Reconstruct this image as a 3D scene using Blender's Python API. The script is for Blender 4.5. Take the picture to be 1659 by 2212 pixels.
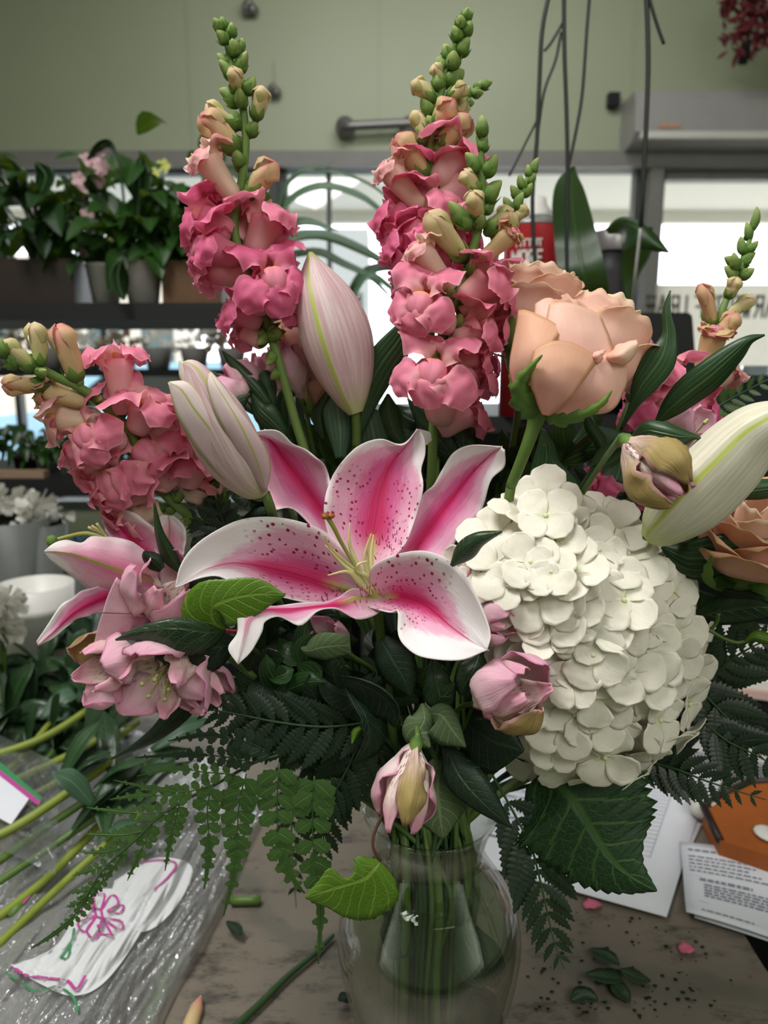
import bpy, math, random
import numpy as np
from mathutils import Vector, Matrix, noise

for o in list(bpy.data.objects):
    bpy.data.objects.remove(o)
SC = bpy.context.scene
COL = SC.collection
rnd = random.Random(7)

# ------------------------------------------------------------------ camera
FPX = 1600.0
PITCH = math.radians(10.8)
CZ = 1.35
cam_d = bpy.data.cameras.new('camera')
cam = bpy.data.objects.new('camera', cam_d)
COL.objects.link(cam)
cam.location = (0, 0, CZ)
cam.rotation_euler = (math.radians(90) - PITCH, 0, 0)
cam_d.sensor_fit = 'VERTICAL'
cam_d.sensor_height = 36
cam_d.lens = 36 * FPX / 2212
cam_d.clip_start = 0.02
cam_d.dof.use_dof = True
cam_d.dof.focus_distance = 0.475
cam_d.dof.aperture_fstop = 7.0
SC.camera = cam

# ------------------------------------------------------------------ render look
SC.view_settings.view_transform = 'Standard'
SC.view_settings.look = 'None'
SC.view_settings.exposure = 0.17
SC.view_settings.gamma = 1
SC.cycles.max_bounces = 10
SC.cycles.transparent_max_bounces = 16
SC.cycles.caustics_refractive = False
SC.cycles.caustics_reflective = False
SC.cycles.use_denoising = True

# ------------------------------------------------------------------ world: overcast street light ahead, dim room behind
W = bpy.data.worlds.new('overcast_sky')
SC.world = W
W.use_nodes = True
wn, wl = W.node_tree.nodes, W.node_tree.links
wn.clear()
out = wn.new('ShaderNodeOutputWorld')
bg = wn.new('ShaderNodeBackground')
tc = wn.new('ShaderNodeTexCoord')
sx = wn.new('ShaderNodeSeparateXYZ')
mr = wn.new('ShaderNodeMapRange')
mr.inputs['From Min'].default_value = -0.25
mr.inputs['From Max'].default_value = 0.65
mr.inputs['To Min'].default_value = 0.0
mr.inputs['To Max'].default_value = 1.0
mx = wn.new('ShaderNodeMix')
mx.data_type = 'RGBA'
mx.inputs[6].default_value = (0.06, 0.063, 0.062, 1)
mx.inputs[7].default_value = (4.2, 4.4, 4.6, 1)
wl.new(tc.outputs['Generated'], sx.inputs[0])
wl.new(sx.outputs['Y'], mr.inputs['Value'])
wl.new(mr.outputs[0], mx.inputs[0])
wl.new(mx.outputs[2], bg.inputs['Color'])
bg.inputs['Strength'].default_value = 1.0
wl.new(bg.outputs[0], out.inputs[0])

def area(name, loc, target, sx_, sy_, power, color):
    d = bpy.data.lights.new(name, 'AREA')
    d.shape = 'RECTANGLE'; d.size = sx_; d.size_y = sy_
    d.energy = power; d.color = color
    o = bpy.data.objects.new(name, d)
    COL.objects.link(o)
    o.location = loc
    o.rotation_euler = (Vector(target) - Vector(loc)).to_track_quat('-Z', 'Y').to_euler()
    return o
area('ceiling_panel_light', (-0.75, 0.15, 3.2), (0.0, 0.5, 1.2), 1.2, 0.6, 46, (1.0, 0.98, 0.96))
area('rear_fill_light', (0.7, -1.2, 2.6), (0.05, 0.5, 1.2), 1.2, 0.8, 17, (1.0, 0.96, 0.93))  # added fill from behind the camera, no fitting of the shop
area('wall_fill_light', (0.2, 2.5, 3.35), (0.1, 3.4, 1.9), 1.6, 0.5, 17, (1.0, 1.0, 0.97))  # added light that brightens the back wall
sd = bpy.data.lights.new('street_fill_sun', 'SUN'); sd.energy = 9; sd.angle = 0.3; sd.color = (1, 0.98, 0.95)  # sun added to brighten the canopy and facades outside
so = bpy.data.objects.new('street_fill_sun', sd); COL.objects.link(so); so.location = (0, 9, 6); so.rotation_euler = (math.radians(28), 0, 0)

# ------------------------------------------------------------------ helpers
CP, SP = math.cos(PITCH), math.sin(PITCH)
def at(px, py, Y):
    """point of the room that lies Y metres in front of the camera on that sight line"""
    u = (px - 829.5) / FPX
    v = (py - 1106.0) / FPX
    d = Vector((u, CP - v * SP, -SP - v * CP))
    k = Y / d.y
    return Vector((d.x * k, Y, CZ + d.z * k))
def onz(px, py, z):
    u = (px - 829.5) / FPX
    v = (py - 1106.0) / FPX
    d = Vector((u, CP - v * SP, -SP - v * CP))
    k = (z - CZ) / d.z
    return Vector((d.x * k, d.y * k, z))

def lin(h):
    h = h.lstrip('#')
    r = []
    for i in (0, 2, 4):
        c = int(h[i:i + 2], 16) / 255
        r.append(c / 12.92 if c <= 0.04045 else ((c + 0.055) / 1.055) ** 2.4)
    return (*r, 1)

def cat(pts, n):
    """Catmull-Rom resample of rows (any dimension) to n rows"""
    p = np.array([list(q) for q in pts], float)
    if len(p) == 2:
        t = np.linspace(0, 1, n)[:, None]
        return p[0] * (1 - t) + p[1] * t
    q = np.vstack([2 * p[0] - p[1], p, 2 * p[-1] - p[-2]])
    o = []
    m = len(p) - 1
    for i in range(n):
        x = i / (n - 1) * m
        k = min(int(x), m - 1)
        t = x - k
        a, b, c, d = q[k], q[k + 1], q[k + 2], q[k + 3]
        o.append(0.5 * ((2 * b) + (c - a) * t + (2 * a - 5 * b + 4 * c - d) * t * t + (3 * b - a - 3 * c + d) * t ** 3))
    return np.array(o)

class MB:
    """collects grids of faces that end up in one mesh"""
    def __init__(s):
        s.v = []; s.f = []; s.uv = []; s.mi = []
    def grid(s, P, uv=None, mi=0, closed=False):
        P = np.asarray(P, float)
        n, m = P.shape[:2]
        b = len(s.v)
        s.v.extend(map(tuple, P.reshape(-1, 3)))
        if uv is None:
            uu, vv = np.meshgrid(np.linspace(0, 1, n), np.linspace(0, 1, m), indexing='ij')
            uv = np.stack([uu, vv], -1)
        s.uv.extend(map(tuple, np.asarray(uv).reshape(-1, 2)))
        mm = m if closed else m - 1
        for i in range(n - 1):
            for j in range(mm):
                k = (j + 1) % m
                s.f.append((b + i * m + j, b + i * m + k, b + (i + 1) * m + k, b + (i + 1) * m + j))
                s.mi.append(mi)
    def poly(s, pts, mi=0, uvs=None):
        b = len(s.v)
        s.v.extend(tuple(p) for p in pts)
        s.uv.extend(uvs or [(0.5, 0.5)] * len(pts))
        s.f.append(tuple(range(b, b + len(pts))))
        s.mi.append(mi)
    def box(s, c, d, mi=0, rz=0.0):
        c = Vector(c); R = Matrix.Rotation(rz, 3, 'Z')
        P = [c + R @ Vector((x * d[0] / 2, y * d[1] / 2, z * d[2] / 2)) for z in (-1, 1) for x, y in ((-1, -1), (1, -1), (1, 1), (-1, 1))]
        b = len(s.v)
        s.v.extend(map(tuple, P))
        s.uv.extend([(0, 0), (1, 0), (1, 1), (0, 1)] * 2)
        for f in ((0, 3, 2, 1), (4, 5, 6, 7), (0, 1, 5, 4), (1, 2, 6, 5), (2, 3, 7, 6), (3, 0, 4, 7)):
            s.f.append(tuple(b + i for i in f)); s.mi.append(mi)
    def tube(s, pts, r, seg=8, mi=0, caps=True, n=None, flat=1.0):
        P = cat(pts, n or max(2, len(pts) * 4))
        rr = np.interp(np.linspace(0, 1, len(P)), np.linspace(0, 1, len(r)), r) if hasattr(r, '__len__') else np.full(len(P), r)
        up = Vector((0.13, -1, 0.21)).normalized()
        G = []
        for i in range(len(P)):
            t = Vector(P[min(i + 1, len(P) - 1)] - P[max(i - 1, 0)])
            if t.length < 1e-9: t = Vector((0, 0, 1))
            t.normalize()
            a = (up - t * up.dot(t))
            if a.length < 1e-4: a = t.orthogonal()
            a.normalize(); b = t.cross(a)
            up = a
            G.append([Vector(P[i]) + (a * math.cos(2 * math.pi * k / seg) * flat + b * math.sin(2 * math.pi * k / seg)) * rr[i] for k in range(seg)])
        uu, vv = np.meshgrid(np.linspace(0, 1, len(P)), np.linspace(0, 1, seg, endpoint=False), indexing='ij')
        base = len(s.v)
        s.grid([[tuple(q) for q in row] for row in G], np.stack([uu, vv], -1), mi, True)
        if caps:
            s.f.append(tuple(base + k for k in range(seg))[::-1]); s.mi.append(mi)
            e = base + (len(P) - 1) * seg
            s.f.append(tuple(e + k for k in range(seg))); s.mi.append(mi)
    def lathe(s, prof, c=(0, 0, 0), axis=None, seg=20, mi=0, lob=0, lobn=3, up=None, tw=0.0):
        """prof rows (r, h) around an axis through c"""
        c = Vector(c); ax = Vector(axis or (0, 0, 1)).normalized()
        a = (Vector(up) if up is not None else Vector((0.2, -1, 0.1)))
        a = (a - ax * a.dot(ax)).normalized(); b = ax.cross(a)
        G = []
        for i, (r, h) in enumerate(prof):
            row = []
            for k in range(seg):
                th = 2 * math.pi * k / seg
                q = r * (1 + lob * math.cos(lobn * th))
                row.append(c + ax * h + (a * math.cos(th + tw * i) + b * math.sin(th + tw * i)) * q)
            G.append(row)
        uu, vv = np.meshgrid(np.linspace(0, 1, len(prof)), np.linspace(0, 1, seg, endpoint=False), indexing='ij')
        s.grid([[tuple(q) for q in row] for row in G], np.stack([uu, vv], -1), mi, True)
    def blob(s, c, r, seg=8, mi=0, sc=(1, 1, 1)):
        G = [[(c[0] + r * sc[0] * math.sin(p) * math.cos(t), c[1] + r * sc[1] * math.sin(p) * math.sin(t), c[2] + r * sc[2] * math.cos(p))
              for t in np.linspace(0, 2 * math.pi, seg, endpoint=False)] for p in np.linspace(0.05, math.pi - 0.05, max(4, seg // 2 + 1))]
        s.grid(G, None, mi, True)
    def build(s, name, mats, parent=None, label=None, solid=0.0, sub=0, smooth=True, **kw):
        me = bpy.data.meshes.new(name)
        me.from_pydata(s.v, [], s.f)
        ul = me.uv_layers.new(name='UVMap')
        lv = np.empty(len(me.loops), int)
        me.loops.foreach_get('vertex_index', lv)
        ul.data.foreach_set('uv', np.array(s.uv, np.float32)[lv].ravel())
        me.polygons.foreach_set('use_smooth', [smooth] * len(me.polygons))
        for m in (mats if isinstance(mats, (list, tuple)) else [mats]):
            me.materials.append(m)
        me.polygons.foreach_set('material_index', s.mi)
        me.update()
        o = bpy.data.objects.new(name, me)
        COL.objects.link(o)
        if parent is not None:
            o.parent = parent
            o.matrix_parent_inverse = Matrix.Translation(-Vector(parent.location))
        if solid:
            md = o.modifiers.new('thickness', 'SOLIDIFY'); md.thickness = solid; md.offset = 0
            if solid > 0.0012: md.use_rim = True
        if sub:
            md = o.modifiers.new('smooth', 'SUBSURF'); md.levels = sub; md.render_levels = sub
        if label: o['label'] = label
        for k, v in kw.items(): o[k] = v
        return o

def empty(name, loc, label=None, category=None, group=None):
    o = bpy.data.objects.new(name, None)
    COL.objects.link(o)
    o.location = loc
    o.empty_display_size = 0.02
    if label: o['label'] = label
    if category: o['category'] = category
    if group: o['group'] = group
    return o
def tag(o, label, category, group=None):
    o['label'] = label; o['category'] = category
    if group: o['group'] = group
    return o
def struct(o):
    o['kind'] = 'structure'
    return o

def sheet(mb, L, M, R, n=26, m=11, mi=0, ruf=0.0, rufn=5, cup=0.0, seed=0, crease=0.0):
    """surface through a left edge, midrib and right edge; ruf ruffles the margins, crease sinks the midrib"""
    L, M, R = cat(L, n), cat(M, n), cat(R, n)
    G = np.zeros((n, m, 3)); U = np.zeros((n, m, 2))
    for i in range(n):
        s = i / (n - 1)
        a = Vector(R[i] - L[i])
        tn = Vector(M[min(i + 1, n - 1)] - M[max(i - 1, 0)])
        nr = a.cross(tn)
        if nr.length > 1e-12: nr.normalize()
        w = a.length
        for j in range(m):
            t = -1 + 2 * j / (m - 1)
            p = L[i] * t * (t - 1) / 2 + M[i] * (1 - t * t) + R[i] * t * (t + 1) / 2
            e = abs(t) ** 3
            k = ruf * e * math.sin(rufn * 2 * math.pi * s + seed + (2.1 if t > 0 else 0)) * math.sin(math.pi * min(1, s * 1.15 + 0.1)) 
            k += ruf * 0.35 * noise.noise(Vector((s * 6, t * 2.2, seed * 3.7)))
            k += cup * w * (t * t - 0.5) - crease * math.exp(-(t * 7) ** 2)
            p = p + np.array(nr) * k
            G[i, j] = p; U[i, j] = (s, (t + 1) / 2)
    mb.grid(G, U, mi)

def band(mb, mid, w, zl=0.0, zr=0.0, n=24, m=7, mi=0, ser=0.0, sern=20, **kw):
    """leaf or petal from a midrib (px, py, depth) and half widths in the same pixels; zl / zr push its two edges back or forward"""
    C = cat(mid, n)
    wv = cat([(a if hasattr(a, '__len__') else (a, a)) for a in w], n)
    L = []; R = []; M = []
    for i in range(n):
        t = C[min(i + 1, n - 1)] - C[max(i - 1, 0)]
        q = np.array([t[1], -t[0]]) / (math.hypot(t[0], t[1]) + 1e-9)
        s = i / (n - 1)
        k = 1 + ser * (2 * ((s * sern) % 1) - 1) if ser else 1.0
        zf = math.sin(math.pi * min(1, max(0, s)))** 0.5 if 0 < s < 1 else 0
        a = max(wv[i, 0], 0) * k; b = max(wv[i, 1], 0) * k
        L.append(at(C[i, 0] + q[0] * a, C[i, 1] + q[1] * a, C[i, 2] + zl * zf))
        R.append(at(C[i, 0] - q[0] * b, C[i, 1] - q[1] * b, C[i, 2] + zr * zf))
        M.append(at(*C[i]))
    sheet(mb, L, M, R, n, m, mi, **kw)

def pxs(lst, Y=None):
    """(x, y, depth) rows -> points; rows of two take depths spread from Y = (first, last)"""
    o = []
    for i, q in enumerate(lst):
        if len(q) == 3: o.append(at(*q))
        else:
            y = Y[0] + (Y[1] - Y[0]) * i / (len(lst) - 1)
            o.append(at(q[0], q[1], y))
    return o

def blade(mb, pts, w, nrm, n=8, m=5, mi=0, cup=0.0, ruf=0.0, rufn=3, seed=0, ser=0.0, sern=8, half=None, crease=0.0):
    """petal along 3D points, width profile w in metres, lying square to nrm"""
    C = cat(pts, n)
    wv = np.interp(np.linspace(0, 1, n), np.linspace(0, 1, len(w)), w)
    L = []; R = []
    nv = Vector(nrm)
    for i in range(n):
        t = Vector(C[min(i + 1, n - 1)] - C[max(i - 1, 0)])
        sd = t.cross(nv)
        if sd.length < 1e-9: sd = t.orthogonal()
        sd.normalize()
        s = i / (n - 1)
        k = 1 + ser * (2 * ((s * sern) % 1) - 1) if ser else 1.0
        L.append(np.array(C[i]) - np.array(sd) * wv[i] * k)
        R.append(np.array(C[i]) + np.array(sd) * wv[i] * k)
    sheet(mb, L, C, R, n, m, mi, ruf=ruf, rufn=rufn, cup=cup, seed=seed, crease=crease)
# ------------------------------------------------------------------ materials
class N:
    def __init__(s, name):
        s.m = bpy.data.materials.new(name); s.m.use_nodes = True
        s.t = s.m.node_tree; s.t.nodes.clear()
        s.out = s.t.nodes.new('ShaderNodeOutputMaterial')
    def n(s, typ, **kw):
        x = s.t.nodes.new(typ)
        for k, v in kw.items(): setattr(x, k, v)
        return x
    def set(s, sock, v):
        if hasattr(v, 'is_output') or isinstance(v, bpy.types.NodeSocket): s.t.links.new(v, sock)
        else: sock.default_value = v
    def math(s, op, a, b=0.0, c=0.0, clamp=False):
        x = s.n('ShaderNodeMath', operation=op, use_clamp=clamp)
        s.set(x.inputs[0], a); s.set(x.inputs[1], b)
        if op in ('MULTIPLY_ADD', 'SMOOTH_MIN'): s.set(x.inputs[2], c)
        return x.outputs[0]
    def mix(s, f, a, b, mode='MIX'):
        x = s.n('ShaderNodeMix', data_type='RGBA', blend_type=mode)
        s.set(x.inputs[0], f); s.set(x.inputs[6], a); s.set(x.inputs[7], b)
        return x.outputs[2]
    def ramp(s, f, a, b, lo=0.0, hi=1.0):
        x = s.n('ShaderNodeMapRange', interpolation_type='SMOOTHSTEP')
        s.set(x.inputs[0], f); s.set(x.inputs[1], a); s.set(x.inputs[2], b); x.inputs[3].default_value = lo; x.inputs[4].default_value = hi
        return x.outputs[0]
    def uv(s):
        x = s.n('ShaderNodeTexCoord'); y = s.n('ShaderNodeSeparateXYZ')
        s.t.links.new(x.outputs['UV'], y.inputs[0])
        return x.outputs['UV'], y.outputs[0], y.outputs[1]
    def obj(s): return s.n('ShaderNodeTexCoord').outputs['Object']
    def scale(s, v, sc):
        x = s.n('ShaderNodeMapping'); s.t.links.new(v, x.inputs[0]); x.inputs['Scale'].default_value = sc
        return x.outputs[0]
    def noise(s, v, sc=5, d=4, rough=0.6):
        x = s.n('ShaderNodeTexNoise'); s.t.links.new(v, x.inputs['Vector'])
        x.inputs['Scale'].default_value = sc; x.inputs['Detail'].default_value = d; x.inputs['Roughness'].default_value = rough
        return x.outputs['Fac']
    def voro(s, v, sc=5, feat='F1', rand=1.0):
        x = s.n('ShaderNodeTexVoronoi', feature=feat); s.t.links.new(v, x.inputs['Vector'])
        x.voronoi_dimensions = '2D'; x.inputs['Scale'].default_value = sc; x.inputs['Randomness'].default_value = rand
        return x.outputs['Distance']
    def finish(s, col, rough=0.6, trans=0.0, tcol=None, bump=None, bs=0.3, bd=0.001, spec=0.4, metal=0.0, coat=0.0):
        p = s.n('ShaderNodeBsdfPrincipled')
        s.set(p.inputs['Base Color'], col); s.set(p.inputs['Roughness'], rough)
        p.inputs['Specular IOR Level'].default_value = spec; p.inputs['Metallic'].default_value = metal
        p.inputs['Coat Weight'].default_value = coat; p.inputs['Coat Roughness'].default_value = 0.15
        if bump is not None:
            b = s.n('ShaderNodeBump'); s.set(b.inputs['Height'], bump)
            b.inputs['Strength'].default_value = bs; b.inputs['Distance'].default_value = bd
            s.t.links.new(b.outputs[0], p.inputs['Normal'])
        r = p.outputs[0]
        if trans:
            t = s.n('ShaderNodeBsdfTranslucent'); s.set(t.inputs[0], tcol if tcol is not None else col)
            x = s.n('ShaderNodeMixShader'); x.inputs[0].default_value = trans
            s.t.links.new(r, x.inputs[1]); s.t.links.new(t.outputs[0], x.inputs[2]); r = x.outputs[0]
        s.t.links.new(r, s.out.inputs[0])
        return s.m

def plain(name, c, rough=0.6, var=0.12, sc=20, **kw):
    g = N(name); v = g.noise(g.obj(), sc)
    c = lin(c) if isinstance(c, str) else c
    d = tuple(x * (1 - var * 2) for x in c[:3]) + (1,)
    return g.finish(g.mix(v, d, c), rough, **kw)

def leafmat(name, c1, c2, vein, kind='net', rough=0.42, trans=0.22, spec=0.5, nv=9, vs=0.5):
    g = N(name); uvv, u, v = g.uv()
    t = g.math('ABSOLUTE', g.math('MULTIPLY_ADD', v, 2, -1))
    base = g.mix(g.noise(g.obj(), 35, 3), lin(c1), lin(c2))
    mid = g.ramp(t, 0.03, 0.10, 1, 0)
    if kind == 'net':
        ph = g.math('FRACT', g.math('SUBTRACT', g.math('MULTIPLY', u, nv), g.math('MULTIPLY', t, nv * 0.22)))
        side = g.ramp(g.math('ABSOLUTE', g.math('SUBTRACT', ph, 0.5)), 0.03, 0.11, 1, 0)
        net = g.ramp(g.voro(g.scale(uvv, (nv * 3.6, nv * 2.2, 1)), 1, 'DISTANCE_TO_EDGE'), 0.02, 0.10, 0.55, 0)
        vn = g.math('MAXIMUM', mid, g.math('MAXIMUM', side, net))
    elif kind == 'par':
        ph = g.math('FRACT', g.math('MULTIPLY', v, nv))
        vn = g.math('MAXIMUM', mid, g.ramp(g.math('ABSOLUTE', g.math('SUBTRACT', ph, 0.5)), 0.05, 0.16, 0.6, 0))
    else:
        vn = mid
    col = g.mix(g.math('MULTIPLY', vn, vs), base, lin(vein))
    return g.finish(col, rough, trans, g.mix(0.5, col, lin('7f9a28')), g.math('SUBTRACT', 1, vn), 0.5, 0.0012, spec)

def petalmat(name, base, tip, edge=None, vein=None, trans=0.35, vs=0.25, rough=0.55, nv=26, mid=None, midw=0.1, split=(0.25, 0.8), bumpy=0.25):
    """colour runs base -> tip along the petal, edge tints the margin, fine veins run lengthwise"""
    g = N(name); uvv, u, v = g.uv()
    t = g.math('ABSOLUTE', g.math('MULTIPLY_ADD', v, 2, -1))
    nz = g.noise(g.obj(), 60, 4)
    uu = g.math('ADD', u, g.math('MULTIPLY_ADD', nz, 0.3, -0.15))
    col = g.mix(g.ramp(uu, split[0], split[1]), lin(base), lin(tip))
    if edge: col = g.mix(g.ramp(g.math('MAXIMUM', t, g.math('MULTIPLY_ADD', u, 5, -4)), 0.80, 1.02, 0, 0.8), col, lin(edge))
    st = g.noise(g.scale(uvv, (2.5, nv, 1)), 1, 3)
    if vein: col = g.mix(g.ramp(st, 0.45, 0.75, 0, vs), col, lin(vein))
    if mid: col = g.mix(g.ramp(t, midw * 0.4, midw, 0.9, 0), col, lin(mid))
    return g.finish(col, rough, trans, None, g.math('ADD', st, g.math('MULTIPLY', nz, 0.6)), bumpy, 0.0008, 0.3)

# lily petal: white margin, pink blade, crimson midrib, raised dark freckles near the throat
def lilymat(name, spots=True, back=False, tip0=0.52, tipk=0.75):
    g = N(name); uvv, u, v = g.uv()
    t = g.math('ABSOLUTE', g.math('MULTIPLY_ADD', v, 2, -1))
    nz = g.noise(g.scale(uvv, (10, 26, 1)), 1, 5, 0.75)
    nz2 = g.noise(g.scale(uvv, (5, 4, 1)), 1, 3)
    tt = g.math('ADD', t, g.math('MULTIPLY_ADD', nz, 0.5, -0.25))
    ue = g.ramp(u, tip0, 1.0, 0, tipk)
    e = g.math('ADD', g.math('ADD', tt, ue), g.math('MULTIPLY_ADD', nz2, 0.3, -0.15))
    white = lin('f6f1f1'); pale = lin('eeb4cf' if not back else 'efc9d6'); pink = lin('e0659f' if not back else 'e8a3bd'); hot = lin('d81d66' if not back else 'dd7fa6')
    c = g.mix(g.ramp(e, 0.60, 1.02), pink, white)
    c = g.mix(g.math('MULTIPLY', g.ramp(e, 0.30, 0.72), g.ramp(e, 1.1, 0.7)), c, pale)
    hw = g.ramp(u, 0.1, 0.95, 0.42, 0.03)
    c = g.mix(g.ramp(g.math('DIVIDE', g.math('ADD', t, g.math('MULTIPLY_ADD', nz, 0.24, -0.12)), hw), 0.15, 1.15, 0.92, 0), c, hot) if not tipk > 1 else g.mix(g.math('MULTIPLY', g.ramp(u, 0.42, 0.85, 1, 0.12), g.ramp(g.math('DIVIDE', g.math('ADD', t, g.math('MULTIPLY_ADD', nz, 0.24, -0.12)), hw), 0.15, 1.15, 0.92, 0)), c, hot)
    if not back:
        c = g.mix(g.ramp(u, 0.07, 0.24, 0.75, 0), c, lin('f3dbe3'))
        c = g.mix(g.math('MULTIPLY', g.ramp(u, 0.10, 0.26, 1, 0), g.ramp(t, 0.05, 0.2, 1, 0)), c, lin('b9cf55'))
        c = g.mix(g.math('MULTIPLY', g.ramp(t, 0.0, 0.035, 0.7, 0), g.ramp(u, 0.75, 0.95, 1, 0)), c, lin('b5124f'))
    else:
        c = g.mix(g.ramp(t, 0.03, 0.09, 0.9, 0), c, lin('9fae3a'))
    if spots:
        d = g.voro(g.scale(uvv, (26, 15, 1)), 1, 'F1', 0.85)
        zone = g.math('MULTIPLY', g.math('MULTIPLY', g.ramp(u, 0.10, 0.16), g.ramp(u, 0.46, 0.62, 1, 0)), g.ramp(t, 0.12, 0.2))
        keep = g.ramp(g.noise(g.scale(uvv, (26, 15, 1)), 0.7, 1), 0.47, 0.53)
        sp = g.math('MULTIPLY', g.math('MULTIPLY', g.ramp(d, 0.15, 0.24, 1, 0), zone), keep)
        c = g.mix(sp, c, lin('a3124a'))
    st = g.noise(g.scale(uvv, (3, 40, 1)), 1, 3)
    b = g.math('ADD', g.math('MULTIPLY', nz, 0.8), st)
    return g.finish(c, 0.5, 0.25, None, b, 0.35, 0.0012, 0.35)

M = {}
M['lily'] = lilymat('lily_petal_freckled')
M['lily_plain'] = lilymat('lily_petal_plain', False)
M['lily_tip'] = lilymat('lily_petal_white_tipped', True, False, 0.30, 1.15)
M['lily_tip_plain'] = lilymat('lily_petal_white_tipped_plain', False, False, 0.30, 1.05)
M['lily_back'] = lilymat('lily_petal_outside', False, True)
M['salal'] = leafmat('salal_leaf', '#16301a', '#1f3d20', '#4b6a3a', 'net', 0.30, 0.12, 0.6)
M['salal_light'] = leafmat('salal_young_leaf', '#4f7a1c', '#64901f', '#9fb84a', 'net', 0.38, 0.3, 0.5)
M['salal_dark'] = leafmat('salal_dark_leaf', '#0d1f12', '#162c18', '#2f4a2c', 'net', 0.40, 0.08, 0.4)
M['salal_back'] = leafmat('salal_leaf_underside', '#4d6242', '#5a6e4b', '#8fa070', 'net', 0.7, 0.15, 0.2)
M['blade'] = leafmat('lily_leaf', '#1c3c1e', '#284a24', '#5c7a44', 'par', 0.38, 0.16, 0.5, nv=7)
M['blade_grey'] = leafmat('ruscus_leaf', '#3a5a44', '#46684c', '#7f9a80', 'par', 0.42, 0.16, 0.5, nv=7)
M['hyd_leaf'] = leafmat('hydrangea_leaf', '#16331a', '#1f3f1d', '#4f7438', 'net', 0.5, 0.14, 0.4, nv=7)
M['fern'] = leafmat('fern_leaf', '#33522a', '#4b6e30', '#688a48', 'mid', 0.38, 0.18, 0.55)
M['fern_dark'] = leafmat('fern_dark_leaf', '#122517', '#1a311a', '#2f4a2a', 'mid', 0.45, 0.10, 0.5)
M['stem'] = plain('green_stem', '#5d7a36', 0.45, 0.2, 40)
M['stem_dark'] = plain('dark_green_stem', '#32502a', 0.5, 0.2, 40)
M['sd_stem'] = plain('snapdragon_stem', '#6b8a42', 0.6, 0.15, 40)
M['sepal'] = petalmat('sepal_green', '#4d7030', '#6f9040', None, '#8fae5c', 0.2, 0.4, 0.6)
M['bud_green'] = petalmat('bud_green', '#5d8038', '#9fae66', None, '#b4c87c', 0.2, 0.4, 0.6, split=(0.3, 1.0))
M['bud_cream'] = petalmat('bud_cream', '#b7bf6e', '#e0c9a0', None, '#eee3bf', 0.3, 0.4, split=(0.0, 0.8))
M['bud_peach'] = petalmat('bud_peach', '#d9c08c', '#dc938a', None, '#eed6bd', 0.3, 0.45, split=(0.3, 1.0))
M['sd_pale'] = petalmat('snapdragon_pale', '#efd8c0', '#efb3b4', '#f6d8d4', '#f6d0cc', 0.35, 0.35, split=(0.2, 0.75))
M['sd_pink'] = petalmat('snapdragon_pink', '#f0bdb8', '#ee8aa6', '#f7b6c8', '#f6a5b8', 0.35, 0.35, split=(0.15, 0.6))
M['sd_deep'] = petalmat('snapdragon_deep_pink', '#e89cab', '#e7709a', '#f29dbb', '#f08fae', 0.35, 0.35, split=(0.1, 0.5))
M['palate'] = petalmat('snapdragon_palate', '#f3b45c', '#ef93aa', None, '#f7b4b8', 0.3, 0.2, split=(0.10, 0.36))
M['rose'] = petalmat('rose_petal', '#f6c0b4', '#f9d3c2', '#e3c096', '#f0b3a4', 0.30, 0.25, nv=14, split=(0.1, 0.9), bumpy=0.15)
M['rose_warm'] = petalmat('rose_petal_warm', '#f4bfb3', '#efc0a2', '#cfa56c', '#e8a796', 0.30, 0.35, nv=14, split=(0.25, 0.85), bumpy=0.15)
M['rose_in'] = petalmat('rose_inner_petal', '#f5c3ae', '#fbe0cc', '#f1dbb8', '#f2bfa8', 0.30, 0.2, nv=12, split=(0.2, 0.8), bumpy=0.15)
M['hyd'] = petalmat('hydrangea_petal', '#e8ebcb', '#faf6e8', None, '#e3e1c6', 0.22, 0.35, 0.6, nv=11, split=(0.0, 0.35), bumpy=0.4)
M['hyd_c'] = plain('hydrangea_floret_centre', '#dfe6b4', 0.6)
M['al'] = petalmat('alstroemeria_petal', '#faece8', '#f0bfd2', '#db86b0', '#d48aa4', 0.35, 0.55, nv=26, split=(0.2, 0.95), bumpy=0.5)
M['al_green'] = petalmat('alstroemeria_petal_green', '#eed6cb', '#b9a468', '#e3a9b8', '#9a6048', 0.3, 0.75, nv=24, split=(0.05, 0.55), bumpy=0.5)
def streak():
    g = N('alstroemeria_streaked_petal'); uvv, u, v = g.uv()
    t = g.math('ABSOLUTE', g.math('MULTIPLY_ADD', v, 2, -1))
    c = g.mix(g.ramp(u, 0.5, 0.9), lin('f7e6dc'), lin('f0b3c8'))
    d = g.voro(g.scale(uvv, (9, 14, 1)), 1, 'F1', 0.8)
    c = g.mix(g.math('MULTIPLY', g.ramp(d, 0.2, 0.3, 0.9, 0), g.ramp(u, 0.2, 0.75, 1, 0.1)), c, lin('6b2f34'))
    return g.finish(c, 0.55, 0.3)
M['al_streak'] = streak()
def budmat(name, c0, c1, rib, base):
    g = N(name); uvv, u, v = g.uv()
    p = g.math('FRACT', g.math('MULTIPLY', v, 3))
    d = g.math('MINIMUM', p, g.math('SUBTRACT', 1, p))
    st = g.noise(g.scale(uvv, (2.0, 46, 1)), 1, 4, 0.7)
    c = g.mix(g.ramp(st, 0.35, 0.65), lin(c0), lin(c1))
    c = g.mix(g.ramp(u, 0.0, 0.34, 0.85, 0), c, lin(base))
    c = g.mix(g.math('MULTIPLY', g.ramp(d, 0.03, 0.085, 0.95, 0), g.ramp(u, 0.0, 0.1)), c, lin(rib))
    c = g.mix(g.ramp(u, 0.90, 1.0, 0, 0.8), c, lin(rib))
    return g.finish(c, 0.5, 0.12, None, st, 0.5, 0.001, 0.4)
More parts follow.
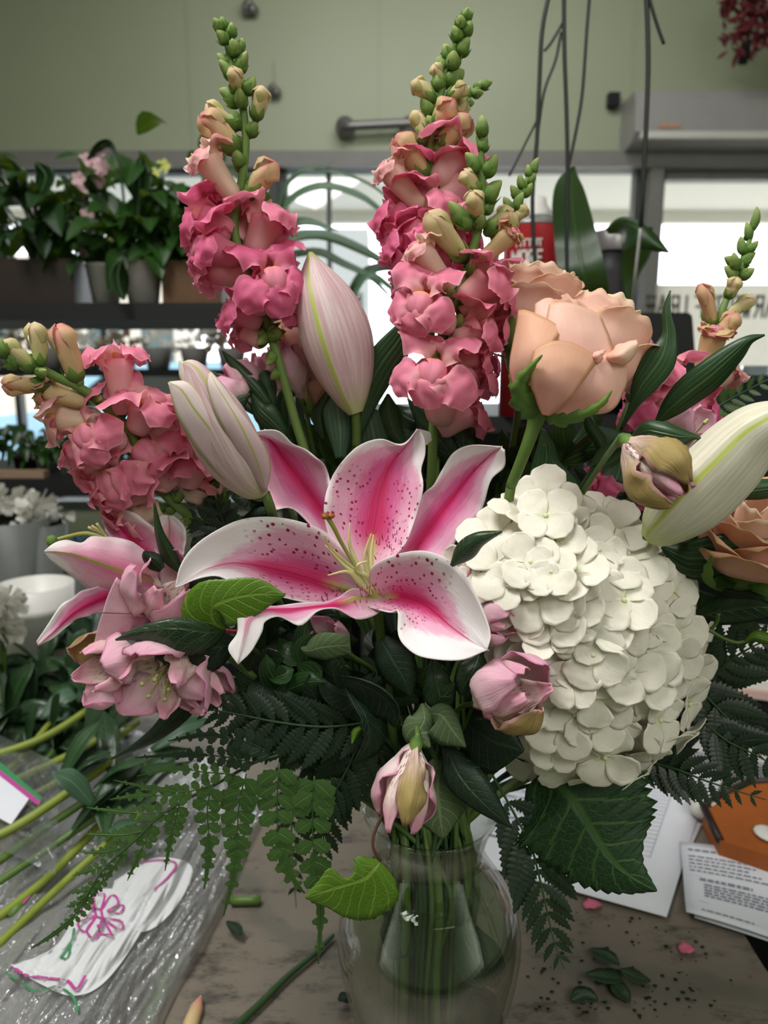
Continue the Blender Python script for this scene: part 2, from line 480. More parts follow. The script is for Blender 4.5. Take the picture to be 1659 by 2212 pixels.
M['lbud'] = budmat('lily_bud_pink', '#cfaab0', '#e6d2cf', '#b3c054', '#c3cf86')
M['lbud_w'] = budmat('lily_bud_white', '#dcd8bd', '#f2eedd', '#bccb4e', '#b9cb6a')
M['lpet_out'] = petalmat('lily_bud_petal', '#dcc0c4', '#f0dfdc', '#b9c25c', '#d5abb4', 0.2, 0.4, nv=34, mid='#b3c054', midw=0.09)
M['style'] = petalmat('lily_style', '#e3ecb4', '#a9b04c', None, '#dfe29e', 0.2, 0.2, split=(0.1, 0.6))
M['stamen'] = petalmat('lily_filament', '#dfe6a8', '#e2d79a', None, '#f1e8c0', 0.2, 0.2)
M['stigma'] = plain('lily_stigma', '#a8642a', 0.3, 0.3, 200)
M['twig'] = plain('brown_twig', '#5a3524', 0.6)
# ------------------------------------------------------------------ the room
WY = 4.0
def wallmat():
    g = N('pale_green_wall'); v = g.obj()
    c = g.mix(g.noise(v, 1.2, 3), lin('9fa68c'), lin('aab198'))
    return g.finish(c, 0.45, bump=g.noise(v, 60, 3), bs=0.05, spec=0.4)
M['wall'] = wallmat()
M['frame'] = plain('grey_window_frame', '#8a8885', 0.5)
M['frame_dark'] = plain('dark_window_frame', '#4b4d4b', 0.5)
M['black'] = plain('black_paint', '#101114', 0.55)
M['floor'] = plain('grey_floor', '#3b3936', 0.6, 0.2, 3)
M['white'] = plain('white_plastic', '#d9d7d2', 0.4, 0.04)
M['cream'] = plain('cream_plaster', '#f2f0ea', 0.8, 0.02)
def glassmat(name, tint=(1, 1, 1, 1), rough=0.0, ior=1.45):
    g = N(name); x = g.n('ShaderNodeBsdfGlass')
    x.inputs['Color'].default_value = tint; x.inputs['Roughness'].default_value = rough; x.inputs['IOR'].default_value = ior
    g.t.links.new(x.outputs[0], g.out.inputs[0]); return g.m
def filmmat(name, tint, gloss=0.12, rough=0.08, haze=0.0, bsc=0, bst=0.6):
    """thin clear film: see-through, with a sharp reflection and a little haze"""
    g = N(name); a = g.n('ShaderNodeBsdfTransparent'); b = g.n('ShaderNodeBsdfGlossy'); d = g.n('ShaderNodeBsdfDiffuse')
    a.inputs[0].default_value = tint; b.inputs['Roughness'].default_value = rough; d.inputs[0].default_value = (0.85, 0.87, 0.88, 1)
    lw = g.n('ShaderNodeLayerWeight'); lw.inputs[0].default_value = 0.35
    if bsc:
        bp = g.n('ShaderNodeBump'); bp.inputs['Strength'].default_value = bst; bp.inputs['Distance'].default_value = 0.01
        g.t.links.new(g.noise(g.scale(g.obj(), (bsc, bsc * 0.35, bsc)), 1, 4, 0.6), bp.inputs['Height'])
        g.t.links.new(bp.outputs[0], b.inputs['Normal']); g.t.links.new(bp.outputs[0], lw.inputs['Normal'])
    m1 = g.n('ShaderNodeMixShader'); m2 = g.n('ShaderNodeMixShader')
    g.t.links.new(g.math('MULTIPLY_ADD', lw.outputs['Facing'], 0.5, gloss), m1.inputs[0])
    g.t.links.new(a.outputs[0], m1.inputs[1]); g.t.links.new(b.outputs[0], m1.inputs[2])
    m2.inputs[0].default_value = haze
    g.t.links.new(m1.outputs[0], m2.inputs[1]); g.t.links.new(d.outputs[0], m2.inputs[2])
    g.t.links.new(m2.outputs[0], g.out.inputs[0]); return g.m
M['pane'] = filmmat('window_glass', (0.97, 0.98, 0.98, 1), 0.02, 0.0)

def X(px, Y, py=1106): return at(px, py, Y).x
def Z(py, Y): return at(829, py, Y).z
head = Z(352, WY)
mb = MB(); mb.box((0, WY + 0.06, (head + 3.45) / 2), (9.0, 0.12, 3.45 - head)); struct(mb.build('wall_back', M['wall'], smooth=False))
mb = MB(); mb.box((0, WY + 0.06, 0.3), (9.0, 0.12, 0.6)); struct(mb.build('wall_sill', M['wall'], smooth=False))
mb = MB(); mb.box((-2.95, 1.6, 1.72), (0.1, 4.8, 3.44)); struct(mb.build('wall_left', M['wall'], smooth=False))
mb = MB(); mb.box((3.2, 1.6, 1.72), (0.1, 4.8, 3.44)); struct(mb.build('wall_right', M['wall'], smooth=False))
mb = MB(); mb.box((0, -2.1, 1.72), (9.0, 0.1, 3.44)); struct(mb.build('wall_rear', M['wall'], smooth=False))
mb = MB(); mb.box((0, 1.0, -0.05), (9.0, 6.2, 0.1)); struct(mb.build('floor', M['floor'], smooth=False))
mb = MB(); mb.box((0, 1.0, 3.5), (9.0, 6.2, 0.1)); struct(mb.build('ceiling', M['white'], smooth=False))
for i, px in enumerate((412, 820, 1362)):
    mb = MB(); mb.box((X(px, WY, 200), WY - 0.003, (head + 3.45) / 2), (0.012, 0.006, 3.45 - head)); struct(mb.build('trim_%d' % (i + 1), M['wall'], smooth=False))
# window header rail and the mullions
mb = MB(); mb.box((0, WY - 0.03, Z(352, WY)), (6.0, 0.10, 0.075)); struct(mb.build('trim_4', M['frame'], smooth=False))
def window(n, x0, x1, ztop, zbot, fw, mat, bars=()):
    o = MB(); y = WY + 0.03
    for xx in (x0, x1): o.box((xx, y, (ztop + zbot) / 2), (fw, 0.08, ztop - zbot))
    for zz in (ztop - fw / 2, zbot + fw / 2): o.box(((x0 + x1) / 2, y, zz), (x1 - x0, 0.08, fw))
    for b in bars: o.box((b, y, (ztop + zbot) / 2), (fw * 0.6, 0.06, ztop - zbot))
    w = struct(o.build('window_%d' % n, mat, smooth=False))
    g = MB(); g.box(((x0 + x1) / 2, y, (ztop + zbot) / 2), (x1 - x0, 0.006, ztop - zbot)); g.build('pane', M['pane'], w, smooth=False)
    return w
window(1, -2.85, X(620, WY) - 0.03, head, 0.6, 0.05, M['frame_dark'], (X(250, WY), X(60, WY)))
window(2, X(620, WY) + 0.02, X(1350, WY) - 0.03, head, 0.6, 0.04, M['frame_dark'], (X(719, WY),))
window(3, X(1378, WY), 3.1, Z(366, WY), 0.6, 0.05, M['frame'])
mb = MB(); mb.box((X(1364, WY), WY - 0.01, (head + 0.6) / 2), (0.065, 0.12, head - 0.6)); struct(mb.build('trim_5', M['frame'], smooth=False))
mb = MB(); mb.box(((X(1378, WY) + 3.1) / 2, WY + 0.02, (head + Z(366, WY)) / 2), (3.1 - X(1378, WY), 0.1, head - Z(366, WY) + 0.03)); struct(mb.build('trim_6', M['frame'], smooth=False))

# outside: pavement, canopy with its round lamp, far building
M['ground'] = plain('pale_pavement', '#b9b6ae', 0.9, 0.05, 2)
mb = MB(); mb.box((0, 12, -0.12), (40, 15.8, 0.2)); o = struct(mb.build('ground', M['ground'], smooth=False))
yc = 6.2; zc = Z(398, 5.4)
mb = MB(); mb.box((0.2, 5.3, zc + 0.07), (7.5, 2.2, 0.12))
mb.box((0.2, 6.35, zc - 0.02), (7.5, 0.1, 0.12))
can = mb.build('canopy', M['cream'], smooth=False); tag(can, 'white canopy soffit over the pavement outside the windows', 'canopy')
mb = MB(); mb.lathe([(0.0, 0), (0.13, 0), (0.15, -0.015), (0.12, -0.03), (0, -0.03)], (X(1492, 5.1, 385), 5.1, zc + 0.012), seg=24)
mb.build('downlight_ring', plain('aged_ring', '#b5b09c', 0.6), can)
M['slate'] = plain('slate_grey_paint', '#56676a', 0.6)
g_ = 0
for i, px in enumerate((1491, 1532, 1567, 1603)):
    Yk = 7.5
    a = at(px, 417 + i * 3, Yk); b = at(px + 2, 448 + i * 2.5, Yk)
    mb = MB(); mb.box(((a.x + b.x) / 2, Yk, (a.z + b.z) / 2), (0.095, 0.05, a.z - b.z)); mb.box(((a.x + b.x) / 2, Yk, a.z + 0.01), (0.12, 0.06, 0.03))
    tag(mb.build('roof_bracket', M['slate'], smooth=False), ['leftmost', 'second from left', 'third from left', 'rightmost'][i] + ' of four small dark tabs hanging outside the bright right window', 'bracket', 'row of four dark tabs outside the right window')
mb = MB(); mb.box((X(1547, 7.5, 410), 7.56, at(1547, 408, 7.5).z + 0.02), (0.85, 0.04, 0.05)); tag(mb.build('bracket_rail', M['cream'], smooth=False), 'thin pale rail above the row of four dark tabs outside', 'rail')
# grey vehicle / building silhouettes seen through the centre window
def facade(name, x0, x1, Y, z0, z1, m, label, cat_, win=0):
    r = empty(name, ((x0 + x1) / 2, Y, z0), label, cat_)
    mb = MB(); mb.box(((x0 + x1) / 2, Y, (z0 + z1) / 2), (x1 - x0, 0.8, z1 - z0)); mb.build('wall', m, r, smooth=False)
    for i in range(win):
        xx = x0 + (i + 0.5) * (x1 - x0) / win
        mb = MB(); mb.box((xx, Y - 0.41, (z0 + z1) / 2 + 0.3), ((x1 - x0) / win * 0.6, 0.04, (z1 - z0) * 0.3)); mb.build('window', M['slate'], r, smooth=False)
    return r
facade('shop_building', X(620, 11), X(800, 11), 11, -0.02, Z(505, 11), plain('grey_render', '#a8acab', 0.8), 'grey building across the street seen behind arching leaves', 'building', 3)
facade('brick_building', X(-100, 12), X(430, 12), 12, -0.02, Z(560, 12), plain('tan_render', '#d9d0c6', 0.8), 'tan building across the street seen through the left shelves', 'building', 5)
M['carblue'] = plain('pale_blue_car_paint', '#9fc6e6', 0.3)
def car(x, Y, m, label):
    r = empty('parked_car', (x, Y, -0.02), label, 'car')
    prof = [(-2.1, 0.35), (-2.1, 0.85), (-1.3, 0.95), (-0.7, 1.42), (0.8, 1.45), (1.5, 1.0), (2.1, 0.9), (2.15, 0.35)]
    mb = MB(); n = len(prof)
    for yy in (-0.8, 0.8):
        mb.poly([(x + a, Y + yy, b) for a, b in (prof if yy < 0 else prof[::-1])])
    for i in range(n):
        a, b = prof[i], prof[(i + 1) % n]
        mb.poly([(x + a[0], Y - 0.8, a[1]), (x + a[0], Y + 0.8, a[1]), (x + b[0], Y + 0.8, b[1]), (x + b[0], Y - 0.8, b[1])])
    mb.build('body', m, r, smooth=False)
    mb = MB(); mb.poly([(x + a, Y - 0.81, b) for a, b in ((-1.1, 0.98), (-0.62, 1.34), (0.75, 1.37), (1.25, 1.0))]); mb.build('side_window', M['black'], r, smooth=False)
    for dx in (-1.35, 1.35):
        mb = MB(); mb.lathe([(0, -0.1), (0.32, -0.1), (0.34, 0.02), (0.2, 0.1), (0, 0.1)], (x + dx, Y - 0.78, 0.33), (0, 1, 0), 20); mb.build('wheel', M['black'], r)
car(-2.2, 8.5, M['carblue'], 'pale blue parked car blurred behind the left shelves')

# window banner with mirrored lettering at the right
M['paper_w'] = plain('banner_vinyl', '#efece4', 0.8, 0.03, trans=0.8)
bz1, bz0 = Z(614, WY - 0.08), Z(905, WY - 0.08)
mb = MB(); mb.box(((X(1375, WY) + 3.0) / 2, WY - 0.07, (bz1 + bz0) / 2), (3.0 - X(1375, WY), 0.004, bz1 - bz0))
ban = mb.build('window_banner', M['paper_w'], smooth=False); tag(ban, 'white translucent banner with blurred mirrored lettering across the lower right window', 'banner')
M['ink'] = plain('grey_print', '#75766f', 0.8)
GL = {'R': [((1, 0), (1, 1)), ((1, 1), (0.2, 1)), ((0.2, 1), (0.2, 0.55)), ((0.2, 0.55), (1, 0.55)), ((0.6, 0.55), (0.1, 0))],
      'A': [((0, 0), (0.5, 1)), ((0.5, 1), (1, 0)), ((0.2, 0.4), (0.8, 0.4))],
      'I': [((0.5, 0), (0.5, 1))], 'V': [((0, 1), (0.5, 0)), ((0.5, 0), (1, 1))],
      'O': [((0, 0), (0, 1)), ((0, 1), (1, 1)), ((1, 1), (1, 0)), ((1, 0), (0, 0))],
      'F': [((1, 0), (1, 1)), ((1, 1), (0.1, 1)), ((1, 0.5), (0.3, 0.5))],
      'W': [((0, 1), (0.25, 0)), ((0.25, 0), (0.5, 0.8)), ((0.5, 0.8), (0.75, 0)), ((0.75, 0), (1, 1))],
      'E': [((1, 0), (1, 1)), ((1, 1), (0.1, 1)), ((1, 0.5), (0.3, 0.5)), ((1, 0), (0.1, 0))]}
def strokes(mb, g, org, ux, uz, w, d=0.001):
    for a, b in GL[g]:
        A = org + ux * a[0] + uz * a[1]; B = org + ux * b[0] + uz * b[1]
        t = (B - A).normalized(); nn = ux.cross(uz).normalized(); sd = t.cross(nn) * w
        mb.poly([tuple(q - nn * d) for q in (A - sd - t * w, A + sd - t * w, B + sd + t * w, B - sd + t * w)])
xk = 1395
for k, g in enumerate('RARIFVORWRAE'):
    mb = MB(); h = 42
    p0 = at(xk, 640 + 44, WY - 0.08); p1 = at(xk, 640, WY - 0.08)
    strokes(mb, g, Vector((p0.x, WY - 0.076, p0.z)), Vector((0.042, 0, 0)), Vector((0, 0, p1.z - p0.z)), 0.007)
    mb.build('letter', M['ink'], ban, smooth=False); xk += 26

# air conditioner, little wall box, wall rail, dried wreath
ac = empty('air_conditioner', (X(1540, 3.7), 3.9, Z(310, 3.8)), 'white wall mounted air conditioner above the right window', 'air conditioner')
M['ac'] = plain('grey_white_plastic', '#a4a1a0', 0.4, 0.04)
x0, x1 = X(1375, 3.75, 250), 3.0
prof = [(3.99, Z(196, 3.8)), (3.80, Z(196, 3.8)), (3.77, Z(220, 3.8)), (3.76, Z(290, 3.8)), (3.80, Z(306, 3.8)), (3.99, Z(318, 3.8))]
mb = MB(); n = len(prof)
mb.grid([[(x, a, b) for x in (x0, x1)] for a, b in prof + prof[:1]])
for x in (x0, x1): mb.poly([(x, a, b) for a, b in prof])
mb.build('casing', M['ac'], ac, smooth=False)
mb = MB(); mb.box(((x0 + x1) / 2, 3.79, Z(296, 3.8)), (x1 - x0 - 0.06, 0.06, 0.03), 0); mb.build('air_flap', M['white'], ac, smooth=False)
mb = MB(); mb.box((x0 + 0.16, 3.757, Z(278, 3.8)), (0.1, 0.004, 0.02)); mb.build('label_sticker', plain('orange_sticker', '#c79a7e', 0.6), ac, smooth=False)
mb = MB(); mb.box((X(1326, 3.96, 215), 3.97, Z(215, 3.96)), (0.055, 0.05, 0.06)); mb.box((X(1326, 3.96, 230), 3.97, Z(230, 3.96)), (0.03, 0.03, 0.015))
tag(mb.build('wall_sensor', M['black'], smooth=False), 'small black square sensor on the green wall', 'sensor')
rl = empty('coat_rail', (X(800, 3.95, 270), 3.95, Z(270, 3.95)), 'grey metal rail with round ends on the green wall', 'rail')
M['metal'] = plain('brushed_metal', '#8f8c8c', 0.35, 0.1, metal=0.6)
mb = MB(); mb.tube([(X(735, 3.9, 270), 3.92, Z(270, 3.9)), (X(905, 3.9, 262), 3.92, Z(262, 3.9))], 0.022, 10); mb.build('bar', M['metal'], rl)
for px in (745, 885):
    mb = MB(); mb.lathe([(0, -0.03), (0.045, -0.03), (0.05, 0), (0.035, 0.05), (0, 0.06)], (X(px, 3.9, 270), 3.95, Z(268, 3.9)), (0, 1, 0), 16); mb.build('bracket', M['metal'], rl)
for i, (px, py, s) in enumerate(((592, 190, 0.035), (540, 10, 0.04))):
    mb = MB(); c = at(px, py, 3.96)
    mb.tube([c + Vector((0, 0, 0.3 if i else 0.12)), c], 0.002, 5)
    for k in range(7):
        a = k * 0.9; mb.blob((c.x + s * 0.5 * math.cos(a), c.y + s * 0.4 * math.sin(a), c.z - s * 0.6 + 0.3 * s * (k % 3)), s * 0.6, 7)
    tag(mb.build('hanging_charm', M['metal']), ['small grey trinket hanging on the green wall beside the left snapdragon', 'pale dangling ornament at the top edge of the green wall'][i], 'ornament')
wr = at(1622, 30, 3.6); mb = MB()
for k in range(260):
    a = rnd.uniform(0, 6.28); r = 0.11 * math.sqrt(rnd.random())
    p = wr + Vector((r * math.cos(a) * 1.1, rnd.uniform(-0.05, 0.05), r * math.sin(a) * 1.55))
    d = Vector((rnd.gauss(0, 1), rnd.gauss(0, 1) - 0.6, rnd.gauss(0, 1))).normalized() * 0.06
    blade(mb, [p, p + d * 0.5, p + d], [0.002, 0.013, 0.001], (0, -1, 0.2), 4, 3)
wrm = N('dried_red_leaf'); wrm.finish(wrm.mix(wrm.noise(wrm.obj(), 30), lin('3a1118'), lin('7a2630')), 0.8)
r = empty('dried_flower_bunch', tuple(wr), 'dark red dried flower bunch hanging in the top right corner', 'dried flowers')
mb.build('dried_petals', wrm.m, r)
mb = MB(); mb.tube([wr + Vector((0, 0.02, -0.1)), wr + Vector((-0.01, 0.02, -0.19))], 0.022, 8); mb.build('dried_stems', plain('dark_stalks', '#1c1416', 0.8), r)

# ------------------------------------------------------------------ work table
TZ = 0.78
def marble():
    g = N('worn_marble_top'); v = g.obj()
    b = g.mix(g.noise(v, 3.2, 5), lin('5e584e'), lin('83796c'))
    w = g.n('ShaderNodeTexWave', wave_type='BANDS', bands_direction='DIAGONAL'); g.t.links.new(v, w.inputs[0])
    w.inputs['Scale'].default_value = 2.1; w.inputs['Distortion'].default_value = 9; w.inputs['Detail'].default_value = 4; w.inputs['Detail Scale'].default_value = 1.4
    c = g.mix(g.ramp(w.outputs['Fac'], 0.80, 1.0, 0, 0.4), b, lin('4c524a'))
    c = g.mix(g.ramp(g.noise(g.scale(v, (1, 2.4, 1)), 11, 6, 0.75), 0.52, 0.70, 0, 0.8), c, lin('2b2c2a'))  # dark stains, made stronger in place of shade on the table
    c = g.mix(g.ramp(g.noise(v, 90, 2), 0.66, 0.74, 0, 0.6), c, lin('3b3a30'))
    return g.finish(c, 0.38, bump=g.noise(v, 120, 2), bs=0.08, spec=0.4)
M['marble'] = marble()
tb = empty('work_table', (0, 0.7, 0), 'marble topped florist work table strewn with cuttings', 'table')
xr = onz(1648, 2085, TZ); xr2 = onz(1600, 1990, TZ)
mb = MB()
outl = [(-1.0, 0.15), (xr.x + 0.02, 0.15), (xr.x, xr.y), (xr2.x - 0.005, xr2.y), (xr2.x + 0.03, 0.83), (0.98, 0.90), (0.98, 1.32), (-1.0, 1.32)]
mb.poly([(x, y, TZ) for x, y in outl]); mb.poly([(x, y, TZ - 0.03) for x, y in outl[::-1]])
for i in range(len(outl)):
    a, b = outl[i], outl[(i + 1) % len(outl)]
    mb.poly([(a[0], a[1], TZ - 0.03), (b[0], b[1], TZ - 0.03), (b[0], b[1], TZ), (a[0], a[1], TZ)])
mb.build('table_top', M['marble'], tb, smooth=False)
for x, y in ((-0.9, 0.25), (0.25, 0.25), (-0.9, 1.22), (0.92, 1.24)):
    mb = MB(); mb.box((x, y, (TZ - 0.03) / 2), (0.06, 0.06, TZ - 0.03)); mb.build('leg', M['black'], tb, smooth=False)

# raised rear counter that carries the can, the bottle and the screen
RZ = 1.27
rc = empty('rear_counter', (0.55, 1.6, 0), 'dark rear counter standing behind the bouquet', 'counter')
mb = MB(); mb.box((0.62, 1.62, RZ - 0.015), (1.3, 0.56, 0.03)); mb.build('counter_top', M['black'], rc, smooth=False)
mb = MB(); mb.box((0.62, 1.65, (RZ - 0.03) / 2), (1.24, 0.4, RZ - 0.03)); mb.build('cabinet', M['black'], rc, smooth=False)

def bottle():
    Yb = 1.50; c = Vector((X(1316, Yb, 700), Yb, RZ)); s = Yb / 1600
    r = empty('steel_water_bottle', tuple(c), 'black insulated bottle with a brushed steel cap beside the orchid leaf', 'bottle')
    zt = Z(500, Yb); zc_ = Z(546, Yb)
    mb = MB(); mb.lathe([(0, 0), (46 * s, 0), (50 * s, 0.006), (50 * s, Z(720, Yb) - RZ if Z(720, Yb) > RZ + .02 else 0.03), (47 * s, Z(650, Yb) - RZ), (40 * s, Z(590, Yb) - RZ), (38.5 * s, zc_ - RZ), (0, zc_ - RZ)], c, seg=28)
    mb.build('body', M['black'], r)
    mb = MB(); h0 = zc_ - RZ; h1 = zt - RZ
    mb.lathe([(0, h0), (42 * s, h0), (43 * s, h0 + 0.003), (42.5 * s, h1 - 0.004), (40 * s, h1), (36 * s, h1), (35 * s, h1 - 0.003), (0, h1 - 0.003)], c, seg=28)
    mb.build('cap', M['metal'], r)
bottle()
def can_():
    Yb = 1.36; s = Yb / 1600; c = Vector((X(1151, Yb, 600), Yb + 0.0, RZ))
    r = empty('spray_can', tuple(c), 'red and silver spray can with white lettering behind the roses', 'spray can')
    R = 63 * s; h1 = Z(494, Yb) - RZ; h2 = Z(475, Yb) - RZ
    M['canred'] = plain('red_can_label', '#a01822', 0.35, 0.05)
    mb = MB(); mb.lathe([(0, 0), (R, 0), (R, h1)], c, seg=32); mb.build('label_wrap', M['canred'], r)
    mb = MB(); mb.lathe([(R, h1), (R * 1.03, h1 + 0.002), (R * 0.95, h1 + 0.008), (R * 0.6, h2), (R * 0.55, h2 + 0.004)], c, seg=32); mb.build('shoulder', M['metal'], r)
    mb = MB(); mb.lathe([(R * 0.5, h2), (R * 0.52, h2 + 0.012), (R * 0.36, h2 + 0.024), (R * 0.34, h2 + 0.036), (0, h2 + 0.037)], c, seg=20); mb.build('spray_cap', M['white'], r)
    LT = {'M': [((0, 0), (0, 1)), ((0, 1), (.5, .4)), ((.5, .4), (1, 1)), ((1, 1), (1, 0))], 'O': GL['O'],
          'R2': [((0, 0), (0, 1)), ((0, 1), (.85, 1)), ((.85, 1), (.85, .5)), ((.85, .5), (0, .5)), ((.4, .5), (1, 0))],
          'E2': [((0, 0), (0, 1)), ((0, 1), (.9, 1)), ((0, .5), (.7, .5)), ((0, 0), (.9, 0))],
          'A2': GL['A'], 'T': [((.5, 0), (.5, 1)), ((0, 1), (1, 1))], 'U': [((0, 1), (0, 0)), ((0, 0), (1, 0)), ((1, 0), (1, 1))]}
    GL.update(LT)
    def word(chars, px0, px1, py0, py1, w):
        for k, ch in enumerate(chars):
            a = px0 + (px1 - px0) * k / len(chars); b = a + (px1 - px0) / len(chars) * 0.76
            def q(x, y):
                xx = X(x, Yb - R, y); dx = max(-0.98, min(0.98, (xx - c.x) / R))
                return Vector((xx, c.y - R * math.sqrt(1 - dx * dx) - 0.0006, Z(y, Yb - R)))
            o, ux, uz = q(a, py1), q(b, py1) - q(a, py1), q(a, py0) - q(a, py1)
            mb = MB(); strokes(mb, ch, o, ux, uz, w, -0.0016); mb.build('letter', M['white'], r, smooth=False)
    word(['M', 'O', 'R2', 'E2'], 1112, 1174, 541, 570, 0.0022)
    word(['A2', 'T', 'T', 'U', 'T'], 1120, 1173, 516, 530, 0.0012)
    mb = MB()
    for k in range(1): mb.lathe([(R * 1.004, Z(585, Yb) - RZ), (R * 1.004, Z(587.5, Yb) - RZ)], c, seg=32)
    mb.build('trim_line', M['white'], r)
    mb = MB(); th = math.radians(-52)
    xx = c + Vector((R * 1.003 * math.cos(th), R * 1.003 * math.sin(th), 0)); mb.box((xx.x, xx.y, RZ + h1 / 2), (0.004, 0.001, h1), rz=th + math.pi / 2); mb.build('seam', M['ac'], r, smooth=False)
can_()
def monitor():
    Yb = 1.42; r = empty('card_terminal_screen', (X(1425, Yb), Yb, RZ), 'black tablet screen back with rounded corners behind the rose', 'screen')
    a, b = at(1362, 676, Yb), at(1490, 900, Yb); mb = MB()
    pts = []; rr = 0.012
    for cx, cy, a0 in ((b.x - rr - 0.012, a.z - rr, 0), (a.x + rr, a.z - rr, 90), (a.x + rr, RZ + 0.02, 180), (b.x, RZ + 0.02, 270)):
        for k in range(5):
            t = math.radians(a0 + k * 22.5); pts.append((cx + rr * math.cos(t), cy + rr * math.sin(t)))
    mb.poly([(x, Yb - 0.008, z) for x, z in pts]); mb.poly([(x, Yb + 0.008, z) for x, z in pts[::-1]])
    for i in range(len(pts)):
        p, q = pts[i], pts[(i + 1) % len(pts)]
        mb.poly([(p[0], Yb - 0.008, p[1]), (q[0], Yb - 0.008, q[1]), (q[0], Yb + 0.008, q[1]), (p[0], Yb + 0.008, p[1])])
    mb.build('panel', M['black'], r, smooth=False)
    mb = MB(); mb.box((X(1425, Yb), Yb + 0.01, RZ + 0.01), (0.1, 0.12, 0.02)); mb.build('stand', M['black'], r, smooth=False)
monitor()
M['dkplastic'] = plain('dark_blue_plastic', '#1b2533', 0.3)
mb = MB(); c = at(1600, 915, 1.45); mb.box((c.x, 1.47, RZ + 0.03), (0.2, 0.12, 0.06)); mb.box((c.x + 0.01, 1.42, RZ + 0.067), (0.16, 0.08, 0.012))
tag(mb.build('label_printer', M['dkplastic'], smooth=False), 'low dark blue box at right edge behind the snapdragon', 'printer')
mb = MB(); c = at(1620, 850, 1.5); mb.lathe([(0, 0), (0.05, 0), (0.055, 0.09), (0.05, 0.09), (0.045, 0.01), (0, 0.01)], (c.x + 0.04, 1.56, RZ), seg=20)
tag(mb.build('glass_cup', filmmat('cup_plastic', (0.8, 0.85, 0.9, 1), 0.2)), 'clear cup on the rear counter at the right edge', 'cup')

# ------------------------------------------------------------------ left shelf rack with pots
rack = empty('shelf_rack', (-1.1, 1.75, 0), 'black metal shelf rack of potted plants at the left', 'shelf rack')
SY = 1.75
def shelf(py_top, py_bot, x1px, name='shelf', Y0=SY - 0.14, depth=0.36):
    zt, zb = Z(py_top, Y0), Z(py_bot, Y0)
    mb = MB(); xa = X(x1px, Y0, py_top); mb.box(((-1.7 + xa) / 2, Y0 + depth / 2, (zt + zb) / 2), (xa + 1.7, depth, zt - zb))
    mb.build(name, M['black'], rack, smooth=False); return zt
S1 = shelf(654, 692, 640)
S2 = shelf(1034, 1072, 640)
S3 = shelf(797, 813, 640, Y0=SY + 0.55, depth=0.2) if False else None
S4 = shelf(1430, 1460, 640)
for x in (-1.66, X(636, SY)):
    for y in (SY - 0.1, SY + 0.18):
        mb = MB(); mb.box((x, y, (S1 + 0.0) / 2), (0.03, 0.03, S1)); mb.build('post', M['black'], rack, smooth=False)
# low display bench between rack and window carries white flowers
dz = Z(797, 2.5); db = empty('display_bench', (-1.4, 2.6, 0), 'dark display bench behind the rack near the window', 'bench')
mb = MB(); mb.box((-1.35, 2.65, dz - 0.012), (2.7, 0.4, 0.024)); mb.build('bench_top', M['black'], db, smooth=False)
for x in (-2.6, -0.1):
    mb = MB(); mb.box((x, 2.65, (dz - 0.024) / 2), (0.04, 0.3, dz - 0.024)); mb.build('leg', M['black'], db, smooth=False)

def pot(mb, c, r0, r1, h, seg=28, ribs=0):
    mb.lathe([(0, 0), (r0, 0), (r1, h * 0.93), (r1 * 1.04, h * 0.94), (r1 * 1.04, h), (r1 * 0.93, h), (r1 * 0.9, h * 0.85), (0, h * 0.85)], c, seg=seg)
def plant(name, label, px, wpx, pytop, Y, zbase, potm, r0=0.8, leaves=60, spread=1.0, hgt=0.22, leafw=0.03, leafl=0.09, lm='bgleaf', seed=1, square=False, droop=0.4, group=None, flowers=None):
    r_ = random.Random(seed); s = Y / 1600
    c = Vector((X(px, Y, 600), Y, zbase)); R = wpx * s / 2; h = Z(pytop, Y) - zbase
    e = empty(name, tuple(c), label, 'potted plant', group)
    mb = MB()
    if square:
        mb.box((c.x, c.y, zbase + h / 2), (2 * R, 0.16, h))
    else: pot(mb, c, R * r0, R, h)
    mb.build('plant_pot', potm, e, smooth=not square)
    mb = MB(); st = MB()
    top = c + Vector((0, 0, h * 0.95))
    for k in range(leaves):
        a = r_.uniform(0, 6.283); rr = spread * math.sqrt(r_.random())
        tip = top + Vector((rr * R * 1.6 * math.cos(a), rr * min(R, 0.12) * 1.1 * math.sin(a), hgt * r_.uniform(0.05, 1.0) * (1.15 - 0.5 * rr)))
        if k % 4 == 0: st.tube([top - Vector((0, 0, 0.02)), (top + tip) / 2 + Vector((0, 0, hgt * 0.15)), tip], 0.0025, 5, n=6)
        d = Vector((math.cos(a) + r_.gauss(0, .5), math.sin(a) + r_.gauss(0, .4), r_.uniform(-0.9, 0.5))).normalized() * leafl * r_.uniform(0.6, 1.25)
        blade(mb, [tip, tip + d * 0.5 + Vector((0, 0, 0.012)), tip + d - Vector((0, 0, droop * leafl * 0.5))], [0.003, leafw * 0.9, leafw, leafw * 0.7, 0.001], (r_.gauss(0, .6), r_.gauss(0, .6) - 0.5, 1), 7, 4, cup=0.15)
    mb.build('foliage', M[lm], e); st.build('stems', M['stem_dark'], e)
    if flowers:
        mb = MB()
        for k in range(flowers[1]):
            a = r_.uniform(0, 6.283); p = top + Vector((R * 1.3 * r_.uniform(-1, 1), -0.06 + 0.1 * r_.random(), hgt * r_.uniform(0.1, 0.9)))
            for j in range(5):
                t = j * 1.2566; d = Vector((math.cos(t), -0.3, math.sin(t))) * 0.016
                blade(mb, [p, p + d * 0.6, p + d], [0.002, 0.008, 0.003], (0, -1, 0), 4, 3)
        mb.build('blossoms', M[flowers[0]], e)
    return e
M['bgleaf'] = leafmat('houseplant_leaf', '#1c3a17', '#2f5a1e', '#47702e', 'mid', 0.42, 0.35, 0.5)
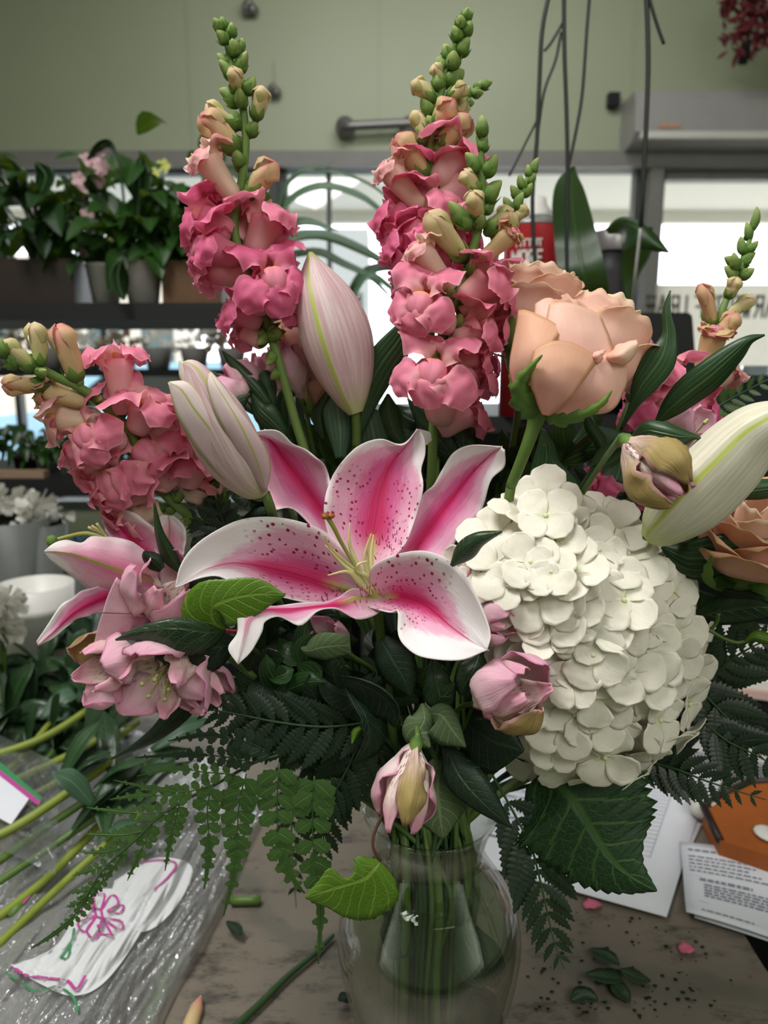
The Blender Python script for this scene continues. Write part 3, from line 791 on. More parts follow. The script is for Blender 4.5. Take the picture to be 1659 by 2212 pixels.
M['bgleaf2'] = leafmat('houseplant_dark_leaf', '#132b14', '#22451c', '#3a5a2a', 'mid', 0.42, 0.25, 0.5)
M['pot_dark'] = plain('dark_brown_planter', '#2a1d18', 0.5, 0.3, 30)
M['pot_white'] = plain('white_ceramic_pot', '#c9c3bf', 0.4, 0.05)
M['pot_wood'] = plain('brown_wood_planter', '#6a4a2e', 0.6, 0.3, 30)
M['paleyellow'] = plain('pale_yellow_petal', '#d9dc7c', 0.6, trans=0.3)
M['palepink'] = plain('pale_pink_petal', '#e2bcc0', 0.6, trans=0.3)
M['whitepet'] = plain('white_petal', '#eceae2', 0.6, 0.05, trans=0.3)
PL = []
PL0 = plant('houseplant', 'leafy plants crowding a long dark brown planter at left end', 90, 190, 570, SY, S1, M['pot_dark'], leaves=95, hgt=0.23, leafw=0.026, leafl=0.085, seed=2, square=True, spread=0.9, lm='bgleaf2')
PL1 = plant('houseplant', 'trailing plant in the left one of two white pots', 226, 72, 572, SY - 0.02, S1, M['pot_white'], 0.7, leaves=40, hgt=0.26, leafw=0.022, leafl=0.07, seed=3, spread=1.5, flowers=('palepink', 10))
PL2 = plant('houseplant', 'bushy plant in the right one of two white pots', 308, 84, 566, SY - 0.04, S1, M['pot_white'], 0.7, leaves=50, hgt=0.26, leafw=0.025, leafl=0.08, seed=4, spread=1.4, flowers=('paleyellow', 5))
PL3 = plant('houseplant', 'dark leaved plant in a brown wooden box planter', 432, 118, 574, SY, S1, M['pot_wood'], leaves=70, hgt=0.25, leafw=0.03, leafl=0.09, seed=5, square=True, spread=1.0)
# tall leaves standing out above the plants
def loose_leaf(name, label, pts, w, Y, m, base, **kw):
    e = empty(name, tuple(at(pts[0][0], pts[0][1], Y)), label, 'leaf')
    mb = MB(); band(mb, [(x, y, Y) for x, y in pts], w, **kw); mb.build('leaf_blade', m, e)
for i, (pts, w, lab) in enumerate([([(98, 560), (70, 470), (35, 380), (0, 330)], [3, 3, 20, 2], 'long dark leaf rising at the far left edge'),
                     ([(75, 520), (80, 440), (100, 385), (78, 350)], [2, 3, 22, 3], 'upright green leaf above the dark planter'),
                     ([(275, 520), (262, 380), (240, 312), (215, 318), (188, 345)], [2, 2, 7, 14, 2], 'arching thin leaf against the green wall above the pots'),
                     ([(290, 520), (300, 440), (302, 390), (305, 338)], [2, 8, 30, 3], 'broad dark leaf rising above the right white pot'),
                     ([(430, 560), (425, 480), (412, 430), (395, 400)], [4, 20, 26, 4], 'broad leaf in front of the window by the left snapdragon'),
                     ([(262, 560), (255, 590), (258, 620), (268, 648)], [3, 20, 19, 3], 'dark leaf hanging between the two white pots')]):
    e = [PL0, PL0, PL1, PL2, PL3, PL1][i]
    mb = MB(); mb.tube([at(x, y, SY - 0.08 + (0.0 if i < 5 else -0.1)) for x, y in pts[:3]] + [at(pts[3][0], pts[3][1], SY - .08 - (0 if i < 5 else .1))], 2.2 * SY / 1600, 6); mb.build('leaf_stalk', M['stem_dark'], e)
    mb = MB(); band(mb, [(x, y, SY - 0.08 + (0.0 if i < 5 else -0.1)) for x, y in pts], w, zl=0.03, zr=-0.01, cup=0.1); mb.build('leaf', M['bgleaf2'], e, solid=0.001)

# arching grey-green leaves of the orchid behind the lily bud
e = empty('arching_plant', (X(600, 1.6, 600), 1.62, Z(690, 1.6)), 'arching strap leaved plant in front of the bright centre window', 'potted plant')
for pts, w in [([(560, 640), (600, 470), (680, 405), (780, 425), (870, 500)], [3, 7, 8, 7, 2]), ([(560, 640), (590, 520), (650, 480), (730, 498)], [4, 9, 10, 2]),
               ([(560, 660), (600, 540), (680, 508), (780, 540), (880, 600)], [4, 10, 11, 10, 3]), ([(560, 670), (600, 570), (680, 545), (740, 570), (800, 600), (850, 650)], [4, 8, 9, 8, 6, 2]),
               ([(740, 690), (765, 620), (800, 585), (850, 580), (900, 610)], [4, 9, 11, 8, 2]), ([(590, 660), (610, 440), (640, 380), (720, 350)], [2, 4, 4, 1]),
               ([(740, 700), (790, 600), (840, 620), (900, 680)], [3, 6, 6, 2]), ([(560, 640), (620, 400), (700, 370), (800, 400), (880, 470)], [2, 3, 3, 3, 1])]:
    mb = MB(); yy = 1.6 + rnd.uniform(-0.1, 0.1); band(mb, [(x, y, yy) for x, y in pts], w, zl=0.03, zr=0.01, cup=0.15); mb.build('strap_leaf', M['blade_grey'], e)
mb = MB(); pot(mb, (X(570, 1.6), 1.62, S1), 0.05, 0.065, 0.09); mb.build('plant_pot', M['pot_dark'], e)

# orchid canes and leaves rising behind the can and bottle
orc = empty('orchid_plant', (X(1225, 1.25, 700), 1.3, RZ), 'dark orchid with tall bare canes reaching past the top edge', 'orchid')
M['cane'] = plain('dark_orchid_cane', '#20241f', 0.5)
for pts, r in [([(1218, -60), (1219, 100), (1224, 250), (1226, 380), (1224, 520), (1228, 700)], 4.5), ([(1195, -50), (1172, 60), (1165, 180), (1160, 300), (1150, 440), (1158, 600)], 4.5),
               ([(1278, -60), (1268, 60), (1258, 200), (1245, 280), (1226, 370)], 3.5), ([(1215, 50), (1192, 90), (1176, 110)], 3),
               ([(1212, 70), (1200, 130), (1175, 200), (1160, 300)], 3), ([(1160, 260), (1130, 320), (1100, 380)], 2.5)]:
    mb = MB(); mb.tube([at(x, y, 1.12) for x, y in pts], r * 1.12 / 1600, 8); mb.build('cane', M['cane'], orc)
for pts, w, yy in [([(1232, 760), (1215, 600), (1225, 450), (1238, 361)], [20, 52, 46, 3], 1.16), ([(1228, 720), (1240, 560), (1250, 440), (1238, 362)], [20, 56, 42, 3], 1.18)][:1]:
    mb = MB(); band(mb, [(1300, 760, 1.6), (1270, 640, yy), (1243, 500, yy), (1232, 410, yy), (1240, 360, yy)], [20, (52, 48), (45, 45), (33, 32), 3], zl=0.03, zr=0.0, cup=0.2); mb.build('leaf', M['bgleaf2'], orc)
mb = MB(); band(mb, [(1310, 500, 1.25), (1345, 482, 1.2), (1380, 492, 1.16), (1415, 525, 1.14), (1446, 546, 1.12)], [6, (14, 30), (12, 60), (14, 22), 2], zl=0.02, zr=0.02, cup=0.1); mb.build('leaf', M['bgleaf2'], orc)
mb = MB(); band(mb, [(1390, 490, 1.2), (1388, 540, 1.2), (1365, 600, 1.22), (1362, 680, 1.22)], [20, (20, 46), (14, 22), 4], zl=0.02); mb.build('leaf', M['bgleaf2'], orc)
mb = MB(); pot(mb, (X(1240, 1.5), 1.5, RZ), 0.04, 0.05, 0.06); mb.build('plant_pot', M['pot_dark'], orc)
st = empty('plant_stake', (X(1370, 1.1, 670), 1.15, RZ), 'tall thin dark stake crossing the right window to the top', 'stake')
mb = MB(); mb.tube([at(1394, -60, 1.05), at(1400, 150, 1.05), at(1388, 420, 1.05), at(1384, 490, 1.06)], 5 * 1.05 / 1600, 8); mb.build('cane', M['cane'], st)
mb = MB(); mb.tube([at(1384, 490, 1.06), at(1372, 600, 1.08), at(1366, 675, 1.15), Vector((X(1366, 1.4, 680), 1.4, RZ + .02))], 3.5 * 1.05 / 1600, 8); mb.build('glass_rod', M['ac'], st)
mb = MB(); mb.tube([at(1400, -10, 1.05), at(1418, 50, 1.05), at(1434, 96, 1.05)], 3.5 * 1.05 / 1600, 8); mb.build('side_shoot', M['cane'], st)

# white flower bunches on the display bench
def pom(mb, c, r, n, r_, l=0.5):
    for k in range(n):
        a = r_.uniform(0, 6.28); z = r_.uniform(-0.5, 1); q = math.sqrt(1 - min(1, z * z))
        d = Vector((q * math.cos(a), q * math.sin(a), z))
        blade(mb, [c + d * r * 0.35, c + d * r * 0.8, c + d * r], [r * 0.05, r * 0.2, r * 0.12], Vector((-d.y, d.x, 0.4 + d.z)), 4, 3)
for i, px in enumerate((20, 110, 190, 265, 340, 420, 500)):
    r_ = random.Random(40 + i); c = Vector((X(px, 2.55, 750), 2.55, dz))
    e = empty('white_flower_bunch', tuple(c), ['leftmost', 'second from left', 'third from left', 'middle', 'third from right', 'second from right', 'rightmost'][i] + ' of seven blurred pale flower bunches seen under the upper shelf', 'flowers', 'white flower bunches on the display bench')
    mb = MB(); mb.lathe([(0, 0), (0.035, 0), (0.05, 0.07)], c, seg=16); mb.build('vase', M['ac'], e)
    mb = MB()
    for k in range(6): pom(mb, c + Vector((r_.uniform(-.07, .07), r_.uniform(-.05, .05), r_.uniform(0.07, 0.15))), 0.035, 22, r_)
    mb.build('flower_heads', M['whitepet'] if i % 3 else plain('faded_petal_%d' % i, '#a2917c', 0.8), e)
# dark goods on the lower rack shelf and below
M['c_grey'] = plain('grey_tin', '#6b6f6c', 0.5)
M['c_blue'] = plain('blue_tin', '#3f6fa0', 0.5)
r_ = random.Random(9)
goods = [(20, 90, 'pot_dark'), (75, 70, 'c_grey'), (135, 120, 'pot_dark'), (205, 60, 'c_grey'), (265, 80, 'black'), (330, 90, 'pot_white'), (400, 60, 'pot_dark')]
for i, (px, h, m) in enumerate(goods):
    plant('potted_cutting', ['low green cutting in a dark pot at the left edge of the lower shelf', 'small plant in a grey tin on the lower shelf', 'spreading plant in a dark pot on the lower shelf', 'small plant in a grey tin behind the arching snapdragon', 'small plant in a black pot behind the pink snapdragon blossoms', 'small plant in a white pot behind the pink snapdragon', 'small plant in a dark pot behind the half open lily bud'][i],
          px, 52, 1034 - h * 0.55, SY, S2, M[m], leaves=26, hgt=h * SY / 1600 * 0.8, leafw=0.012, leafl=0.045, seed=60 + i, spread=1.1, lm='bgleaf' if i % 2 else 'bgleaf2')
mb = MB(); c = at(60, 1024, SY - 0.13); mb.box((X(52, SY - 0.1, 1024), SY - 0.12, S2 + 0.008), (0.12, 0.03, 0.016))
tag(mb.build('wooden_slat', plain('pale_wood', '#8d7560', 0.7), smooth=False), 'short pale wooden slat lying at the front edge of the lower shelf', 'slat')
# bunches wrapped for sale, standing under the rack: yellow, blue, red
for i, (px, py, rad, col, lab) in enumerate([(20, 1110, 0.06, 'whitepet', 'white flower bunch under the rack at the far left'), (75, 1120, 0.05, 'whitepet', 'white flower bunch beside the yellow one under the rack'),
        (60, 1190, 0.05, 'paleyellow', 'yellow flower bunch under the rack'), (150, 1180, 0.03, 'c_blue', 'blue wrapped bunch under the rack'), (30, 1230, 0.04, 'redp', 'red flower bunch under the rack')]):
    M['redp'] = plain('red_petal', '#8a1f26', 0.6)
    r_ = random.Random(80 + i); Yk = 1.5 + 0.03 * i; c = at(px, py, Yk)
    e = empty('flower_bunch', (c.x, c.y, 0.0), lab, 'flowers')
    mb = MB()
    for k in range(8): pom(mb, c + Vector((r_.uniform(-1, 1) * rad, r_.uniform(-.04, .04), r_.uniform(-.5, .6) * rad)), rad * 0.6, 18, r_)
    mb.build('flower_heads', M[col], e)
    mb = MB(); mb.lathe([(0.03, -0.25), (rad * 1.3, -0.01), (rad * 1.25, -0.01)], c, seg=14); mb.build('wrapping', M['c_grey'], e)
    mb = MB(); mb.lathe([(0, 0), (0.07, 0), (0.08, c.z - 0.24), (0.075, c.z - 0.24), (0.07, 0.01), (0, 0.01)], (c.x, c.y, 0), seg=16); mb.build('bucket', M['black'], e)
# ------------------------------------------------------------------ glass vase, water
VC = Vector((X(928, 0.50, 2000), 0.505, TZ))
VP = [(0.0, 0.0), (0.038, 0.0), (0.041, 0.004), (0.046, 0.03), (0.056, 0.062), (0.065, 0.095), (0.0705, 0.128), (0.0695, 0.152), (0.060, 0.178), (0.047, 0.199), (0.0405, 0.214), (0.045, 0.234), (0.051, 0.246)]
vase = empty('glass_vase', tuple(VC), 'round bellied clear glass vase holding the bouquet on the table', 'vase')
mb = MB()
pr = cat(VP, 40)
inner = [(max(0, r - 0.0035), h + (0.006 if i < 3 else 0)) for i, (r, h) in enumerate(pr)]
inner = [(r, max(h, 0.008)) for r, h in inner]
prof = [tuple(a) for a in pr] + [tuple(a) for a in inner[::-1]]
mb.lathe(prof, VC, seg=64)
M['glass'] = filmmat('vase_glass', (0.93, 0.95, 0.92, 1), 0.02, 0.03)
mb.build('vase_body', M['glass'], vase)
wt = MB()
WH = 0.188
pw = [(max(0.0, r - 0.0042), max(h, 0.009)) for r, h in pr if h < WH]
wt.lathe([(0, 0.009)] + [p for p in pw if p[0] > 0.001] + [(pw[-1][0] - 0.001, WH), (0, WH)], VC, seg=64)
M['water'] = filmmat('vase_water', (0.80, 0.84, 0.74, 1), 0.01, 0.02, 0.0)
wo = wt.build('water', M['water']); tag(wo, 'slightly green water filling the glass vase up to its neck', 'water')

NECK = VC + Vector((0, 0, 0.215))
sr = random.Random(11)
def stemcurve(start, foot=None, via=None):
    """points from a flower head down through the neck of the vase to its bottom"""
    a = sr.uniform(0, 6.283); q = 0.031 * math.sqrt(sr.random())
    n = NECK + Vector((q * math.cos(a), q * math.sin(a), 0))
    f = foot or VC + Vector((0.8 * (n.x - VC.x) + sr.uniform(-0.006, 0.006), 0.8 * (n.y - VC.y) + sr.uniform(-.006, .006), 0.014))
    mid = start.lerp(n, 0.5); out = Vector((start.x - n.x, start.y - n.y, 0)) * 0.12
    p = [start] + (via or [mid - out]) + [n, n.lerp(f, 0.5), f]
    return p
def stem(root, start, r=0.0026, m='stem', via=None, pre=None, r1=None, name='stem'):
    mb = MB(); pts = (pre or []) + stemcurve(start, via=via)
    mb.tube(pts, [r] * 2 + [(r1 or r)], 8, n=34)
    return mb.build(name, M[m], root)
# ------------------------------------------------------------------ the open lily
def Lz(lst):  # zoom coordinates of the lily study -> photo pixels
    return [(360 + 0.4581 * a, 880 + 0.4581 * b, c) for a, b, c in lst]
THR = at(800, 1290, 0.505)
lily = empty('open_lily', tuple(THR), 'large open pink lily with white margins and crimson freckles at the centre', 'lily')
pet = [
 # upper left
 ([(905, 830, .507), (750, 640, .520), (600, 480, .528), (505, 480, .530), (468, 380, .533), (452, 280, .530), (462, 190, .522), (415, 170, .512), (375, 125, .503)],
  [(930, 820, .510), (790, 600, .527), (720, 480, .538), (640, 370, .543), (575, 275, .542), (525, 205, .536), (480, 155, .527), (430, 135, .515), (376, 124, .503)],
  [(950, 800, .510), (850, 570, .525), (780, 400, .530), (765, 330, .532), (735, 260, .532), (680, 215, .530), (600, 175, .526), (520, 110, .516), (380, 122, .503)], 'lily_plain', 0.003),
 # upper middle
 ([(915, 830, .500), (800, 680, .503), (748, 540, .508), (745, 440, .513), (775, 340, .517), (830, 255, .522), (910, 180, .526), (1010, 150, .532), (1110, 178, .536), (1180, 108, .540)],
  [(955, 830, .508), (965, 700, .516), (975, 600, .523), (990, 500, .529), (1005, 410, .535), (1035, 320, .540), (1070, 250, .543), (1110, 205, .545), (1150, 160, .545), (1186, 106, .542)],
  [(990, 830, .504), (1060, 720, .508), (1120, 650, .512), (1165, 550, .516), (1195, 450, .521), (1208, 360, .525), (1200, 290, .529), (1218, 220, .533), (1215, 150, .538), (1192, 104, .542)], 'lily', 0.002),
 # upper right
 ([(960, 850, .507), (1060, 720, .516), (1120, 640, .522), (1170, 500, .528), (1205, 410, .530), (1260, 370, .530), (1300, 290, .528), (1350, 215, .524), (1430, 180, .518), (1570, 186, .505)],
  [(990, 850, .509), (1090, 740, .518), (1160, 670, .523), (1230, 580, .528), (1300, 490, .530), (1360, 410, .529), (1420, 330, .525), (1475, 270, .520), (1525, 225, .513), (1577, 188, .505)],
  [(1010, 860, .505), (1150, 790, .508), (1300, 730, .510), (1330, 690, .512), (1385, 595, .514), (1470, 500, .514), (1500, 440, .513), (1530, 340, .510), (1592, 280, .506), (1594, 200, .503)], 'lily_plain', 0.002),
 # left
 ([(960, 830, .497), (860, 700, .495), (770, 605, .493), (650, 545, .490), (500, 517, .487), (350, 530, .482), (220, 590, .474), (120, 665, .466), (65, 750, .459), (42, 848, .455)],
  [(960, 880, .503), (860, 860, .502), (740, 825, .500), (630, 790, .498), (520, 765, .495), (420, 745, .490), (310, 735, .484), (200, 760, .474), (110, 805, .464), (42, 850, .455)],
  [(950, 920, .500), (860, 925, .496), (740, 925, .490), (620, 912, .484), (520, 892, .480), (420, 868, .476), (330, 838, .470), (240, 795, .466), (140, 808, .459), (44, 852, .455)], 'lily_tip', 0.0025),
 # front left, curling down
 ([(960, 880, .497), (880, 855, .480), (800, 900, .468), (720, 922, .462), (600, 925, .458), (480, 935, .453), (390, 915, .448), (335, 955, .442), (335, 1060, .438), (290, 1135, .434), (334, 1208, .430)],
  [(970, 905, .500), (900, 905, .480), (820, 925, .466), (740, 942, .460), (640, 955, .455), (540, 960, .450), (450, 965, .445), (390, 1000, .440), (370, 1070, .436), (350, 1140, .433), (335, 1210, .430)],
  [(985, 905, .497), (1010, 960, .476), (900, 1003, .464), (800, 948, .457), (720, 952, .453), (630, 1033, .446), (535, 985, .443), (465, 1010, .440), (450, 1060, .437), (400, 1150, .433), (337, 1211, .430)], 'lily_tip_plain', 0.001),
 # lower right
 ([(960, 860, .494), (958, 790, .484), (990, 735, .476), (1100, 690, .467), (1230, 680, .460), (1350, 735, .451), (1430, 830, .443), (1480, 930, .436), (1525, 1060, .429), (1512, 1140, .424)],
  [(975, 890, .500), (1020, 890, .494), (1090, 892, .488), (1150, 905, .482), (1210, 930, .474), (1270, 975, .465), (1340, 1035, .454), (1410, 1085, .443), (1465, 1120, .433), (1510, 1142, .424)],
  [(880, 880, .493), (900, 925, .482), (960, 945, .474), (1060, 965, .467), (1085, 960, .462), (1092, 1060, .456), (1130, 1130, .448), (1210, 1178, .440), (1380, 1192, .432), (1508, 1146, .424)], 'lily_tip', 0.0015),
]
for L_, M_, R_, m, rf in pet:
    mb = MB(); sheet(mb, pxs(Lz(L_)), pxs(Lz(M_)), pxs(Lz(R_)), 44, 21, ruf=rf, rufn=3.4, seed=len(lily.children), crease=0.0016)
    mb.build('petal', M[m], lily, solid=0.0007)
mb = MB(); band(mb, [(1190, 0, 0)] and Lz([(1185, 105, .541), (1215, 140, .548), (1240, 165, .552)]), [(3, 6), (16, 16), (6, 8)], cup=0.1, n=14); mb.build('petal_tip', M['whitepet'], lily)
# freckle hairs near the throat
hr = random.Random(5); mb = MB()
for k in range(64):
    a, b = hr.uniform(690, 1010), hr.uniform(700, 925)
    if k < 26: a, b = hr.uniform(730, 960), hr.uniform(850, 920)
    elif k < 46: a, b = hr.uniform(900, 1060), hr.uniform(800, 905)
    else: a, b = hr.uniform(940, 1110), hr.uniform(560, 720)
    dp = .470 if k < 60 and b > 830 and a > 870 else (.491 if k < 60 else .512)
    p = at(*Lz([(a, b, dp)])[0]); q = p + Vector((hr.gauss(0, .0006), -0.002, 0.0022))
    mb.tube([p + Vector((0, 0.004, -0.002)), q], [0.00045, 0.00025], 4, n=3)
mb.build('throat_hairs', plain('rose_hair', '#cf5480', 0.5), lily, kind='stuff')
mb = MB(); mb.tube(pxs(Lz([(985, 895, .500), (925, 790, .487), (870, 715, .478), (820, 630, .470), (790, 570, .465), (760, 518, .461)])), [0.0024, 0.0017, 0.0013, 0.0014, 0.0017], 10, n=30)
pi = mb.build('style', M['style'], lily)
mb = MB(); c = at(*Lz([(757, 512, .460)])[0])
for k in range(3): mb.blob((c.x + 0.0024 * math.cos(k * 2.1), c.y + 0.0022 * math.sin(k * 2.1), c.z), 0.0027, 8, sc=(1, 1, 0.7))
mb.build('stigma', M['stigma'], pi)
for pts in ([(975, 890, .500), (905, 790, .489), (830, 720, .483), (770, 660, .478), (742, 600, .475)], [(972, 892, .499), (900, 800, .486), (830, 740, .480), (748, 650, .474)],
            [(978, 890, .501), (905, 750, .492), (870, 670, .490), (860, 620, .489), (863, 545, .490)], [(985, 890, .501), (940, 760, .494), (935, 690, .492), (965, 595, .492)],
            [(980, 890, .499), (900, 820, .482), (850, 775, .474), (760, 792, .468)], [(990, 892, .500), (945, 800, .488), (895, 770, .482), (905, 740, .480), (945, 725, .482)],
            [(992, 880, .502), (965, 720, .504), (975, 600, .508)]):
    mb = MB(); mb.tube(pxs(Lz(pts)), [0.0019, 0.0016, 0.0012, 0.0004], 8, n=24); mb.build('filament', M['stamen'], lily)
mb = MB(); mb.lathe([(0.004, -0.012), (0.0065, 0), (0.006, 0.006), (0.003, 0.012), (0, 0.014)], at(*Lz([(985, 888, .502)])[0]), (at(*Lz([(925, 790, .487)])[0]) - at(*Lz([(985, 888, .502)])[0])), 12)
mb.build('ovary', M['style'], lily)
stem(lily, at(*Lz([(985, 900, .506)])[0]) , 0.0035)

# ------------------------------------------------------------------ second lily, seen from outside at the left
def Q(lst): return [(0.2712 * a, 900 + 0.2712 * b, c) for a, b, c in lst]
l2 = empty('side_lily', tuple(at(335, 1290, .49)), 'pink lily facing left under the arching snapdragon, showing green ribbed petal backs', 'lily')
for L_, M_, R_, m in [
 ([(1270, 1180, .495), (1120, 1040, .488), (1000, 978, .482), (870, 963, .477), (740, 953, .470), (650, 1005, .465), (530, 985, .458), (440, 1005, .452), (358, 1062, .446)],
  [(1270, 1320, .492), (1140, 1290, .480), (1000, 1240, .472), (870, 1195, .465), (760, 1155, .460), (650, 1115, .456), (550, 1090, .452), (450, 1075, .449), (355, 1070, .446)],
  [(1240, 1420, .495), (1130, 1420, .486), (900, 1400, .478), (720, 1372, .472), (650, 1330, .466), (580, 1270, .460), (490, 1210, .455), (400, 1140, .450), (354, 1078, .446)], 'lily_back'),
 ([(1250, 1250, .500), (960, 1060, .505), (870, 960, .510), (835, 880, .512), (815, 810, .514), (812, 745, .515)],
  [(1290, 1250, .503), (1170, 1120, .512), (1080, 1020, .518), (990, 920, .522), (910, 830, .522), (830, 735, .518)],
  [(1330, 1230, .500), (1330, 1080, .505), (1280, 950, .508), (1180, 850, .510), (1050, 760, .512), (850, 725, .515)], 'lily_plain'),
 ([(1300, 1250, .503), (1250, 1100, .510), (1210, 960, .515), (1230, 860, .518), (1290, 780, .52)],
  [(1330, 1260, .503), (1340, 1100, .515), (1340, 1000, .52), (1350, 900, .522), (1340, 790, .522)],
  [(1370, 1260, .503), (1450, 1120, .51), (1480, 1000, .515), (1470, 880, .518), (1380, 790, .52)], 'lily_back'),
 ([(1250, 1350, .492), (950, 1340, .480), (800, 1345, .470), (680, 1380, .462), (560, 1450, .455), (470, 1520, .448), (390, 1640, .442), (290, 1790, .436)],
  [(1240, 1440, .494), (1000, 1420, .484), (850, 1430, .474), (720, 1480, .465), (600, 1550, .456), (490, 1640, .448), (400, 1730, .441), (300, 1818, .436)],
  [(1240, 1480, .492), (1020, 1520, .482), (880, 1560, .474), (740, 1575, .466), (620, 1610, .458), (520, 1680, .450), (430, 1760, .442), (305, 1825, .436)], 'lily_plain'),
 ([(1290, 1560, .490), (1150, 1430, .476), (1060, 1380, .468), (990, 1330, .462), (930, 1280, .457)],
  [(1300, 1600, .490), (1150, 1570, .474), (1030, 1562, .466), (920, 1560, .460), (815, 1555, .455)],
  [(1290, 1650, .490), (1130, 1665, .476), (1000, 1720, .468), (870, 1800, .461), (735, 1885, .455)], 'lily_back2')]:
    mb = MB()
    if m == 'lily_back2':
        M[m] = petalmat('lily_trumpet_back', '#d996ad', '#ecc6d2', '#f1d8df', '#cf8aa4', 0.3, 0.35, nv=18, mid='#8a4f3c', midw=0.02)
    sheet(mb, pxs(Q(L_)), pxs(Q(M_)), pxs(Q(R_)), 34, 15, ruf=0.0015, seed=3 + len(l2.children), crease=0.0012); mb.build('petal', M[m], l2, solid=0.0007)
mb = MB(); mb.tube(pxs(Q([(900, 990, .50), (700, 930, .49), (520, 960, .48), (420, 990, .475)])), [0.0015, 0.0012], 8); pi = mb.build('style', M['style'], l2)
mb = MB(); mb.blob(at(*Q([(415, 988, .475)])[0]), 0.004, 8); mb.build('stigma', M['bud_green'], pi)
for a, b in ((700, 880), (730, 870), (770, 850)):
    mb = MB(); mb.tube(pxs(Q([(900, 1050, .50), (830, 940, .495), (a, b, .49)])), [0.0014, 0.001], 6); mb.build('filament', M['stamen'], l2)
stem(l2, at(350, 1300, .505), 0.003)

# ------------------------------------------------------------------ lily buds
def lilybud(name, label, axis, rad, mat_, up, lob=0.07):
    e = empty(name, tuple(at(*axis[0])), label, 'lily bud')
    A = cat([tuple(at(*q)) for q in axis], 30)
    rr = cat([(r,) for r in rad], 30)[:, 0]
    mb = MB(); G = []; seg = 48
    for i in range(30):
        t = Vector(A[min(i + 1, 29)] - A[max(i - 1, 0)]).normalized()
        a = Vector(up); a = (a - t * a.dot(t)).normalized(); b = t.cross(a)
        row = []
        for k in range(seg):
            th = 2 * math.pi * k / seg
            q = rr[i] * (1 + lob * math.cos(3 * th)) * (1 + 0.035 * math.exp(-((((th / (2 * math.pi / 3)) + 0.5) % 1 - 0.5) * 14) ** 2))
            row.append(tuple(Vector(A[i]) + a * math.cos(th) * q + b * math.sin(th) * q))
        G.append(row)
    uu, vv = np.meshgrid(np.linspace(0, 1, 30), np.linspace(0, 1, seg, endpoint=False), indexing='ij')
    mb.grid(G, np.stack([uu, vv], -1), 0, True)
    mb.build('bud', M[mat_], e)
    return e
s5 = .5 / 1600 * 1.04
b1 = lilybud('upright_lily_bud', 'tall closed pale lily bud with green ribs standing between the two snapdragons', [(768, 893, .57), (758, 860, .57), (742, 800, .568), (722, 730, .566), (700, 660, .565), (682, 600, .566), (670, 545, .568)],
             [17 * s5, 41 * s5, 69 * s5, 81 * s5, 70 * s5, 43 * s5, 5 * s5], 'lbud', (-0.35, -1, 0.1))
mb = MB(); mb.tube(pxs([(768, 890, .57), (770, 920, .572), (770, 965, .574)]), 0.0036, 10); mb.build('pedicel', M['stem'], b1)
stem(b1, at(770, 960, .574), 0.0034, via=[at(790, 1200, .585), at(850, 1500, .57)])
b3 = lilybud('right_lily_bud', 'large greenish white lily bud leaning in from the right edge', [(1393, 1162, .455), (1420, 1142, .453), (1480, 1082, .446), (1550, 1012, .438), (1610, 950, .431), (1665, 910, .424), (1730, 868, .417)],
             [12 * s5, 40 * s5, 66 * s5, 66 * s5, 56 * s5, 42 * s5, 5 * s5], 'lbud_w', (-0.6, -1, 0.35), 0.1)
mb = MB(); mb.tube(pxs([(1396, 1158, .455), (1440, 1168, .47), (1500, 1150, .50), (1450, 1250, .53)]), 0.003, 8); mb.build('pedicel', M['stem'], b3)
stem(b3, at(1450, 1250, .53), 0.003)
# half open bud at left: three outer tepals with green keels over a pale core
b2 = lilybud('half_open_lily_bud', 'pale pink lily bud just splitting open left of the big lily', [(572, 1066, .485), (548, 1045, .483), (510, 985, .478), (470, 910, .472), (440, 850, .468), (415, 800, .466), (392, 786, .466)],
             [12 * s5, 36 * s5, 60 * s5, 60 * s5, 44 * s5, 24 * s5, 5 * s5], 'lbud', (0.5, -1, 0.3))
def Q3(lst): return [(0.4219 * a, 640 + 0.4219 * b, c) for a, b, c in lst]
for L_, M_, R_ in [
 ([(1340, 1010, .478), (1180, 960, .470), (1060, 850, .462), (970, 730, .457), (910, 620, .454), (880, 520, .453), (862, 440, .454)],
  [(1350, 1008, .478), (1240, 900, .466), (1140, 770, .458), (1060, 660, .453), (990, 570, .451), (930, 480, .451), (866, 440, .453)],
  [(1360, 990, .478), (1280, 800, .466), (1190, 720, .460), (1110, 640, .457), (1040, 530, .455), (960, 440, .454), (868, 438, .454)]),
 ([(1350, 1000, .474), (1260, 860, .462), (1180, 740, .455), (1110, 620, .452), (1075, 520, .452), (1062, 450, .453), (1072, 392, .455)],
  [(1360, 1000, .472), (1330, 880, .460), (1280, 760, .453), (1220, 640, .450), (1160, 540, .450), (1110, 460, .451), (1076, 390, .455)],
  [(1362, 990, .475), (1385, 900, .466), (1370, 800, .462), (1300, 680, .458), (1220, 570, .456), (1150, 470, .454), (1082, 390, .455)]),
 ([(1200, 800, .472), (1100, 640, .466), (1000, 520, .463), (925, 430, .463), (916, 335, .464)],
  [(1220, 780, .470), (1130, 620, .463), (1050, 510, .461), (980, 400, .461), (918, 332, .464)],
  [(1250, 760, .474), (1180, 620, .468), (1110, 500, .465), (1020, 380, .464), (920, 330, .464)])]:
    mb = MB(); sheet(mb, pxs(Q3(L_)), pxs(Q3(M_)), pxs(Q3(R_)), 24, 11, ruf=0.0004); mb.build('tepal', M['lpet_out'], b2, solid=0.0008)
mb = MB(); mb.tube(pxs([(572, 1064, .485), (585, 1100, .49), (600, 1150, .54)]), 0.0034, 8); mb.build('pedicel', M['stem'], b2)
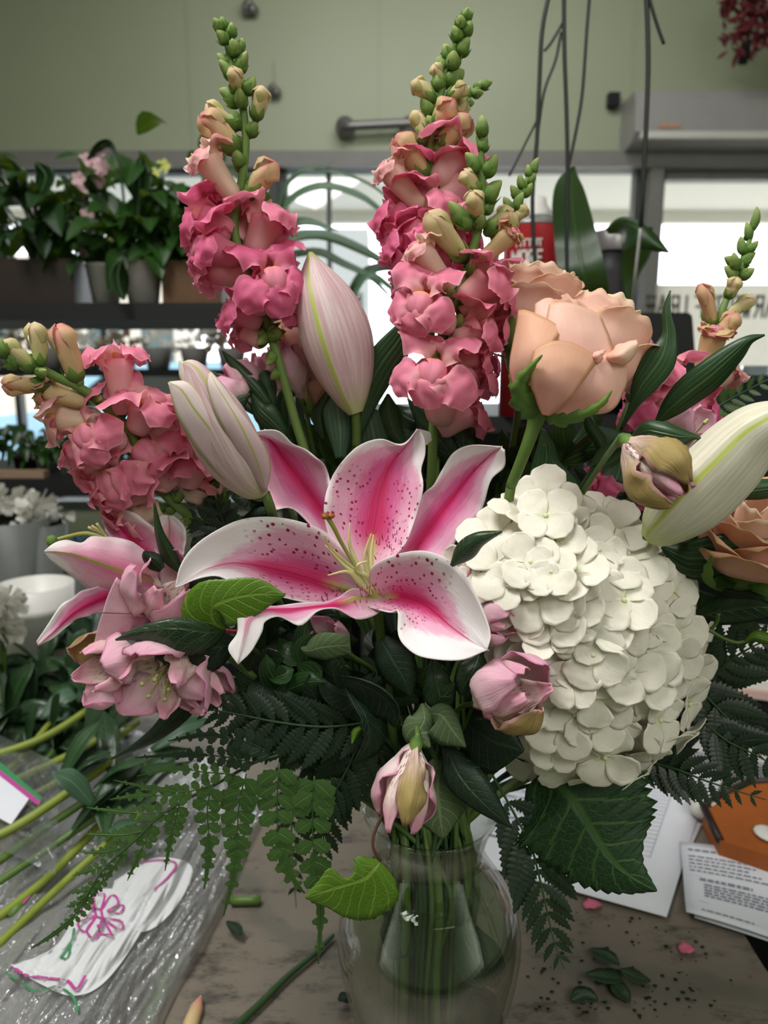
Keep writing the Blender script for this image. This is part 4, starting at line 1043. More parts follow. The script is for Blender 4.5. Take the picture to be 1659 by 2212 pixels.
stem(b2, at(598, 1145, .54), 0.003, via=[at(680, 1300, .575), at(800, 1520, .56)])
# ------------------------------------------------------------------ snapdragons
def mesh_calyx(mb, B, ax, r, rr, mi=0):
    for k in range(5):
        a = k * 1.2566 + rr
        u = ax.orthogonal().normalized(); w = ax.cross(u)
        d = u * math.cos(a) + w * math.sin(a)
        blade(mb, [B - ax * r * 0.3, B + d * r * 0.9 + ax * r * 0.5, B + d * r * 1.15 + ax * r * 1.7], [r * 0.4, r * 0.72, r * 0.08], d, 6, 4, mi, cup=-0.2)

def bud(root, b, t, w, stage, up=None, seed=0):
    """closed bud from base b to tip t, w = half width; stage 0 green, 1 cream, 2 peach"""
    ax = (t - b); L = ax.length; ax.normalize()
    side = ax.orthogonal().normalized()
    r_ = random.Random(seed); ang = r_.uniform(0, 6.28)
    bend = (side * math.cos(ang) + ax.cross(side) * math.sin(ang)) * L * 0.06
    A = cat([b, b + ax * L * 0.35 + bend, b + ax * L * 0.7 + bend, t], 14)
    prof = [.35, .62, .75, .80, .84, .88, .93, .98, 1.0, .98, .92, .80, .58, .15] if stage else [.4, .75, .93, 1.0, 1.02, 1.0, .97, .92, .84, .74, .62, .48, .32, .08]
    mb = MB(); G = []; sg = 14
    for i in range(14):
        u = side; w_ = ax.cross(side); fl = 1 - 0.14 * (i > 6)
        G.append([tuple(Vector(A[i]) + (u * math.cos(q) * fl + w_ * math.sin(q)) * w * prof[i] * (1 + (0.10 if stage else 0.05) * math.cos(3 * q + seed))) for q in np.linspace(0, 6.283, sg, endpoint=False)])
    uu, vv = np.meshgrid(np.linspace(0, 1, 14), np.linspace(0, 1, sg, endpoint=False), indexing='ij')
    mb.grid(G, np.stack([uu, vv], -1), 0, True)
    if stage:   # folded lip at the tip
        for k in range(3):
            a = k * 2.1 + seed; d = side * math.cos(a) + ax.cross(side) * math.sin(a)
            blade(mb, [b + ax * L * 0.55 + d * w * 0.95 + bend, b + ax * L * 0.85 + d * w * 1.08 + bend, t + d * w * 0.25 + ax * w * 0.1], [w * 0.3, w * 0.85, w * 0.35], d, 6, 5, 0, cup=-0.25, ruf=w * 0.12, seed=seed + k)
    o = mb.build('bud', M[['bud_green', 'bud_cream', 'bud_peach', 'sd_pale'][stage]], root)
    cm = MB(); mesh_calyx(cm, b, ax, w * (0.85 if stage else 0.95), seed); cm.build('calyx', M['sepal'], o)
    return o

def bloom(root, b, t, w, mats, up=None, seed=0, openness=1.0, face=None):
    """open snapdragon floret: tube from base b to mouth t, two upper lobes, three lower lobes and a puffed palate"""
    r_ = random.Random(seed)
    ax = (t - b); L = ax.length; ax.normalize()
    if face is not None: ax2 = (ax + Vector(face) * 1.0).normalized()
    else: ax2 = ax
    u = Vector(up) if up is not None else Vector((0, 0.25, 1))
    u = (u - ax2 * u.dot(ax2)).normalized(); s = ax2.cross(u)
    mb = MB()
    c0 = b; c1 = t
    pts = [b, b + ax * L * 0.3, b + ax * L * 0.68, t - ax2 * w * 0.15]
    A = cat(pts, 12); sg = 16; G = []
    rp = [.34, .46, .52, .54, .55, .57, .60, .64, .68, .70, .70, .62]
    for i in range(12):
        G.append([tuple(Vector(A[i]) + (s * math.cos(q) * 1.1 + u * math.sin(q)) * w * rp[i] * (1 + 0.05 * math.cos(4 * q + seed))) for q in np.linspace(0, 6.283, sg, endpoint=False)])
    uu, vv = np.meshgrid(np.linspace(0, 0.45, 12), np.linspace(0, 1, sg, endpoint=False), indexing='ij')
    mb.grid(G, np.stack([uu, vv], -1), 0, True)
    m = t
    # upper lip
    for sg_ in (-1, 1):
        j = r_.uniform(0.85, 1.15) * openness
        d = (u * 1.0 + s * sg_ * 0.45 * j).normalized()
        blade(mb, [m + u * w * 0.3 + s * sg_ * w * 0.2 - ax * w * 0.5, m + u * w * 0.62 + s * sg_ * w * 0.28 + ax2 * w * 0.15, m + d * w * 1.15 * j + ax2 * w * (0.30 - 0.2 * j) + s * sg_ * w * .1, m + d * w * 1.75 * j - ax2 * w * 0.45 * j + s * sg_ * w * .2],
              [w * 0.38, w * 0.56, w * 0.92, w * 0.55], -ax2 + u * 0.5 * -1 + s * sg_ * 0.35, 20, 15, 0, cup=0.12, ruf=w * 0.42, rufn=2.6, seed=seed + sg_)
    # lower lobes
    for k, (sa, ln) in enumerate(((-1.0, 1.0), (1.0, 1.0), (0.0, 0.85))):
        j = r_.uniform(0.85, 1.15) * openness
        d = (-u * (0.55 if sa else 1.0) + s * sa * 1.0).normalized()
        blade(mb, [m - u * w * 0.25 + s * sa * w * 0.3 - ax * w * 0.3, m - u * w * 0.42 + s * sa * w * 0.42 + ax2 * w * 0.25, m + d * w * 1.05 * ln * j + ax2 * w * 0.12, m + d * w * 1.5 * ln * j - ax2 * w * 0.3 * j],
              [w * 0.36, w * 0.50, w * 0.80, w * 0.42], -ax2, 18, 13, 0, cup=0.16, ruf=w * 0.38, rufn=2.4, seed=seed * 2 + k)
    # palate
    c = m - u * w * 0.10 + ax2 * w * 0.10
    G = []
    for p in np.linspace(0.06, math.pi - 0.3, 14):
        row = []
        for q in np.linspace(0, 6.283, 22, endpoint=False):
            gv = 1 - 0.28 * math.exp(-(math.cos(q) * 3.2) ** 2) * (math.sin(q) > 0)
            wd_ = 0.62 - 0.22 * (p / math.pi)
            row.append(tuple(c + s * (math.sin(p) * math.cos(q)) * w * wd_ + ax2 * (math.sin(p) * math.sin(q)) * w * 0.46 * gv + u * (math.cos(p) - 0.15) * w * 0.55))
        G.append(row)
    mb.grid(G, None, 1, True)
    o = mb.build('blossom', [M[mats], M['palate']], root)
    cm = MB(); mesh_calyx(cm, b, ax, w * 0.42, seed); cm.build('calyx', M['sepal'], o)
    return o

def snap(name, label, st, y0, y1, items, rs=0.0036, to_vase=True, tail=None, seedb=0):
    """st: stem pixels top -> bottom. items: (kind, bx, by, tx, ty, halfwidth px, dy[, face])"""
    pts = [(x, y, y0 + (y1 - y0) * i / (len(st) - 1)) for i, (x, y) in enumerate(st)]
    root = empty(name, tuple(at(*pts[-1])), label, 'snapdragon')
    P = [at(*q) for q in pts]
    mb = MB()
    if to_vase:
        e0 = P[-1]; ext = stemcurve(e0, via=[at(pts[-1][0] * 0.6 + 900 * 0.4, 1250, max(pts[-1][2], .58)), at(905, 1520, .57)] if pts[-1][1] < 1100 else [at(650, 1350, .56), at(820, 1540, .55)])
        mb.tube(P + ext[1:], [0.0011] + [rs * 0.8] * 2 + [rs] * 6, 10, n=70)
    else: mb.tube(P + (tail or []), [0.001, rs], 10, n=40)
    mb.build('stem', M['sd_stem'], root)
    S = np.array(pts)
    for i, it in enumerate(items):
        k, bx, by, tx, ty, w, dy = it[:7]
        j = int(np.argmin((S[:, 0] - bx) ** 2 + (S[:, 1] - by) ** 2)); yb = S[j, 2] + 0.15 * dy
        b = at(bx, by, yb); t = at(tx, ty, yb + dy); wm = w * (yb + dy) / 1600
        sd = seedb + i
        if isinstance(k, int):
            bud(root, b, t, wm, k, seed=sd)
        else:
            kind = {'o': 'sd_pink', 'd': 'sd_deep', 'p': 'sd_pale', 'h': 'bud_peach'}[k]
            face = it[7] if len(it) > 7 else None
            bloom(root, b, t, wm, kind, up=(P[0] - P[-1]).normalized(), seed=sd, openness=0.6 if k == 'h' else (0.8 if k == 'p' else 1.0), face=face)
    return root
FR = (0, -1.0, 0.1)
h1 = lambda L: [(k, .5 * a, .5 * b, .5 * c, .5 * d, w, dy, *r) for k, a, b, c, d, w, dy, *r in L]
snap('snapdragon', 'tall pink snapdragon rising at the left with green buds against the wall', [(480, 70), (493, 110), (505, 160), (522, 215), (531, 300), (526, 370), (512, 440), (506, 500), (528, 575), (555, 640), (577, 700), (602, 780), (627, 870), (652, 955)], .57, .575, h1([
 (0, 960, 135, 922, 78, 11, -.004), (0, 975, 130, 955, 75, 10, .004), (0, 1000, 165, 1000, 95, 11, 0), (0, 980, 190, 935, 130, 12, -.004), (0, 1015, 245, 1002, 165, 13, -.006), (0, 1030, 225, 1045, 165, 10, .004),
 (0, 1000, 285, 938, 232, 12, .004), (0, 1028, 315, 1068, 222, 14, -.003), (0, 1015, 345, 945, 258, 13, -.003), (1, 1020, 400, 1003, 292, 14, -.012), (0, 1050, 405, 1100, 330, 15, 0), (0, 1050, 465, 1035, 380, 13, -.01),
 (0, 1035, 450, 948, 385, 17, .003), (1, 1105, 520, 1128, 376, 17, -.004), (0, 1075, 590, 1110, 520, 14, 0), (1, 1035, 550, 897, 448, 16, -.002), (0, 1040, 548, 980, 500, 18, 0),
 (2, 1030, 655, 870, 505, 24, -.005), (3, 1045, 740, 1010, 600, 14, .01), ('p', 1025, 870, 885, 680, 38, -.006), (2, 1075, 850, 1195, 715, 24, 0), (0, 1060, 860, 1110, 770, 18, -.004), (0, 1050, 720, 1010, 640, 14, -.004),
 ('d', 1010, 1010, 855, 950, 52, .0), ('d', 1035, 1120, 880, 1060, 48, -.012), ('o', 1070, 1215, 920, 1150, 46, .006), ('o', 1095, 1110, 1165, 930, 50, .0), ('d', 1080, 1180, 1200, 1090, 42, .015), ('d', 1010, 1010, 980, 940, 42, .022),
 ('d', 1120, 1330, 1180, 1200, 56, -.02, FR), ('d', 1130, 1400, 1010, 1330, 44, -.004), ('o', 1140, 1480, 1075, 1420, 42, .008), ('d', 1150, 1350, 1215, 1310, 44, .0), ('o', 1020, 1040, 1060, 950, 36, .02),
 (0, 1150, 1430, 1115, 1490, 14, -.006), (0, 1165, 1440, 1215, 1430, 18, -.006), (0, 1185, 1520, 1150, 1580, 13, -.004), (0, 1210, 1600, 1170, 1640, 12, 0)]), seedb=100)
z2 = lambda L: [(k, 780 + .53 * a, .53 * b, 780 + .53 * c, .53 * d, w, dy, *r) for k, a, b, c, d, w, dy, *r in L]
snap('snapdragon', 'tallest snapdragon at the top centre with a long green budded tip', [(1003, 40), (988, 80), (975, 115), (960, 170), (948, 225), (938, 270), (930, 320), (932, 400), (930, 500), (928, 600), (930, 700), (930, 800), (935, 950)], .60, .59, z2([
 (0, 425, 90, 435, 30, 12, 0), (0, 405, 120, 408, 60, 12, -.006), (0, 420, 150, 445, 80, 12, 0), (0, 400, 170, 375, 105, 13, -.004), (0, 405, 230, 440, 150, 13, 0), (0, 375, 240, 335, 180, 14, 0), (0, 375, 280, 380, 205, 15, -.01), (0, 350, 300, 310, 235, 14, .006),
 (1, 345, 345, 300, 262, 12, -.002), (0, 330, 370, 300, 300, 15, 0), (0, 350, 350, 420, 285, 17, 0), (1, 350, 400, 425, 345, 14, -.004), (1, 300, 410, 208, 342, 16, 0), (0, 290, 470, 245, 400, 14, 0), (2, 305, 520, 375, 412, 21, -.012), (1, 360, 490, 420, 410, 14, .01),
 (0, 290, 530, 270, 470, 13, -.004), (1, 265, 580, 215, 460, 17, .004), (2, 320, 610, 440, 480, 24, -.004), (0, 300, 640, 360, 560, 16, .002), (2, 265, 730, 145, 560, 25, -.004), (0, 260, 590, 240, 530, 14, 0),
 ('p', 270, 880, 110, 690, 36, -.004), ('o', 300, 760, 390, 620, 50, .004), ('o', 300, 860, 400, 740, 54, .01), ('d', 270, 960, 130, 860, 48, .006), ('d', 270, 1050, 140, 980, 44, .0), ('o', 270, 940, 340, 830, 54, -.006), ('d', 270, 840, 215, 760, 50, .014),
 ('d', 280, 1080, 180, 1060, 50, .004), ('d', 290, 1040, 400, 960, 46, .012), ('o', 270, 1150, 190, 1120, 44, -.006), ('d', 280, 1000, 230, 930, 46, -.008), ('d', 300, 1100, 370, 1060, 44, .0), ('d', 280, 1180, 250, 1160, 46, .01)]), seedb=200)
snap('snapdragon', 'front centre snapdragon with cream buds and pale pink blossoms down its stem', [(1043, 255), (1040, 320), (1041, 380), (1041, 430), (1037, 480), (1024, 530), (1008, 585), (987, 640), (963, 700), (947, 760), (938, 850), (935, 960)], .54, .56, z2([
 (0, 495, 560, 493, 468, 13, -.003), (0, 495, 620, 512, 548, 11, 0), (0, 490, 620, 468, 550, 6, 0), (0, 480, 700, 425, 622, 15, -.002), (0, 505, 720, 550, 628, 16, 0), (1, 485, 785, 415, 700, 16, -.003), (0, 510, 825, 572, 735, 17, 0), (1, 480, 890, 450, 782, 18, -.012),
 (0, 450, 930, 358, 820, 19, -.002), (0, 480, 930, 490, 870, 14, -.008), (1, 425, 1060, 268, 878, 24, -.012), (1, 510, 950, 622, 868, 21, .004), ('h', 490, 1060, 615, 950, 30, -.006), ('p', 370, 1180, 235, 1010, 34, -.008), (0, 500, 870, 550, 810, 12, 0),
 (0, 440, 1110, 455, 1070, 14, -.01), (0, 370, 1220, 350, 1170, 14, -.006),
 ('o', 350, 1330, 245, 1230, 54, -.022, FR), ('o', 410, 1230, 530, 1130, 54, -.004), ('o', 400, 1280, 560, 1190, 44, .006), ('o', 380, 1390, 500, 1330, 50, -.002), ('o', 360, 1480, 470, 1440, 48, .004), (0, 380, 1330, 410, 1280, 14, -.008), (0, 370, 1400, 400, 1370, 14, -.006)]) + [
 ('o', 955, 905, 935, 800, 62, -.03, FR), ('o', 955, 860, 1020, 800, 52, .006), ('o', 945, 930, 1015, 880, 50, .004), ('o', 960, 720, 1060, 690, 46, .014), ('d', 950, 800, 1040, 770, 42, .02), (0, 950, 830, 975, 800, 10, -.006)], seedb=300)
snap('snapdragon', 'small green snapdragon tip leaning right beside the front centre one', [(1160, 350), (1140, 385), (1122, 425), (1102, 460), (1085, 500), (1060, 600), (1040, 760), (1000, 950)], .62, .60,
     [(0, 1150, 375, 1163, 340, 9, 0), (0, 1145, 385, 1140, 355, 8, 0), (0, 1140, 400, 1155, 368, 9, 0), (0, 1132, 410, 1122, 375, 9, 0), (0, 1130, 425, 1150, 395, 10, 0), (0, 1120, 430, 1103, 400, 10, 0), (0, 1115, 455, 1130, 415, 11, 0), (0, 1105, 460, 1088, 425, 10, 0), (1, 1105, 480, 1135, 445, 12, 0), (1, 1092, 485, 1082, 445, 11, 0), (1, 1085, 510, 1110, 470, 15, .005), (2, 1075, 530, 1070, 480, 15, 0), ('o', 1060, 640, 1085, 590, 34, .01), ('o', 1050, 700, 1080, 700, 40, .01)], 0.003, seedb=400)
snap('snapdragon', 'short out of focus snapdragon spike peeking out right of the tallest one', [(1060, 180), (1035, 190), (1010, 210), (990, 240), (975, 300), (965, 420), (955, 700), (945, 950)], .66, .58,
     [(0, 1040, 190, 1064, 176, 9, 0), (0, 1025, 195, 1040, 175, 8, 0), (0, 1020, 205, 1045, 200, 9, 0), (0, 1005, 215, 1015, 185, 10, 0), (0, 1000, 225, 1025, 222, 10, 0), (0, 990, 240, 995, 205, 10, 0), (0, 985, 260, 1008, 250, 11, 0), (1, 975, 300, 990, 270, 12, 0), (2, 970, 360, 1000, 330, 18, 0)], 0.003, seedb=450)
snap('snapdragon', 'right hand snapdragon with grey green buds against the bright window', [(1633, 460), (1622, 510), (1605, 560), (1590, 600), (1572, 640), (1553, 690), (1530, 750), (1495, 830), (1450, 900), (1400, 980), (1340, 1080)], .62, .56,
     [(0, 1622, 500, 1635, 446, 9, 0), (0, 1618, 520, 1612, 480, 9, 0), (0, 1610, 545, 1638, 520, 10, 0), (0, 1608, 550, 1600, 510, 10, 0), (0, 1598, 580, 1565, 555, 13, 0), (0, 1600, 575, 1632, 545, 12, 0), (0, 1590, 605, 1565, 575, 12, 0), (0, 1595, 600, 1630, 580, 13, -.004), (0, 1590, 585, 1585, 545, 11, -.006), (1, 1572, 645, 1590, 600, 14, -.006),
      (2, 1540, 705, 1512, 615, 15, -.002), (0, 1545, 712, 1515, 670, 12, .004), (1, 1560, 700, 1628, 645, 14, .004), (2, 1545, 735, 1590, 678, 19, -.004), ('h', 1515, 800, 1545, 720, 34, -.006), ('p', 1500, 850, 1575, 800, 34, .006), ('o', 1480, 870, 1440, 800, 40, -.004), ('d', 1440, 920, 1375, 880, 44, -.004), ('o', 1450, 920, 1420, 850, 44, .004), ('d', 1450, 900, 1520, 880, 42, .004), ('d', 1350, 1050, 1300, 1040, 46, .0), ('d', 1370, 1020, 1400, 1060, 44, .0), ('d', 1330, 1080, 1290, 1085, 40, .0)], 0.003, seedb=500)
z3 = lambda L: [(k, .4219 * a, 640 + .4219 * b, .4219 * c, 640 + .4219 * d, w, dy, *r) for k, a, b, c, d, w, dy, *r in L]
snap('snapdragon', 'arching snapdragon bending left with coral pink blossoms', [(-30, 752), (0, 762), (42, 783), (84, 796), (127, 817), (169, 836), (211, 864), (253, 902), (287, 940), (312, 999), (333, 1041), (359, 1070), (401, 1108), (440, 1140), (500, 1200)], .455, .545, z3([
 (0, -60, 290, -90, 230, 16, 0), (0, 20, 310, -20, 200, 16, 0), (0, 100, 340, 20, 330, 18, 0), (0, 0, 300, 10, 220, 14, .005), (1, 205, 360, 165, 140, 19, 0), (1, 185, 375, 12, 240, 22, -.004), (2, 395, 440, 300, 150, 25, -.004), (2, 240, 445, 15, 450, 20, -.002), (0, 400, 470, 395, 400, 12, 0), (0, 190, 390, 240, 380, 12, -.004),
 ('h', 440, 545, 225, 480, 34, -.006), ('p', 520, 640, 290, 620, 50, -.004), ('o', 620, 745, 440, 700, 54, -.015, FR), ('o', 560, 820, 430, 840, 46, .004), ('o', 740, 930, 560, 930, 56, -.012, FR), ('o', 760, 1000, 560, 1040, 46, .0), ('p', 830, 1080, 690, 1130, 44, .0),
 ('o', 625, 610, 600, 310, 46, .004), ('o', 700, 690, 760, 540, 54, -.006), ('o', 780, 720, 880, 640, 44, .008), ('o', 860, 960, 740, 790, 58, -.018, FR), ('o', 900, 960, 850, 900, 48, -.004), ('o', 960, 980, 990, 840, 50, .0), ('p', 980, 1060, 1010, 980, 42, .004), ('o', 800, 900, 830, 740, 46, .01),
 (0, 480, 520, 520, 530, 13, -.004), (0, 600, 610, 540, 650, 14, -.002), (0, 870, 1000, 720, 960, 13, -.006), (0, 900, 1080, 830, 1100, 12, 0), (0, 900, 1050, 920, 1000, 12, 0), (0, 980, 1140, 940, 1160, 12, 0)]), 0.0036, seedb=600)
# ------------------------------------------------------------------ roses
def rosehead(root, base, axis, R, Hh, seed, n=20, matn='rose', up=None, open_=1.0, lo=0.16):
    """cupped petals spiralling round an axis; each petal is a part"""
    r_ = random.Random(seed); ax = Vector(axis).normalized()
    u = ax.orthogonal().normalized(); w = ax.cross(u)
    for k in range(n):
        f = (k + 0.5) / n                       # 0 centre .. 1 outside
        a = k * 2.4 + seed; d = u * math.cos(a) + w * math.sin(a)
        tg = ax.cross(d)
        rad = R * (lo + (0.96 - lo) * f ** 0.75)
        hh = Hh * (1.02 - 0.30 * f ** 2.5 + r_.uniform(-.03, .03))
        span = min(1.15, 0.62 + 0.35 * (1 - f))
        mb = MB(); nn, mm = 16, 13; G = np.zeros((nn, mm, 3)); U = np.zeros((nn, mm, 2))
        for i in range(nn):
            s = i / (nn - 1)
            prof = math.sin(min(1, s * 1.55) * math.pi / 2) ** 0.8
            lip = max(0, s - 0.72) / 0.28
            rr = rad * prof * (1 - 0.10 * (s > 0.6) * (s - 0.6)) + R * 0.20 * open_ * f * lip ** 2
            wid = span * (1.0 - 0.35 * (1 - min(1, s * 2.2))) * math.sqrt(max(0.0, 1 - (max(0, s - 0.55) / 0.45) ** 3 * 0.75))
            for j in range(mm):
                t = -1 + 2 * j / (mm - 1)
                th = a + t * wid * 1.25
                dd = u * math.cos(th) + w * math.sin(th)
                z = hh * (s ** 0.9) - Hh * 0.05 * t * t * s
                q = rr * (1 + 0.06 * t * t) + R * 0.045 * noise.noise(Vector((s * 2.5, t * 2, seed + k * 1.7))) + R * 0.03 * math.sin(5 * t + k) * lip
                G[i, j] = base + ax * (z + R * 0.03 * math.sin(7 * t + k) * lip) + dd * q; U[i, j] = (s, (t + 1) / 2)
        mb.grid(G, U)
        mb.build('petal', M['rose_in'] if f < 0.5 else M[matn], root, solid=0.0007)

def calyx(root, base, axis, R, seed=0, ln=1.0):
    ax = Vector(axis).normalized(); u = ax.orthogonal().normalized(); w = ax.cross(u)
    mb = MB(); mb.lathe([(R * 0.12, -R * 0.55), (R * 0.20, -R * 0.35), (R * 0.33, -R * 0.12), (R * 0.40, R * 0.06), (R * 0.3, R * 0.12)], base, ax, 18)
    c = mb.build('calyx', M['stem'], root)
    for k in range(5):
        a = k * 1.2566 + seed; d = u * math.cos(a) + w * math.sin(a)
        mb = MB(); blade(mb, [base + d * R * 0.3, base + d * R * 0.85 + ax * R * 0.15, base + d * R * 1.06 + ax * R * 0.6, base + d * R * (1.1 + .1 * (k % 2)) + ax * R * 1.0 * ln], [R * 0.2, R * 0.17, R * 0.10, R * 0.01], d, 16, 5, cup=-0.1, ser=0.25, sern=5)
        mb.build('sepal', M['sepal'], c)
    return c
def RZp(lst): return [(980 + .4093 * a, 560 + .4093 * b, c) for a, b, c in lst]
rb = at(1187, 885, .50); ra = (at(1262, 660, .515) - rb)
rose = empty('open_rose', tuple(rb), 'full peach rose with golden petal rims right of the front snapdragon', 'rose')
Rr = 0.0385; 
rosehead(rose, rb + ra.normalized() * 0.006 + Vector((.008, .002, -.004)), ra + Vector((.012, 0, 0)), Rr * 0.95, 0.078, 3, 15)
for L_, M_, R_, m in [
 # back right, fading cream ruffles
 ([(560, 820, .497), (640, 560, .500), (640, 380, .506), (600, 215, .512)], [(640, 820, .493), (760, 560, .497), (790, 420, .502), (760, 250, .508)], [(720, 810, .498), (880, 600, .502), (900, 470, .506), (940, 370, .512)], 'rose_in'),
 ([(600, 700, .490), (480, 500, .492), (430, 340, .498), (430, 240, .506)], [(620, 700, .484), (520, 480, .486), (490, 330, .492), (500, 205, .503)], [(640, 700, .486), (560, 480, .488), (548, 340, .494), (560, 240, .505)], 'rose'),
 # big pale front-middle petal
 ([(560, 780, .482), (470, 560, .474), (480, 380, .474), (505, 240, .482)], [(620, 790, .476), (620, 560, .464), (640, 400, .466), (630, 235, .478)], [(700, 780, .482), (800, 600, .472), (840, 480, .474), (775, 300, .486)], 'rose'),
 # left petal
 ([(450, 800, .490), (320, 690, .484), (300, 540, .486), (345, 270, .494)], [(460, 800, .482), (390, 640, .468), (380, 480, .466), (430, 285, .478)], [(480, 790, .476), (500, 620, .462), (520, 460, .462), (578, 370, .470)], 'rose_warm'),
 # right outer petal
 ([(500, 830, .482), (590, 700, .462), (700, 560, .460), (790, 500, .468)], [(560, 835, .480), (740, 730, .460), (820, 620, .462), (890, 545, .472)], [(620, 832, .486), (800, 810, .470), (900, 700, .474), (915, 590, .484)], 'rose'),
 # front golden petal
 ([(470, 815, .478), (415, 700, .462), (405, 600, .455), (420, 485, .460)], [(500, 825, .474), (520, 690, .452), (560, 570, .449), (580, 432, .456)], [(540, 830, .476), (620, 720, .456), (700, 620, .453), (765, 530, .462)], 'rose_warm'),
 # curled lip at right
 ([(800, 500, .476), (850, 468, .474), (910, 440, .476), (966, 426, .484)], [(790, 520, .470), (850, 508, .458), (910, 488, .458), (972, 452, .474)], [(800, 545, .472), (860, 552, .466), (925, 540, .468), (962, 490, .480)], 'rose_in'),
 ([(740, 540, .462), (730, 510, .460), (745, 490, .464)], [(760, 545, .458), (765, 505, .457), (775, 485, .462)], [(775, 540, .462), (790, 500, .461), (808, 478, .466)], 'rose')]:
    mb = MB(); sheet(mb, pxs(RZp(L_)), pxs(RZp(M_)), pxs(RZp(R_)), 24, 17, ruf=0.0016, rufn=2, seed=len(rose.children)); mb.build('petal', M[m], rose, solid=0.0008)
fr = random.Random(2)
for k in range(13):
    cx, cy = fr.uniform(620, 880), 0
    cy = 215 + (cx - 620) * 0.5 + fr.uniform(-15, 60)
    p = at(*RZp([(cx, cy + 40, .49 + fr.uniform(0, .02))])[0]); q = at(*RZp([(cx + fr.uniform(5, 60), cy - fr.uniform(0, 25), .49 + fr.uniform(0, .02))])[0])
    mb = MB(); blade(mb, [p - Vector((0, -.006, .012)), p, q], [0.008, 0.012, 0.007], (fr.gauss(0, .5), -1, fr.gauss(0, .5)), 10, 9, ruf=0.0022, rufn=2.5, seed=k, cup=0.15)
    mb.build('petal', M['rose_in'], rose, solid=0.0005)
mb = MB(); mb.tube(pxs(RZp([(445, 800, .488), (430, 860, .487), (400, 950, .487), (350, 1080, .49), (300, 1200, .495)])), [0.0075, 0.0048, 0.0040, 0.0036], 12); mb.build('upper_stem', M['stem'], rose)
stem(rose, at(*RZp([(302, 1198, .495)])[0]), 0.0036, via=[at(1070, 1250, .53), at(960, 1550, .53)])
for mid, w, zl, nn in [([(450, 800, .480), (375, 740, .464), (355, 660, .458), (400, 580, .450), (468, 505, .446)], [30, 32, 18, 8, 1], .006, 24),
                   ([(490, 820, .476), (560, 850, .466), (680, 820, .456), (780, 760, .452), (835, 692, .452)], [12, 14, 11, 7, 1], .003, 30),
                   ([(400, 780, .50), (335, 700, .50), (318, 600, .50), (335, 450, .50)], [14, 14, 9, 1], .003, 20)]:
    mb = MB(); band(mb, RZp(mid), w, zl, zl, nn, 7, ser=0.3, sern=6); mb.build('sepal', M['sepal'], rose, solid=0.0006)

def rose_simple(label, bx, by, tx, ty, Y, dY, R, H, seed, n=20, mt='rose', stemvia=None, cal=True):
    b = at(bx, by, Y); ax = at(tx, ty, Y + dY) - b
    e = empty('rose', tuple(b), label, 'rose')
    rosehead(e, b, ax, R, H, seed, n, mt)
    if cal: calyx(e, b, ax, R, seed)
    stem(e, b, 0.003, via=stemvia)
rose_simple('peach rose partly hidden behind the full rose and front snapdragon', 1130, 780, 1165, 590, .60, .0, 0.040, 0.072, 21, stemvia=[at(1100, 1000, .6), at(990, 1400, .58)])
rose_simple('peach rose standing behind the upright lily bud', 680, 840, 688, 600, .66, .0, 0.040, 0.088, 22, stemvia=[at(720, 1050, .62), at(850, 1500, .58)])
rose_simple('peach rose at the right edge under the big white lily bud', 1600, 1230, 1650, 1080, .50, -.03, 0.042, 0.062, 23, mt='rose_warm', stemvia=[at(1450, 1450, .54)])
rose_simple('small patch of a peach rose low behind the arching snapdragon', 478, 1070, 455, 1020, .56, .0, 0.018, 0.03, 24, n=12, stemvia=[at(600, 1300, .57)])
rose_simple('yellowish rose deep between lily bud and snapdragon stem', 690, 900, 690, 800, .62, .0, 0.022, 0.04, 25, n=12, mt='rose_warm', stemvia=[at(760, 1150, .62), at(860, 1500, .58)])

# ------------------------------------------------------------------ hydrangea
HC = at(1290, 1395, .515)
hyd = empty('white_hydrangea', tuple(HC), 'big round white hydrangea head right of the open lily', 'hydrangea')
OUT = [(1160, 1052), (1215, 1075), (1270, 1100), (1345, 1098), (1385, 1140), (1430, 1190), (1485, 1250), (1488, 1320), (1530, 1370), (1543, 1430), (1535, 1500), (1495, 1560), (1470, 1640), (1400, 1665), (1370, 1720), (1290, 1735), (1215, 1700), (1150, 1670), (1120, 1600), (1135, 1540), (1100, 1480), (1062, 1420), (1072, 1330), (1020, 1260), (985, 1190), (1040, 1130), (1090, 1090)]
cxy = np.array([1285.0, 1395.0]); oa = np.array(OUT) - cxy
ang = np.arctan2(oa[:, 1], oa[:, 0]); rad_ = np.hypot(oa[:, 0], oa[:, 1]); so_ = np.argsort(ang); ang, rad_ = ang[so_], rad_[so_]
def floret_mesh(seed, n=4):
    r_ = random.Random(seed); mb = MB()
    for k in range(n):
        a = k * 2 * math.pi / n + r_.uniform(-.1, .1); d = Vector((math.cos(a), math.sin(a), 0)); l = r_.uniform(0.92, 1.1); lift = r_.uniform(-0.12, 0.22)
        blade(mb, [d * 0.03 + Vector((0, 0, -0.02 + k * .012)), d * 0.36 * l + Vector((0, 0, 0.02 + k * .03 + lift * .2)), d * 0.72 * l + Vector((0, 0, 0.06 + k * .02 + lift * .6)), d * 1.05 * l + Vector((0, 0, 0.04 + lift))],
              [0.07, 0.36, 0.56, 0.52, 0.16], (0, 0, 1), 15, 11, cup=0.06 * r_.uniform(-.2, 1.6), ruf=0.05, rufn=1.6, seed=seed * 3 + k)
    return mb
protos = []
for k in range(5):
    o = floret_mesh(k, 4).build('floret', M['hyd'], None); 
    md = o.modifiers.new('thickness', 'SOLIDIFY'); md.thickness = 0.03; md.offset = 0
    c = MB(); c.blob((0, 0, 0.055), 0.085, 10, sc=(1, 1, 0.8)); co = c.build('floret_centre', M['hyd_c'], o)
    protos.append((o, co))
hrn = random.Random(12); pts = []
tries = 0
